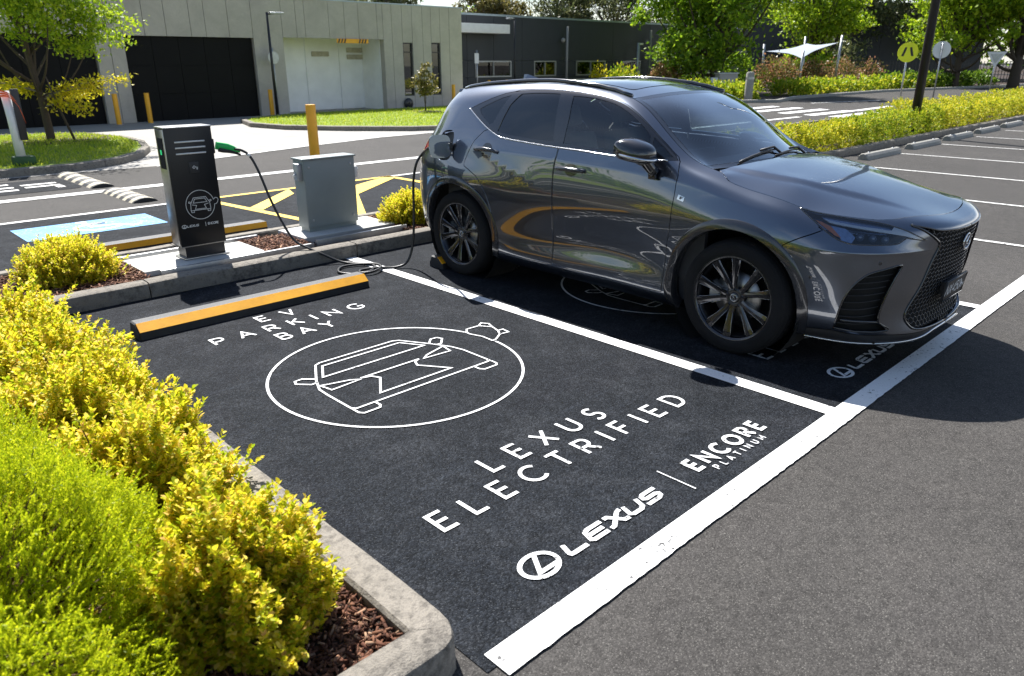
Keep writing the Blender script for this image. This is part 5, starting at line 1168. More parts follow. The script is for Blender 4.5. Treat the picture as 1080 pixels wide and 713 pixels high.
# ---- cable with plugs
CB = thing('charging_cable', 'black charging cable with a green plug looping from the charger to the SUV', 'cable', (-.9, 5.3, .13))
PWORLD = CAR.matrix_world if False else Matrix.Translation((1.345, .863, 0)) @ Matrix.Rotation(math.pi/2, 4, 'Z')
pw = PWORLD @ Vector((pf[0], pf[1]+.03, pf[2])); o0 = Vector((-.9, 5.3, .13))
path = [(-.700, 5.36, 1.055), (-.645, 5.33, 1.040), (-.590, 5.29, .985), (-.545, 5.24, .84), (-.500, 5.17, .60), (-.450, 5.08, .38), (-.40, 4.98, .22), (-.33, 4.86, .152), (-.25, 4.76, .10), (-.12, 4.62, .022), (.00, 4.45, .017), (.02, 4.28, .016), (-.13, 4.17, .016), (-.28, 4.21, .016), (-.33, 4.34, .018), (-.22, 4.47, .020), (-.05, 4.44, .022), (.05, 4.30, .030), (.00, 4.16, .033), (-.14, 4.10, .030), (-.22, 4.16, .026), (-.15, 4.24, .024), (.0, 4.20, .024), (.14, 4.12, .018), (.24, 4.08, .06), (.30, 4.06, .22), (.315, 4.04, .50), (.31, 4.02, .78), (.33, 3.99, .95), (.37, 3.95, 1.035)]
tail = [tuple(pw+Vector((-.155, 0, -.015))), tuple(pw+Vector((-.10, 0, 0)))]
path = [tuple(Vector(p)-o0) for p in smooth_path(path+tail, 7)]
MB().tube(path, .0115, 10).build('lead', M['cable'], CB)
g = MB(); R_ = Matrix.Translation(Vector((-.775, 5.385, 1.075))-o0) @ Matrix.Rotation(math.radians(14), 4, 'Y') @ Matrix.Rotation(math.radians(-8), 4, 'Z')
def handle(m, L_, w, h, R_):
    n = 14; secs = []
    for x, sw_, sh, dz in ((-.075, .85, 1.0, 0), (-.04, 1.0, 1.05, 0), (.02, .95, .95, .004), (.075, .75, .70, .0), (.13, .55, .45, -.012)):
        secs.append([(x*L_, w*sw_*math.copysign(abs(math.cos(a))**.7, math.cos(a)), dz+h*sh*math.copysign(abs(math.sin(a))**.7, math.sin(a))) for a in np.linspace(0, 2*math.pi, n, endpoint=False)])
    V = [R_ @ Vector(p) for s in secs for p in s]; F = [(i*n+k, i*n+(k+1) % n, (i+1)*n+(k+1) % n, (i+1)*n+k) for i in range(len(secs)-1) for k in range(n)]+[tuple(range(n)), tuple((len(secs)-1)*n+k for k in range(n))]
    return m.add(V, F, True)
handle(g, 1.05, .030, .034, R_); g.build('green_plug', M['green'], CB, auto=50, recalc=True)
g = MB(); Rk = Matrix.Translation(Vector((-.765, 5.375, 1.040))-o0) @ Matrix.Rotation(math.radians(14), 4, 'Y'); handle(g, 1.0, .022, .020, Rk); g.build('plug_grip', M['plastic'], CB, auto=50, recalc=True)
g = MB(); Rk = Matrix.Translation(pw-o0+Vector((-.03, 0, 0))) @ Matrix.Rotation(math.pi, 4, 'Z'); handle(g, .85, .034, .036, Rk); g.build('vehicle_plug', M['plastic'], CB, auto=50, recalc=True)
MB().tube([tuple(Vector(path[12])), tuple(Vector(path[14]))], .0135, 10).build('cable_tag', M['white'], CB)
# pale slab the charger stands on, conduit cover strips
def block(name, x0, x1, y0, y1, z0, z1, mat, bev=.006): return tag(MB().box(x0, x1, y0, y1, z0, z1, bev).build(name, M[mat], auto=40), kind='structure')
block('charger_pavement', -1.72, -.62, 5.14, 5.70, .02, .128, 'pad')
block('cabinet_pavement', -.12, .98, 5.30, 5.86, .02, .140, 'pad')
block('edging_pavement', -1.74, -.40, 5.745, 5.775, .05, .150, 'galv', .003)
block('edging_pavement', -1.62, -.16, 5.04, 5.07, .05, .142, 'galv', .003); block('edging_pavement', -.10, 1.00, 5.10, 5.13, .05, .150, 'galv', .003)
# ---- grey electrical cabinet
CA = thing('electrical_cabinet', 'grey powder coated electrical cabinet on the kerbed island behind the cable', 'cabinet', (.35, 5.60, .14))
b = MB(); b.box(-.30, .30, -.10, .10, .045, .735, .006); b.build('housing', M['greybox'], CA, auto=40)
b = MB(); b.box(-.285, .285, -.085, .085, 0, .046); b.build('plinth', M['greybox'], CA)
b = MB(); b.box(-.315, .315, -.115, .112, .731, .748, .004); b.build('lid', M['greybox'], CA, auto=40)
b = MB(); b.box(-.294, .294, -.1035, -.099, .055, .728, .002); DRR = b.build('door', M['greybox'], CA, auto=40)
for x in (-.24, .245):
    for z in (.12, .66): MB().lathe([(.013, -.1035), (.013, -.107), (.008, -.109), (0, -.109)], 14, 'y', (x, 0, z)).build('door_screw', M['galv'], DRR)
for s_ in (-1, 1):
    b = MB(); b.box(min(s_*.299, s_*.352), max(s_*.299, s_*.352), -.075, .015, .53 if s_ < 0 else .50, .70 if s_ < 0 else .62, .008); OB = b.build('isolator_switch' if s_ < 0 else 'socket_box', M['galv'] if s_ < 0 else M['white'], CA, auto=40)
    b = MB(); b.tube([(s_*.35, -.03, .60), (s_*.375, -.035, .59), (s_*.38, -.04, .565)], .008, 8); b.build('switch_knob', M['white'], OB)
# ---- bollards
def bollard(x, y, h, r, label, z=0):
    t = thing('bollard', label, 'bollard', (x, y, z), 0, 'yellow steel bollards'); MB().lathe([(r, 0), (r, h-.012), (r*.96, h), (0, h+.006)], 24).build('post', M['yellow'], t, auto=40)
    MB().lathe([(r*1.9, 0), (r*1.9, .012), (r*1.02, .014)], 24).build('base_flange', M['galv'], t, auto=40); return t
bollard(4.03, 12.25, 1.03, .098, 'yellow steel bollard standing behind the grey electrical cabinet')
for x, y, lb in ((4.22, 24.35, 'yellow bollard by the wall corner beside the left black roller door'), (5.15, 24.3, 'yellow bollard at the left jamb of the middle roller door'), (9.40, 24.4, 'yellow bollard at the right jamb of the middle roller door'),
                 (24.3, 29.2, 'yellow bollard under the charcoal building just behind the SUV roofline'), (25.6, 29.2, 'short yellow bollard beyond the SUV roof beside the charcoal wall'), (17.75, 24.3, 'yellow bollard in front of the right slit window')):
    bollard(x, y, .92, .075, lb)
bollard(22.6, 7.3, 1.35, .085, 'yellow bollard rising behind the median hedge near the pole', .09)
# ---- speed humps: rubber cushions with cream stripes
def hump(y0, y1, lb):
    t = thing('speed_hump', lb, 'speed hump', (-.22, (y0+y1)/2, .002), 0, 'striped rubber speed humps'); L_ = y1-y0; n = 5; w = .17
    pr = [(-w, 0), (-w*.75, .03), (-w*.35, .052), (0, .058), (w*.35, .052), (w*.75, .03), (w, 0)]
    def strip(a, b, s): 
        m = MB(); k = len(pr); V = [(x*s, y, z*s if z else 0) for y in (a, b) for x, z in pr]; m.add(V, [(i, i+1, k+i+1, k+i) for i in range(k-1)]+[tuple(range(k)), tuple(range(2*k-1, k-1, -1))]); return m
    strip(-L_/2, L_/2, 1).build('body', M['blackrub'], t, recalc=True)
    for q in range(n):
        a = -L_/2+L_*(q+.15)/n; strip(a, a+L_*.46/n, 1.03).build('cream_stripe', M['cream'], t, recalc=True)
hump(9.45, 10.75, 'striped rubber speed hump on the near half of the road'); hump(11.25, 13.2, 'striped rubber speed hump on the far half of the road by the lawn')
# ---- lamp posts, signs
def lamp_post(x, y, h, r, lb, arm=(-.5, 0), z=0):
    t = thing('lamp_post', lb, 'lamp post', (x, y, z)); MB().tube([(0, 0, 0), (0, 0, h*.5), (0, 0, h)], [r, r*.85, r*.7], 14).build('pole', M['polblk'], t)
    MB().lathe([(r*2.2, 0), (r*2.2, .03), (r*1.1, .05)], 16).build('base_flange', M['polblk'], t, auto=40)
    if arm:
        a = Vector((arm[0], arm[1], 0)); MB().tube([(0, 0, h-.06), tuple(a*.6+Vector((0, 0, h-.03)))], r*.5, 8).build('arm', M['polblk'], t)
        R_ = Matrix.Translation(a*.75+Vector((0, 0, h-.02))) @ Matrix.Rotation(math.atan2(a.y, a.x), 4, 'Z'); MB().box(-.24, .24, -.10, .10, -.035, .03, .02, R_).build('lamp_head', M['galv'], t, auto=40)
    return t
lamp_post(9.46, 24.15, 3.42, .055, 'slim black lamp post before the concrete wall with a round sign', (.42, -.1))
lamp_post(26.0, 29.0, 3.98, .05, 'thin dark lamp post against the charcoal building with a pale head', (-.55, -.1))
lamp_post(17.3, 5.55, 9.5, .112, 'tall thick black lamp pole rising from the median hedge', (0, 1.2), .09)
def round_sign(x, y, zc_, r, lb, face, back, yaw, pole_h, pic=None, z=0, polemat='galv'):
    t = thing('road_sign', lb, 'sign', (x, y, z), yaw); MB().tube([(0, 0, 0), (0, 0, pole_h)], .032, 10).build('pole', M[polemat], t)
    MB().lathe([(0, -.050), (r, -.050), (r, -.044), (0, -.044)], 40, 'y', (0, 0, zc_), False).build('disc', M[face], t)
    MB().lathe([(0, -.043), (r*.98, -.043), (r*.98, -.040), (0, -.040)], 40, 'y', (0, 0, zc_), False).build('disc_back', M[back], t)
    MB().box(-.06, .06, -.042, .03, zc_-.03, zc_+.03).build('bracket', M['galv'], t)
    return t
yw = math.atan2(-(28.4+3.7), 9.9+1.4)
sg = round_sign(28.4, 9.9, 2.12, .36, 'fluorescent yellow round pedestrian crossing sign beside the tall black pole', 'hivis', 'galv', -1.15, 2.46)
m = MB()
for k in (-1, 1):
    V = [(k*.045, -.054, 2.30), (k*.12, -.054, 2.30), (k*.215, -.054, 1.98), (k*.13, -.054, 1.98), (k*.07, -.054, 2.18)]; m.add(V, [(0, 1, 2, 3, 4)])
m.build('legs_symbol', M['polblk'], sg, recalc=True)
round_sign(38.5, 11.9, 2.32, .40, 'pale round sign seen from behind on a galvanised post', 'galv', 'white', math.pi-1.2, 2.64)
t = thing('give_way_sign', 'pale inverted triangle sign by the far verge under the right hand tree', 'sign', (46.7, 11.6, 0), -1.25); MB().tube([(0, 0, 0), (0, 0, 2.2)], .035, 10).build('pole', M['galv'], t)
MB().prism([(-.48, .84), (.48, .84), (0, 0)], -.012, .012, Matrix.Translation((0, -.05, 1.45)) @ Matrix.Rotation(math.pi/2, 4, 'X')).build('plate', M['white'], t)
MB().prism([(-.30, .72), (.30, .72), (0, .20)], -.004, .004, Matrix.Translation((0, -.068, 1.45)) @ Matrix.Rotation(math.pi/2, 4, 'X')).build('plate_border', M['galv'], t)
t = thing('road_sign', 'round sign disc hanging behind the slim black lamp post', 'sign', (9.72, 24.55, 0)); MB().tube([(0, 0, 0), (0, 0, 2.3)], .03, 10).build('pole', M['galv'], t); MB().lathe([(0, -.05), (.21, -.05), (.21, -.04), (0, -.04)], 32, 'y', (0, 0, 1.97), False).build('disc', M['galv'], t)
# ---- leaning white post wrapped in ribbon, on the kerb of the left lawn
t = thing('marker_post', 'white kerbside post with a black board and red orange ribbon near the left edge', 'post', (-.62, 14.2, .12))
MB().tube([(0, 0, 0), (-.01, 0, .75), (-.03, .02, 1.24)], [.078, .076, .07], 12).build('post', M['white'], t)
MB().box(.03, .15, -.10, -.075, .42, 1.27, .006).build('board', M['polblk'], t, auto=40)
MB().box(-.14, .20, -.12, .12, 0, .15, .03).build('base_block', M['darkgreen'], t, auto=40)
rb = MB()
for k in range(3):
    p = smooth_path([(-.34-.03*k, -.05, 1.30-.09*k), (-.16, -.10, 1.27-.05*k), (-.02, -.13, 1.22-.03*k), (.08+.012*k, -.12, 1.08-.05*k), (.13+.014*k, -.11, .86-.07*k)], 4); V = []
    for q in p: V += [tuple(q), (q[0]+.010, q[1], q[2]-.03)]
    rb.add(V, [(2*i, 2*i+1, 2*i+3, 2*i+2) for i in range(len(p)-1)])
rb.build('ribbon', M['orange'], t)
# ---- meter box and grey bollard across the road
t = thing('meter_box', 'cream meter cabinet beside the big tree across the road', 'cabinet', (36.0, 22.1, .02), -.6); MB().box(-.55, .55, -.3, .3, 0, 1.15, .02).build('housing', M['panelcon'], t, auto=40); MB().box(-.6, .6, -.34, .34, 1.15, 1.20, .01).build('lid', M['white'], t, auto=40); MB().box(-1.0, -.6, -.25, .25, 0, .95, .02).build('side_box', M['white'], t, auto=40)
t = thing('bollard', 'pale grey bollard at the near corner of the clipped hedge across the road', 'bollard', (30.2, 17.4, .02)); MB().lathe([(.19, 0), (.19, 1.25), (.15, 1.32), (0, 1.34)], 20).build('post', M['stopcon'], t, auto=40); MB().lathe([(.195, 1.0), (.195, 1.1)], 20).build('band', M['galv'], t)
# ---- shade sail
t = thing('shade_sail', 'pale grey shade sail stretched on leaning posts in front of the far tree', 'shade sail', (47, 24, 0))
A_ = [(-1.35, 1.0, 2.45), (-2.1, -1.9, 2.0), (2.4, -2.2, 3.0), (3.4, .5, 3.0)]
n = 10; V = []
for i in range(n+1):
    for j in range(n+1):
        u_, v_2 = i/n, j/n; p = Vector(A_[0])*(1-u_)*(1-v_2)+Vector(A_[1])*u_*(1-v_2)+Vector(A_[2])*u_*v_2+Vector(A_[3])*(1-u_)*v_2
        c = Vector((.5, -.7, 2.5)); e = 1-min(1, 4*max(u_*(1-u_)*1.0, 0)*1.0+0); pull = .30*(4*u_*(1-u_)*(abs(v_2-.5)*2)**3+4*v_2*(1-v_2)*(abs(u_-.5)*2)**3)
        q = p.lerp(c, pull*.9); V.append(tuple(q))
MB().add(V, [(i*(n+1)+j, (i+1)*(n+1)+j, (i+1)*(n+1)+j+1, i*(n+1)+j+1) for i in range(n) for j in range(n)], True).build('canopy', M['sail'], t)
for p, l in zip(A_, ((-.15, .1), (-.05, -.1), (.2, -.1), (.1, .2))): MB().tube([(p[0]+l[0]*.2, p[1]+l[1]*.2, 0), (p[0]+l[0], p[1]+l[1], p[2]+.45)], .075, 10).build('mast', M['galv'], t)
# ================================================================ BUILDINGS
M['blackdoor'] = plain('black_door_panel', (.006, .006, .007), .5, 0, .15, 2, spec=.12)
M['darkclad'] = plain('charcoal_cladding', (.040, .044, .049), .5, .2, .08, 1.5)
M['whitepanel'] = plain('white_wall_panel', (.90, .89, .87), .6, 0, .06, 2)
M['flash'] = plain('metal_flashing', (.36, .42, .45), .4, .6, .08)
M['alu'] = plain('window_aluminium', (.42, .43, .44), .4, .7, .08)
def pane_mat(name, tint):
    m, t, b, o = new_mat(name); setp(b, color=tint, rough=.02, metal=0, spec=.9, coat=1.0, coatr=.0); return m
M['pane'] = pane_mat('window_glass', (.015, .020, .022)); M['room'] = plain('room_behind_glass', (.45, .47, .44), .7, 0, .3, .8)
M['winglass'] = glass('tinted_window_glass', (.66, .72, .70))
YB = 24.9; ZT = 3.95
B1 = thing('warehouse', 'low concrete panel warehouse with black roller doors and a recessed white bay', 'building', (8, YB, 0))
def wallpart(rects, y0, y1, mat, name, par, gap=.016, ox=8, oy=YB):
    m = MB()
    for x0, x1, z0, z1 in rects: m.box(x0+gap/2-ox, x1-gap/2-ox, y0-oy, y1-oy, z0, z1)
    return m.build(name, M[mat], par)
R_ = []
def cols(xs, z0, z1): return [(a, b, z0, z1) for a, b in zip(xs[:-1], xs[1:])]
R_ += cols([-14, -11.5, -9, -6.5, -4, -1.5, 1.2, 2.6, 4.10], 2.62, ZT)+cols([4.10, 4.52, 4.95], 0, ZT)+cols([4.95, 5.62, 6.30, 7.10, 7.60, 8.40, 9.25], 2.62, ZT)+[(9.25, 10.38, 0, ZT)]
R_ += cols([10.38, 10.95, 11.30, 12.30, 12.98, 13.60, 14.45, 14.72], 2.66, ZT)+cols([14.72, 15.15, 15.65], 0, ZT)+[(15.65, 16.15, 2.56, ZT), (15.65, 16.15, 0, .5), (16.15, 16.68, 0, ZT), (16.68, 17.12, 0, ZT), (17.12, 17.60, 2.58, ZT), (17.12, 17.60, 0, .5), (17.60, 18.10, 0, ZT), (18.10, 18.80, 0, ZT)]
wallpart(R_, YB, YB+.22, 'panelcon', 'wall', B1)
wallpart([(-14, 4.1, 2.62, ZT-.02), (4.0, 5.0, .0, ZT-.02), (4.95, 9.3, 2.64, ZT-.02), (9.2, 10.38, 0, ZT-.02), (10.38, 14.72, 2.7, ZT-.02), (14.74, 15.6, 0, ZT-.02), (16.17, 17.1, 0, ZT-.02), (17.62, 18.78, 0, ZT-.02)], YB+.2205, YB+.30, 'panelcon', 'wall_core', B1, 0)
wallpart([(18.50, 18.80, 0, ZT)], YB+.301, YB+9, 'panelcon', 'side_wall', B1, 0)
wallpart([(-14, 18.84, ZT, ZT+.05)], YB-.02, YB+.4, 'flash', 'roof_flashing', B1, 0)
wallpart([(-14, 18.5, ZT-.35, ZT-.25)], YB+.31, YB+14, 'flash', 'roof', B1, 0)
for x0, x1 in ((-14, 4.08), (4.97, 9.23)):
    m = MB(); z = 0; k = 0; n = 5 if x1 > 5 else 18
    xs = np.linspace(x0, x1, n+1)
    for a, b in zip(xs[:-1], xs[1:]):
        for z0, z1 in ((.0, .85), (.86, 1.72), (1.73, 2.66)): m.box(a+.006-8, b-.006-8, .14, .17, z0, z1)
    d = m.build('roller_door', M['blackdoor'], B1); MB().box(x0-8, x1-8, .171, .19, 0, 2.7).build('door_backing', M['void'], d)
# recessed white bay
m = MB()
m.box(10.30-8, 10.42-8, .301, 1.7, 0, 3.4); MB().box(14.70-8, 14.80-8, .301, 1.7, 0, 3.4).build('bay_return_wall', M['whitepanel'], B1)
m.box(10.42-8, 12.0-8, 1.45, 1.55, 0, 3.4)
m.build('bay_wall', M['whitepanel'], B1)
m = MB()
for a, b in ((12.02, 13.6), (13.62, 15.7)): m.box(a-8, b-8, 1.60, 1.66, .03, 3.4)
m.box(12.0-8, 16.6-8, 1.661, 1.75, 0, 3.4); m.build('white_sliding_door', M['whitepanel'], B1)
MB().box(12.0-8, 12.02-8, 1.4, 1.6, 0, 3.4).build('door_jamb', M['whitepanel'], B1)
MB().box(10.42-8, 14.7-8, .31, 1.7, 3.0, 3.1).build('bay_soffit', M['whitepanel'], B1)
for x, z in ((12.75, 2.13), (14.35, 2.28), (14.35, 2.02)):
    m = MB(); m.box(x-.38-8, x+.38-8, 1.53, 1.60, z-.09, z+.09, .02); lt = m.build('bulkhead_light', M['cream'], B1, auto=40)
m = MB(); m.box(12.55-8, 13.95-8, -.07, -.03, 2.50, 2.655); HB = m.build('height_bar', M['yellow'], B1); m = MB()
for k in range(3):
    for s_ in (0, 1):
        xx = (12.58+.13*k) if s_ == 0 else (13.50+.13*k); m.prism([(xx-8, 2.503), (xx+.06-8, 2.503), (xx+.12-8, 2.652), (xx+.06-8, 2.652)], .072, .078, Matrix.Rotation(math.pi/2, 4, 'X'))
m.build('hazard_stripe', M['polblk'], HB)
MB().box(11.0-8, 12.9-8, .02, .05, 2.66, 2.74).build('door_track', M['galv'], B1)
for x0, x1 in ((15.66, 16.14), (17.13, 17.59)):
    wn = MB(); z0, z1 = .50, 2.57
    for a in ((x0, x0+.05, z0, z1), (x1-.05, x1, z0, z1), (x0+.05, x1-.05, z0, z0+.05), (x0+.05, x1-.05, z1-.05, z1), (x0+.05, x1-.05, 2.18, 2.22)): wn.box(a[0]-8, a[1]-8, .06, .13, a[2], a[3])
    w = wn.build('slit_window', M['polblk'], B1); MB().box(x0+.05-8, x1-.05-8, .10, .11, z0+.05, z1-.05).build('glass_pane', M['pane'], w)
m = MB(); m.lathe([(.22, -.05), (.22, -.09), (.16, -.13), (.05, -.14)], 20, 'y', (15.75-8, 0, .20)); m.build('wall_lamp', M['polblk'], B1, auto=40)
# ---- charcoal building set back
YC = 30.0
B2 = thing('office_building', 'long charcoal clad office building with small square windows behind the SUV', 'building', (32, YC, 0))
wins = [(24.05, 26.70), (28.50, 30.35), (32.12, 34.88), (36.62, 38.48), (40.25, 43.2), (45.2, 47.2)]
xs = [18.82]+[x for w in wins for x in w]+[52]; rects = []
joints = [23.5, 25.4, 27.55, 31.3, 35.55, 39.4, 44.2, 48]
def split(x0, x1, z0, z1):
    c = [x0]+[j for j in joints if x0+.2 < j < x1-.2]+[x1]; return [(a, b, z0, z1) for a, b in zip(c[:-1], c[1:])]
rects += split(18.82, 52, 1.90, 4.10)+split(18.82, 52, 0, 1.03)
for i in range(0, len(xs), 2): rects += split(xs[i], xs[i+1], 1.045, 1.885)
wallpart(rects, YC, YC+.15, 'darkclad', 'wall', B2, .02, 32, YC)
wallpart([(18.8, 52, 4.10, 4.20)], YC-.03, YC+.5, 'flash', 'parapet_cap', B2, 0, 32, YC)
wallpart([(18.8, 52, 3.6, 3.7)], YC+.5, YC+18, 'flash', 'roof', B2, 0, 32, YC)
wallpart([(18.8, 52, 0, 3.6)], YC+5.0, YC+5.1, 'room', 'inner_wall', B2, 0, 32, YC)
for x0, x1 in wins:
    wn = MB(); z0, z1 = 1.045, 1.885; f = .07; mid = (x0+x1)/2
    for a in ((x0, x0+f, z0, z1), (x1-f, x1, z0, z1), (x0+f, x1-f, z0, z0+f), (x0+f, x1-f, z1-f, z1), (mid-.02, mid+.02, z0+f, z1-f)): wn.box(a[0]-32, a[1]-32, -.03, .10, a[2], a[3])
    w = wn.build('window', M['alu'], B2); MB().box(x0+f-32, x1-f-32, .03, .04, z0+f, z1-f).build('glass_pane', M['winglass'], w)
MB().box(21.0-32, 25.75-32, -.9, -.02, 3.22, 3.66, .01).build('entrance_canopy', M['white'], B2, auto=40)
for x, z, r in ((30.9, 3.74, .07), (39.0, 3.74, .07)):
    m = MB(); m.tube([(x-32, -.35, 0), (x-32, -.35, z)], r, 10); dp = m.build('downpipe', M['stopcon'], B2)
    b_ = bmesh.new(); bmesh.ops.create_uvsphere(b_, u_segments=14, v_segments=8, radius=.13); MB().bm(b_, Matrix.Translation((x-.30-32, -.3, z-.75)), True).build('wall_globe', M['stopcon'], B2)
t = thing('security_camera_post', 'short galvanised post with a small camera in front of the charcoal building', 'post', (37.4, 29.4, 0)); MB().tube([(0, 0, 0), (0, 0, 2.95)], .09, 12).build('pole', M['galv'], t); MB().box(.05, .45, -.06, .06, 2.82, 2.94, .02).build('camera_body', M['white'], t, auto=40)
t = thing('parking_sign', 'small pale sign on a thin post at the corner of the concrete warehouse', 'sign', (23.55, 29.3, 0)); MB().tube([(0, 0, 0), (0, 0, 2.4)], .045, 10).build('pole', M['galv'], t); MB().box(-.20, .08, -.07, -.05, 1.75, 2.25).build('plate', M['white'], t)
# ---- far shed behind the trees and a picket fence on the right
B3 = thing('far_shed', 'dark grey shed wall behind the trees at the upper right', 'building', (75, 40, 0), math.radians(-38))
m = MB()
for k in range(10): m.box(-6+3*k+.01, -3+3*k-.01, 0, .15, 0, 7.5)
m.build('wall', M['darkclad'], B3); MB().box(-6, 24, .16, 14, 7.0, 7.2).build('roof', M['flash'], B3); MB().box(-6.05, 24.05, -.05, .3, 7.5, 7.65).build('gutter', M['flash'], B3)
F1 = thing('metal_fence', 'black steel picket fence along the far verge at the right', 'fence', (66, 25.5, 0), math.radians(-38))
m = MB()
for k in range(97): m.box(-14.4+.30*k-.02, -14.4+.30*k+.02, -.02, .02, 0, 1.8)
p_ = m.build('pickets', M['polblk'], F1); m = MB(); m.box(-14.6, 14.6, -.035, .035, .25, .31); m.box(-14.6, 14.6, -.035, .035, 1.5, 1.56); m.build('rail', M['polblk'], F1)
# distant tower on the skyline above the charcoal building
T2 = thing('distant_tower', 'hazy blue glass tower far behind the charcoal building', 'building', (560, 620, 0), -.7)
M['haze_tower'] = plain('blue_glass_tower', (.22, .33, .45), .3, .3, .1, .05); m = MB()
for k in range(26): m.box(-11, 11, -11, 11, 3.2*k+.1, 3.2*k+3.1)
m.box(-10.8, 10.8, -10.8, 10.8, 0, 84); m.build('tower_body', M['haze_tower'], T2); MB().box(-8, 8, -8, 8, 84.1, 88).build('tower_crown', M['haze_tower'], T2)
# ================================================================ PLANTS
def leaf_mat(name, stops, trans=.45, rough=.45, gloss=.3):
    m = bpy.data.materials.new(name); m.use_nodes = True; t = m.node_tree; t.nodes.clear(); o = t.nodes.new('ShaderNodeOutputMaterial')
    g = t.nodes.new('ShaderNodeNewGeometry'); c = ramp(t, g.outputs['Random Per Island'], stops)
    b = t.nodes.new('ShaderNodeBsdfPrincipled'); t.links.new(c, b.inputs['Base Color']); setp(b, rough=rough, spec=gloss)
    tr = t.nodes.new('ShaderNodeBsdfTranslucent'); t.links.new(mixc(t, .5, c, c, 'MIX'), tr.inputs[0])
    mx = t.nodes.new('ShaderNodeMixShader'); mx.inputs[0].default_value = trans; t.links.new(b.outputs[0], mx.inputs[1]); t.links.new(tr.outputs[0], mx.inputs[2]); t.links.new(mx.outputs[0], o.inputs[0]); return m
M['l_hedge'] = leaf_mat('clipped_hedge_leaf', [(0, (.16, .26, .010)), (.4, (.42, .46, .02)), (.8, (.70, .62, .04)), (1, (.84, .68, .10))], .42)
M['l_gold'] = leaf_mat('golden_shrub_leaf', [(0, (.26, .36, .012)), (.3, (.54, .56, .02)), (.7, (.84, .69, .04)), (.94, (.92, .74, .16)), (1, (.75, .42, .15))], .56)
M['l_goldgreen'] = leaf_mat('yellow_green_hedge_leaf', [(0, (.12, .22, .012)), (.4, (.28, .38, .018)), (.8, (.50, .52, .03)), (1, (.66, .56, .06))], .45)
M['l_lime'] = leaf_mat('lime_needle_leaf', [(0, (.22, .32, .008)), (.5, (.48, .55, .012)), (1, (.76, .76, .03))], .60)
M['l_limedark'] = leaf_mat('green_hedge_leaf', [(0, (.04, .09, .008)), (.5, (.10, .19, .014)), (1, (.22, .32, .03))], .4)
M['l_tree'] = leaf_mat('bright_tree_leaf', [(0, (.13, .23, .010)), (.5, (.30, .44, .018)), (1, (.52, .60, .03))], .5)
M['l_treedark'] = leaf_mat('dense_tree_leaf', [(0, (.08, .16, .010)), (.5, (.19, .33, .016)), (1, (.38, .50, .03))], .5)
M['l_euc'] = leaf_mat('eucalypt_leaf', [(0, (.06, .085, .032)), (.5, (.12, .15, .055)), (1, (.25, .25, .10))], .4)
M['l_eucgold'] = leaf_mat('olive_gold_leaf', [(0, (.10, .10, .03)), (.5, (.20, .18, .05)), (1, (.33, .27, .09))], .35)
M['l_yellow'] = leaf_mat('yellow_branch_leaf', [(0, (.40, .42, .012)), (.5, (.70, .62, .03)), (1, (.85, .68, .05))], .6)
M['l_red'] = leaf_mat('reddish_shrub_leaf', [(0, (.08, .12, .02)), (.5, (.22, .18, .05)), (.85, (.40, .18, .10)), (1, (.5, .3, .2))], .35)
M['bark'] = concrete('tree_bark', (.10, .075, .055), (.04, .03, .022), .7, .8, .9, 3); M['barkpale'] = concrete('pale_bark', (.28, .25, .21), (.14, .11, .09), .6, .5, .9, 2); M['twig'] = plain('twig_brown', (.13, .075, .045), .8)
def rng(seed): return np.random.default_rng(seed)
def unit(a): return a/(np.linalg.norm(a, axis=1)[:, None]+1e-12)
def leaves(P, D, N, L, Wd, fold=.0, detail=True):
    """leaf blades as arrays: P base, D axis, N normal, L length, Wd width"""
    n = len(P); D = unit(D); S = unit(np.cross(D, N)); N = unit(np.cross(S, D)); L = np.broadcast_to(L, (n,))[:, None]; Wd = np.broadcast_to(Wd, (n,))[:, None]
    if not detail:
        V = np.stack([P, P+D*L*.5+S*Wd*.5, P+D*L, P+D*L*.5-S*Wd*.5], 1).reshape(-1, 3); return V, np.arange(4*n).reshape(n, 4)
    f = N*fold*Wd
    V = np.stack([P, P+D*L-N*L*.08, P+D*L*.38+S*Wd*.48+f, P+D*L*.72+S*Wd*.46+f*.8, P+D*L*.38-S*Wd*.48+f, P+D*L*.72-S*Wd*.46+f*.8], 1).reshape(-1, 3)
    b = (np.arange(n)*6)[:, None]; return V, np.concatenate([b+np.array([[0, 4, 5, 1]]), b+np.array([[0, 1, 3, 2]])])
def shrub_twigs(r, n, R, H, seed_up=.55, base=.12):
    """twig tips spread through a rounded crown; returns base and tip points"""
    a = r.uniform(0, 2*math.pi, n); cz = r.uniform(0, 1, n); el = np.arcsin(cz**.8)          # direction over the upper hemisphere
    d = np.stack([np.cos(a)*np.cos(el)*R, np.sin(a)*np.cos(el)*R, base*H+np.sin(el)*H*(1-base)], 1)
    return d
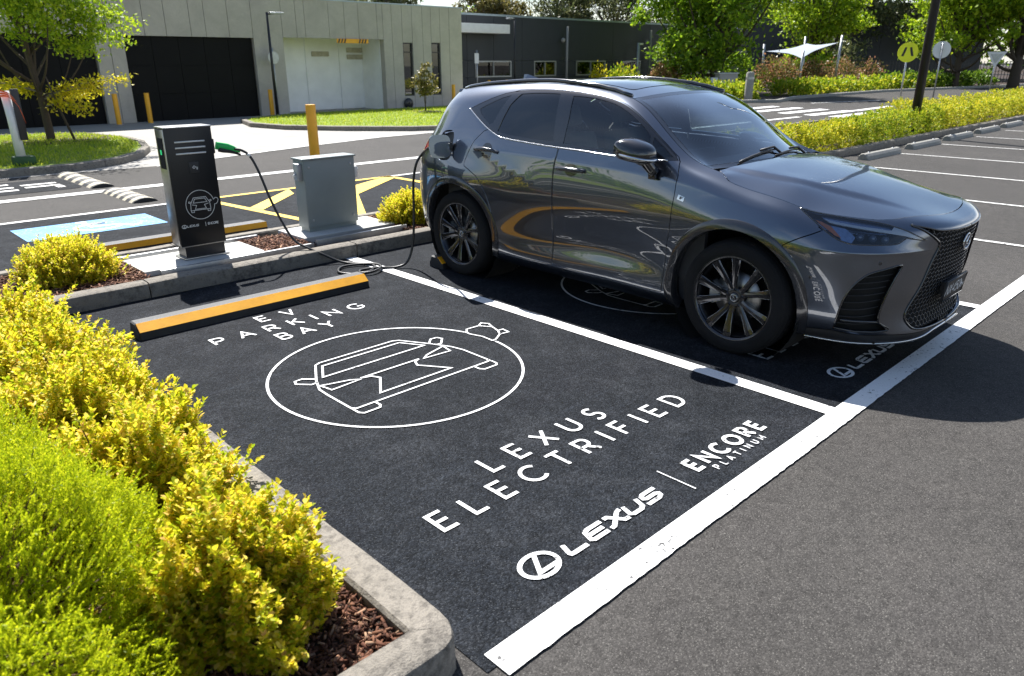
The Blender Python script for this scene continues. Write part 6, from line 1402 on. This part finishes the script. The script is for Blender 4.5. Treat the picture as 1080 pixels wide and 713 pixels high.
def gold_shrub(name, label, cat, loc, R, H, n_tw, seed, mat='l_gold', leaf=.022, wl=.6, group=None, sub=11, sq=1.0, lump=.20):
    """small-leaved shrub: woody stems, shoots of paired obovate leaves near the crown surface"""
    r = rng(seed); t = thing(name, label, cat, loc, 0, group)
    d = shrub_twigs(r, n_tw, R, H); d[:, 0] *= sq
    ph = r.uniform(0, 6, 6); ang = np.arctan2(d[:, 1], d[:, 0]); k = .97+lump*np.sin(3*ang+ph[0])*np.cos(2.3*d[:, 2]/H+ph[1])+lump*.8*np.sin(7*ang+ph[2]+4*d[:, 2]/H)+r.normal(0, .07, n_tw)
    dep = 1-np.abs(r.normal(0, .16, n_tw)); tip = d*(k*dep)[:, None]; tip[:, 2] = np.maximum(tip[:, 2], .03)
    out = unit(d*np.array([1, 1, .8])); ax = unit(out*.75+np.array([0, 0, .65])+r.normal(0, .28, (n_tw, 3))); sl = r.uniform(.075, .165, n_tw)*(.5+.5*min(1.2, R/.45))
    P = []; D = []; N = []; L = []
    for j in range(sub):
        f = j/(sub-1); pos = tip-ax*(sl*(1-f))[:, None]; ph_ = r.uniform(0, 2*math.pi, n_tw)
        side = unit(np.cross(ax, r.normal(0, 1, (n_tw, 3))))
        for s in (1, -1):
            dd = unit(side*s*(.95-.45*f)+ax*(.45+.5*f)+r.normal(0, .12, (n_tw, 3))); P.append(pos+r.normal(0, .003, (n_tw, 3))); D.append(dd); N.append(unit(ax*.6-side*s*.25+np.array([.15, .35, .9]))); L.append(leaf*r.uniform(.65, 1.15, n_tw)*(1-.25*abs(f-.55)))
    P, D, N, L = np.concatenate(P), np.concatenate(D), np.concatenate(N), np.concatenate(L)
    V, F = leaves(P, D, N, L, L*wl, .16); np_mesh('foliage', V, F, M[mat], t)
    m = MB()
    for i in r.choice(n_tw, min(n_tw, 90), replace=False):
        b0 = np.array([r.normal(0, .04), r.normal(0, .04), 0]); mid = tip[i]*.5+np.array([0, 0, -.04*H])+r.normal(0, .02, 3); m.tube([b0, mid, tip[i]-ax[i]*sl[i]*.5], [.007, .004, .0018], 4, caps=False)
    m.build('stems', M['twig'], t); return t
# ---- golden shrubs along the kerb of the near bed
gs = 'golden shrubs along the kerb of the near garden bed'
spots = [(-3.03, .58, .32, .44, 1500, 'nearest golden shrub overhanging the kerb by the bay lettering'), (-3.04, 1.36, .40, .45, 1700, 'second golden shrub from the kerb corner beside the painted car roundel'), (-3.02, 2.13, .43, .45, 1500, 'third golden shrub along the kerb beside the end of the wheel stop'),
         (-3.04, 2.98, .45, .45, 1300, 'fourth golden shrub along the kerb level with the wheel stop'), (-3.10, 3.85, .46, .44, 1100, 'farthest golden shrub of the row at the left edge of the photo'), (-3.78, 3.05, .50, .50, 1000, 'golden shrub behind the row at the left edge above the lime shrub')]
for k, (x, y, R, H, n, lb) in enumerate(spots): gold_shrub('golden_shrub', lb, 'shrub', (x, y, .10), R, H, n, 11+k, group=gs, leaf=.0275 if k < 3 else .029, wl=.64)
gold_shrub('round_shrub', 'rounded yellow shrub on the mulch to the left of the black charger', 'shrub', (-2.22, 5.46, .09), .40, .38, 1500, 31, 'l_gold', .023, lump=.06)
gold_shrub('round_shrub', 'rounded yellow shrub between the grey cabinet and the rear of the SUV', 'shrub', (1.30, 5.42, .09), .38, .37, 1400, 32, 'l_gold', .023, lump=.06)
# ---- lime feathery shrub in the left foreground
def feather_shrub(label, loc, R, H, n, seed, sx=1.0, mat='l_lime'):
    r = rng(seed); t = thing('feathery_shrub', label, 'shrub', loc); d = shrub_twigs(r, n, R, H, base=.05); d[:, 1] *= sx
    ang = np.arctan2(d[:, 1], d[:, 0]); k = (1+.10*np.sin(2*ang+1)+.06*np.sin(5*ang+6*d[:, 2])+.05*np.sin(13*ang+3)*np.sin(17*d[:, 2])+r.normal(0, .03, n))*(1-np.abs(r.normal(0, .07, n))); tip = d*k[:, None]
    out = unit(d); ax = unit(out*.9+np.array([0, 0, .42])+r.normal(0, .42, (n, 3))); sl = r.uniform(.035, .085, n)
    P = []; D = []; N = []; L = []; q = 26
    for j in range(q):
        f = j/(q-1); a = j*2.4+r.uniform(0, .6, n); b1 = unit(np.cross(ax, np.array([.3, .5, .2])+0*ax)); b2 = np.cross(ax, b1)
        side = b1*np.cos(a)[:, None]+b2*np.sin(a)[:, None]; bend = np.array([0, 0, 1])*0
        P.append(tip-ax*(sl*(1-f))[:, None]); D.append(unit(side*(.75-.5*f)+ax*(.75+.3*f))); N.append(unit(ax-side*.5)); L.append(.0125*r.uniform(.7, 1.25, n)*(1.05-.40*f))
    P, D, N, L = map(np.concatenate, (P, D, N, L)); V, F = leaves(P, D, N, L, .0042*np.ones(len(P)), 0, False); np_mesh('foliage', V, F, M[mat], t)
    m = MB()
    for i in r.choice(n, 260, replace=False): m.tube([r.normal(0, .05, 3)*[1, 1, 0], tip[i]*.55, tip[i]-ax[i]*sl[i]], [.006, .004, .0015], 4, caps=False)
    m.build('stems', M['twig'], t)
feather_shrub('large lime green feathery shrub filling the lower left foreground', (-3.78, .85, .09), .64, .76, 19000, 5, 1.60)
feather_shrub('lime green feathery shrub behind the foreground one at the left edge', (-4.55, 1.9, .09), .60, .62, 3000, 6, 1.2)
# ---- clipped hedges of the median and beyond
def hedge(label, path, w, h, n, seed, mat, leaf=.045, z=.09, group=None):
    r = rng(seed); P0 = np.array(path, float); sg = np.linalg.norm(np.diff(P0, axis=0), axis=1); cum = np.concatenate([[0], np.cumsum(sg)]); Ltot = cum[-1]
    mid = P0.mean(0); t = thing('hedge', label, 'hedge', (mid[0], mid[1], z), 0, group)
    # shoots on the clipped surface, a dozen leaves round each; every plant of the hedge bulges on its own
    q_ = 12; ns = n//q_; s = r.uniform(0, 1, ns)**1.25*Ltot; i = np.clip(np.searchsorted(cum, s)-1, 0, len(sg)-1); u = (s-cum[i])/sg[i]; c = P0[i]+(P0[i+1]-P0[i])*u[:, None]; dr = (P0[i+1]-P0[i])/sg[i][:, None]; nr = np.stack([-dr[:, 1], dr[:, 0]], 1)
    bul = .5+.5*np.cos(2*math.pi*s/.85+np.sin(s*.7)*1.2); hh = h*(.78+.22*bul+.05*np.sin(s*1.7+seed)); ww = w*(.76+.24*bul)
    a = r.uniform(-.15, math.pi+.15, ns); rr = 1-np.abs(r.normal(0, .09, ns)); ca, sa = np.cos(a), np.sin(a)
    core = r.uniform(0, 1, ns) < .25; rr = np.where(core, r.uniform(.4, .85, ns), rr); x = np.sign(ca)*np.abs(ca)**.6*ww/2*rr
    zz = np.maximum(.04, np.sign(sa)*np.abs(sa)**.6*hh*rr); low = r.uniform(0, 1, ns) < .25; zz[low] *= r.uniform(.2, 1, low.sum())
    pos = np.stack([c[:, 0]+nr[:, 0]*x, c[:, 1]+nr[:, 1]*x, zz], 1); out = unit(np.stack([nr[:, 0]*ca, nr[:, 1]*ca, np.maximum(sa, .25)], 1)); sc = leaf/.042*np.clip(.8+.012*(c[:, 0]-6), .8, 1.5)
    J = np.repeat(np.arange(ns), q_); pos = pos[J]+(r.normal(0, .021, (len(J), 3))+out[J]*r.uniform(-.03, .03, (len(J), 1)))*sc[J][:, None]; out = out[J]
    n = len(J); D = unit(out*.8+np.array([0, 0, .5])+r.normal(0, .5, (n, 3))); N = unit(out*.7+np.array([.1, .3, .6])+r.normal(0, .35, (n, 3)))
    L = .040*sc[J]*r.uniform(.6, 1.3, n); V, F = leaves(pos-np.array([mid[0], mid[1], 0]), D, N, L, L*.62, .12, True); np_mesh('foliage', V, F, M[mat], t)
    m = MB(); k = int(Ltot/.5)
    for j in range(k):
        q = j/k*Ltot; ii = int(np.clip(np.searchsorted(cum, q)-1, 0, len(sg)-1)); p = P0[ii]+(P0[ii+1]-P0[ii])*(q-cum[ii])/sg[ii]-mid; m.tube([(p[0], p[1], 0), (p[0]+r.normal(0, .05), p[1]+r.normal(0, .05), h*.7)], [.015, .006], 5, caps=False)
    m.build('stems', M['twig'], t); return t
hedge('bright yellow clipped hedge beyond the bonnet on the median', [(7.0, 5.46), (12.9, 5.46)], .78, .58, 34000, 41, 'l_hedge', .042)
hedge('greener clipped hedge section at the foot of the tall black pole', [(12.9, 5.46), (18.6, 5.55)], .80, .63, 24000, 42, 'l_goldgreen', .042)
hedge('far end of the yellow clipped hedge running out of the right edge', [(18.6, 5.58), (44, 5.95)], .82, .62, 46000, 43, 'l_hedge', .045)
hedge('second yellow hedge row behind the tall black pole', [(20.3, 7.2), (44, 7.9)], .85, .60, 28000, 44, 'l_hedge', .045)
fh = 'clipped hedges on the far verge'
hedge('short clipped hedge block beside the grey bollard across the road', [(30.8, 17.6), (33.6, 24.5)], 1.4, .85, 5000, 45, 'l_goldgreen', .12, .02, fh)
hedge('long low yellow green hedge along the far verge', [(36.5, 19.0), (47, 19.3), (58, 18.2)], 1.5, .80, 8000, 46, 'l_goldgreen', .13, .02, fh)
hedge('dark green low hedge at the right end of the far verge', [(52, 19.6), (66, 17.0)], 2.0, .95, 6000, 47, 'l_limedark', .14, .02, fh)
hedge('dark clipped hedge under the big tree across the road', [(37.5, 27.0), (46, 25.0)], 1.5, .95, 5000, 48, 'l_limedark', .13, .02, fh)
# reddish shrubs on the far bank, each its own plant
def far_shrub(label, loc, R, H, n, seed, mat, leaf=.16, group=None):
    r = rng(seed); t = thing('bank_shrub', label, 'shrub', loc, 0, group); d = shrub_twigs(r, n, R, H); k = (1+.22*np.sin(3*np.arctan2(d[:, 1], d[:, 0])+seed)*np.cos(2*d[:, 2]))*(1-np.abs(r.normal(0, .2, n)))+r.normal(0, .08, n); p = d*k[:, None]; p[:, 2] = np.maximum(p[:, 2], .05)
    D = unit(d+r.normal(0, .6, (n, 3))*R); N = unit(r.normal(0, 1, (n, 3))+[0, 0, .6]); L = leaf*r.uniform(.6, 1.3, n); V, F = leaves(p, D, N, L, L*.55, .1, False); np_mesh('foliage', V, F, M[mat], t)
    m = MB()
    for i in range(14): m.tube([(0, 0, 0), tuple(p[i]*.5), tuple(p[i])], [.03, .02, .008], 5, caps=False)
    m.build('stems', M['twig'], t)
bk = 'reddish shrubs on the far bank'
for k, (x, y, R, H, mt, lb) in enumerate(((44.5, 23.6, 1.5, 1.9, 'l_red', 'reddish green shrub under the left mast of the shade sail'), (48.3, 23.3, 1.7, 1.7, 'l_red', 'reddish shrub in the middle of the far bank below the shade sail'), (52.0, 22.6, 1.7, 1.8, 'l_red', 'reddish shrub below the right mast of the shade sail'), (55.6, 22.0, 1.5, 1.6, 'l_red', 'last reddish shrub before the dark tree gap on the far bank'), (35.2, 25.8, 1.2, 1.5, 'l_red', 'pinkish shrub left of the cream meter cabinet'), (33.0, 27.2, 1.2, 1.4, 'l_goldgreen', 'yellow green shrub beside the charcoal wall left of the big tree'))):
    far_shrub(lb, (x, y, .02), R, H, 2200, 60+k, mt, .17, bk)
far_shrub('small yellow topped bush showing just above the SUV roof', (31.8, 28.0, .02), .65, 1.45, 900, 71, 'l_yellow', .13)
# ---- trees
def tree(name, label, loc, H, blobs, n, leaf, mat, seed, trunk=.18, bark='bark', lean=(0, 0), limbs=9, clear=.3, extra=None, group=None, wl=.55, droop=.0):
    """tapered trunk, limbs to each leaf mass, leaves in clumps scattered through the masses"""
    r = rng(seed); t = thing(name, label, 'tree', loc, 0, group); m = MB(); top = np.array([lean[0], lean[1], H*.80])
    tp = [np.array([0, 0, -.05]), np.array([lean[0]*.1, lean[1]*.1, H*clear*.5]), np.array([lean[0]*.3, lean[1]*.3, H*clear]), np.array([lean[0]*.6, lean[1]*.6, H*.55]), top]; tp = smooth_path(tp, 5)
    m.tube(tp, list(np.linspace(trunk, trunk*.25, len(tp))), 10); m.build('trunk', M[bark], t); lm = MB(); Ps = []; w = np.array([b[3]*b[4]*b[3] for b in blobs]); cnt = (n*w/w.sum()).astype(int)
    for b, c in zip(blobs, cnt):
        ctr = np.array(b[:3]); rad = np.array([b[3], b[3], b[4]]); s0 = tp[int(len(tp)*min(.85, max(clear*.9, .75*ctr[2]/H*.9)))]
        q = ctr+r.normal(0, .15, 3)*rad; mid = (s0+q)/2+np.array([0, 0, -.06*H*(1 if droop == 0 else -.5)]); lp = smooth_path([s0, mid, q], 4); lm.tube(lp, list(np.linspace(trunk*.38, trunk*.06, len(lp))), 6, caps=False)
        nc = max(5, int(c/55)); cd = unit(r.normal(0, 1, (nc, 3)))*(r.uniform(.25, 1, nc)**.45)[:, None]*rad; cl = ctr+cd
        for i in range(0, nc, 3): lm.tube([q, (q+cl[i])/2+r.normal(0, .05, 3)*rad, cl[i]], [trunk*.10, trunk*.05, trunk*.015], 4, caps=False)
        idx = r.integers(0, nc, c); sz = .26*rad.mean()*(r.uniform(.5, 1.3, nc)[idx])[:, None]; Ps.append(cl[idx]+r.normal(0, 1, (c, 3))*sz*[1, 1, .62])
    lm.build('limbs', M[bark], t); P = np.concatenate(Ps); k = len(P); D = unit(r.normal(0, 1, (k, 3))+[0, 0, -droop]); N = unit(r.normal(0, .8, (k, 3))+[0, 0, .9]); L = leaf*r.uniform(.6, 1.35, k)
    V, F = leaves(P, D, N, L, L*wl, .1, False); np_mesh('crown', V, F, M[mat], t)
    return t
def blobset(seed, n, R, z0, z1, br, flat_=.75, fill=.9):
    r = rng(seed); out = [(0, 0, (z0+z1)/2, R*.55, (z1-z0)*.38)]
    for i in range(n):
        f = r.uniform(0, 1); z = z0+(z1-z0)*f; a = 2.4*i+r.uniform(-.3, .3); rr = R*fill*math.sin(math.pi*min(.95, .18+.72*f))**.7*r.uniform(.5, 1.0); b = br*r.uniform(.7, 1.25); out.append((rr*math.cos(a), rr*math.sin(a), z, b, b*flat_))
    return out
# street tree on the left lawn with one low yellow branch
LT = tree('street_tree', 'airy street tree with one low yellow branch on the left lawn', (1.0, 18.9, .12), 5.6, blobset(3, 19, 2.3, 2.35, 5.4, .75, .72), 36000, .105, 'l_tree', 80, .095, 'bark', (-.25, .1), clear=.28, wl=.5)
r_ = rng(81); lm = MB(); Ps = []
for a, L_, z0, z1 in ((-2.75, 1.55, 1.05, 1.28), (-.25, 1.75, .95, 1.32), (.15, 1.0, 1.0, .95), (-.9, 1.0, .75, .72), (2.6, .8, 1.05, 1.1), (-.35, 1.2, .9, 1.12)):
    e = np.array([L_*math.cos(a), L_*math.sin(a), z1]); s = np.array([0, 0, z0]); pth = smooth_path([s, (s+e)/2+[0, 0, .10], e], 5); lm.tube(pth, list(np.linspace(.022, .005, len(pth))), 5, caps=False)
    f = r_.uniform(.22, 1.04, 330); Ps.append(s+(e-s)*f[:, None]+np.stack([np.zeros(330), np.zeros(330), .10*np.sin(math.pi*f)], 1)+r_.normal(0, 1, (330, 3))*[.11, .11, .075])
P = np.concatenate(Ps); k = len(P); V, F = leaves(P, unit(r_.normal(0, 1, (k, 3))+[.2, 0, -.2]), unit(r_.normal(0, .7, (k, 3))+[0, 0, .9]), .105*r_.uniform(.6, 1.3, k), .045, .1, False)
np_mesh('low_branch_leaves', V, F, M['l_yellow'], LT); lm.build('low_branch', M['barkpale'], LT)
MB().tube([(.36, -.5, 0), (.22, -.3, .7), (.12, -.1, 1.4)], [.03, .025, .015], 6).build('sucker_stem', M['bark'], LT)
tree('young_tree', 'small young tree with bronze green leaves on the lawn before the slit windows', (13.8, 21.2, .12), 1.75, [(0, 0, 1.0, .38, .45), (.15, .05, .75, .32, .25), (-.18, 0, .8, .3, .25), (.02, 0, 1.4, .22, .3)], 1500, .10, 'l_eucgold', 82, .03, 'bark', clear=.2)
sheet('mulch_ring', [(13.8+.6*math.cos(a), 21.2+.6*math.sin(a)) for a in np.linspace(0, 2*math.pi, 16, endpoint=False)], .122, 'mulch_base')
tree('broad_tree', 'big dense bright green tree standing across the road behind the SUV roof', (37.4, 23.8, .02), 11.5, blobset(4, 30, 4.5, 1.7, 10.8, 1.5, .8), 30000, .27, 'l_treedark', 83, .30, 'bark', clear=.2)
tree('light_tree', 'light green layered tree behind the shade sail', (60.5, 28.6, 0), 11.5, blobset(5, 26, 3.9, 1.4, 11, 1.4, .5), 16000, .30, 'l_tree', 84, .26, 'bark', clear=.15)
tree('spreading_tree', 'wide spreading green tree at the upper right behind the give way sign', (60, 17.4, 0), 10.5, blobset(6, 26, 5.0, 2.6, 10, 1.4, .5), 18000, .28, 'l_tree', 85, .30, 'bark', clear=.25)
tree('spreading_tree', 'tree with a thick dark trunk at the right edge of the photo', (61.5, 14.0, 0), 10.5, blobset(7, 20, 4.6, 3.0, 10, 1.4, .55), 12000, .28, 'l_tree', 86, .42, 'bark', clear=.25)
eg = 'tall eucalypts behind the buildings'
def gum(x, y, H, R, seed, lb, mat='l_euc', n=9000, br=1.5, bark='barkpale', z0=.42): tree('gum_tree', lb, (x, y, 0), H, blobset(seed, 15, R, H*z0, H*.97, br, .75), n, .42, mat, seed, .32, bark, clear=.35, group=eg, wl=.4, droop=.7)
gum(59, 67, 11.0, 4.2, 91, 'olive gum tree on the skyline above the right part of the charcoal roof', 'l_eucgold')
gum(50, 76, 11.0, 5.0, 92, 'round dark gum tree on the skyline just right of the concrete corner', 'l_euc', 9000)
gum(70, 66, 12.5, 5.5, 93, 'dark gum tree on the skyline over the middle of the SUV', 'l_euc', 11000)
gum(78, 64, 13.5, 5.5, 94, 'tall sparse gum tree left of the big green tree', 'l_euc', 9000)
gum(45, 84, 10.0, 3.6, 95, 'small golden gum tree peeking over the concrete parapet', 'l_eucgold', 5000)
gum(88, 57, 16, 6.0, 96, 'dark tall gum tree behind the big green tree', 'l_euc', 12000, 1.9, 'bark', .15)
gum(82, 43, 17, 6.5, 97, 'tall dark gum tree behind the shade sail', 'l_euc', 13000, 2.0, 'bark', .12)
gum(79, 34, 17, 6.0, 98, 'dark gum tree beside the tall black pole top', 'l_euc', 13000, 2.0, 'bark', .12)
gum(84, 26, 16, 6.0, 99, 'dark gum tree behind the spreading tree at the right', 'l_euc', 12000, 2.0, 'bark', .12)
gum(92, 18, 16, 6.0, 100, 'dark gum tree at the far right edge', 'l_euc', 9000, 2.0, 'bark', .12)
# wood far beyond, one mass
r_ = rng(110); Ps = []
for x0, y0, x1, y1, h, n in ((120, 150, 190, 10, 15, 14000), (-44, -24, -32, 26, 5, 26000), (-14, 110, 110, 150, 9, 9000)):
    f = r_.uniform(0, 1, n); hh = h*(.65+.35*np.sin(f*31)*np.sin(f*13+1)); Ps.append(np.stack([x0+(x1-x0)*f+r_.normal(0, 2, n), y0+(y1-y0)*f+r_.normal(0, 2, n), hh*r_.uniform(0, 1, n)**.7], 1))
P = np.concatenate(Ps); k = len(P); V, F = leaves(P, unit(r_.normal(0, 1, (k, 3))), unit(r_.normal(0, 1, (k, 3))+[0, 0, .4]), np.where(P[:, 0] < -20, .42, 1.0)*r_.uniform(.6, 1.4, k), np.where(P[:, 0] < -20, .26, .6), .1, False); tag(np_mesh('distant_wood', V, F, M['l_treedark']), kind='stuff')
# ---- bark chips on the beds, grass on the lawns
def chips(name, poly, n, seed, z, size=.035, spread=1.0, avoid=None):
    r = rng(seed); pa = np.array(poly); q = r.uniform(pa.min(0), pa.max(0), (int(n*3), 2)); q = q[in_poly(q, poly)][:n]; k = len(q); a = r.uniform(0, 2*math.pi, k); L = size*r.uniform(.4, 1.5, k); w = L*r.uniform(.12, .34, k); h = .0024*r.uniform(.5, 1.6, k)
    tl = r.normal(0, .35, (k, 2)); ux = unit(np.stack([np.cos(a), np.sin(a), tl[:, 0]], 1)); uy = unit(np.stack([-np.sin(a), np.cos(a), tl[:, 1]], 1)); uz = np.cross(ux, uy); c = np.concatenate([q, (z+r.uniform(0, .022, k))[:, None]], 1); V = []
    for sz in (-1, 1):
        for sx, sy in ((-1, -.7), (1, -1), (1, .8), (-1, 1)): V.append(c+ux*(L*.5*sx)[:, None]+uy*(w*.5*sy)[:, None]+uz*(h*sz)[:, None])
    V = np.stack(V, 1).reshape(-1, 3); b = (np.arange(k)*8)[:, None]; F = np.concatenate([b+np.array([f]) for f in ((4, 5, 6, 7), (0, 1, 5, 4), (1, 2, 6, 5), (2, 3, 7, 6), (3, 0, 4, 7))]); tag(np_mesh(name, V, F, M['chip']), kind='stuff')
M['chip'] = leaf_mat('bark_chip', [(0, (.035, .014, .009)), (.45, (.11, .045, .026)), (.85, (.20, .095, .055)), (1, (.38, .24, .15))], .0, .8, .2)
chips('mulch_chips', [(-2.69, .15), (-2.69, 2.6), (-3.6, 2.6), (-4.3, .15)], 24000, 120, .088, .027)
chips('mulch_chips', [(-2.9, 4.93), (-1.72, 4.93), (-1.72, 5.9), (-2.9, 5.9)], 3000, 121, .100, .045); chips('mulch_chips', [(-.62, 5.1), (-.12, 5.1), (-.12, 5.75), (-.62, 5.75)], 1100, 122, .105, .045); chips('mulch_chips', [(.95, 4.95), (2.4, 4.95), (2.4, 5.9), (.95, 5.9)], 2300, 123, .100, .045)
def grass(poly, n, seed, z):
    r = rng(seed); pa = np.array(poly); q = r.uniform(pa.min(0), pa.max(0), (n*2, 2)); q = q[in_poly(q, poly)][:n]; k = len(q); D = unit(r.normal(0, .45, (k, 3))+[0, 0, 1]); P = np.concatenate([q, np.full((k, 1), z)], 1); V, F = leaves(P, D, unit(r.normal(0, 1, (k, 3))), .065*r.uniform(.5, 1.4, k), .016, 0, False); tag(np_mesh('grass', V, F, M['l_grass']), kind='stuff')
M['l_grass'] = leaf_mat('grass_blade', [(0, (.24, .36, .015)), (.5, (.40, .50, .03)), (1, (.60, .60, .08))], .45)
grass([(-6, 13.7), (-.9, 13.72), (.8, 14.2), (1.45, 14.95), (1.95, 16), (2.3, 17.3), (2.4, 18.6), (2.1, 20.1), (1.4, 20.9), (-6, 21.2)], 26000, 131, .115)
grass([(6.85, 20.5), (7.1, 19), (8.0, 17.5), (9.3, 16.1), (10.3, 15.65), (11.5, 15.6), (24, 15.9), (24, 23.1), (12, 23.3), (9.3, 23.2), (7.4, 22.1)], 34000, 132, .115)
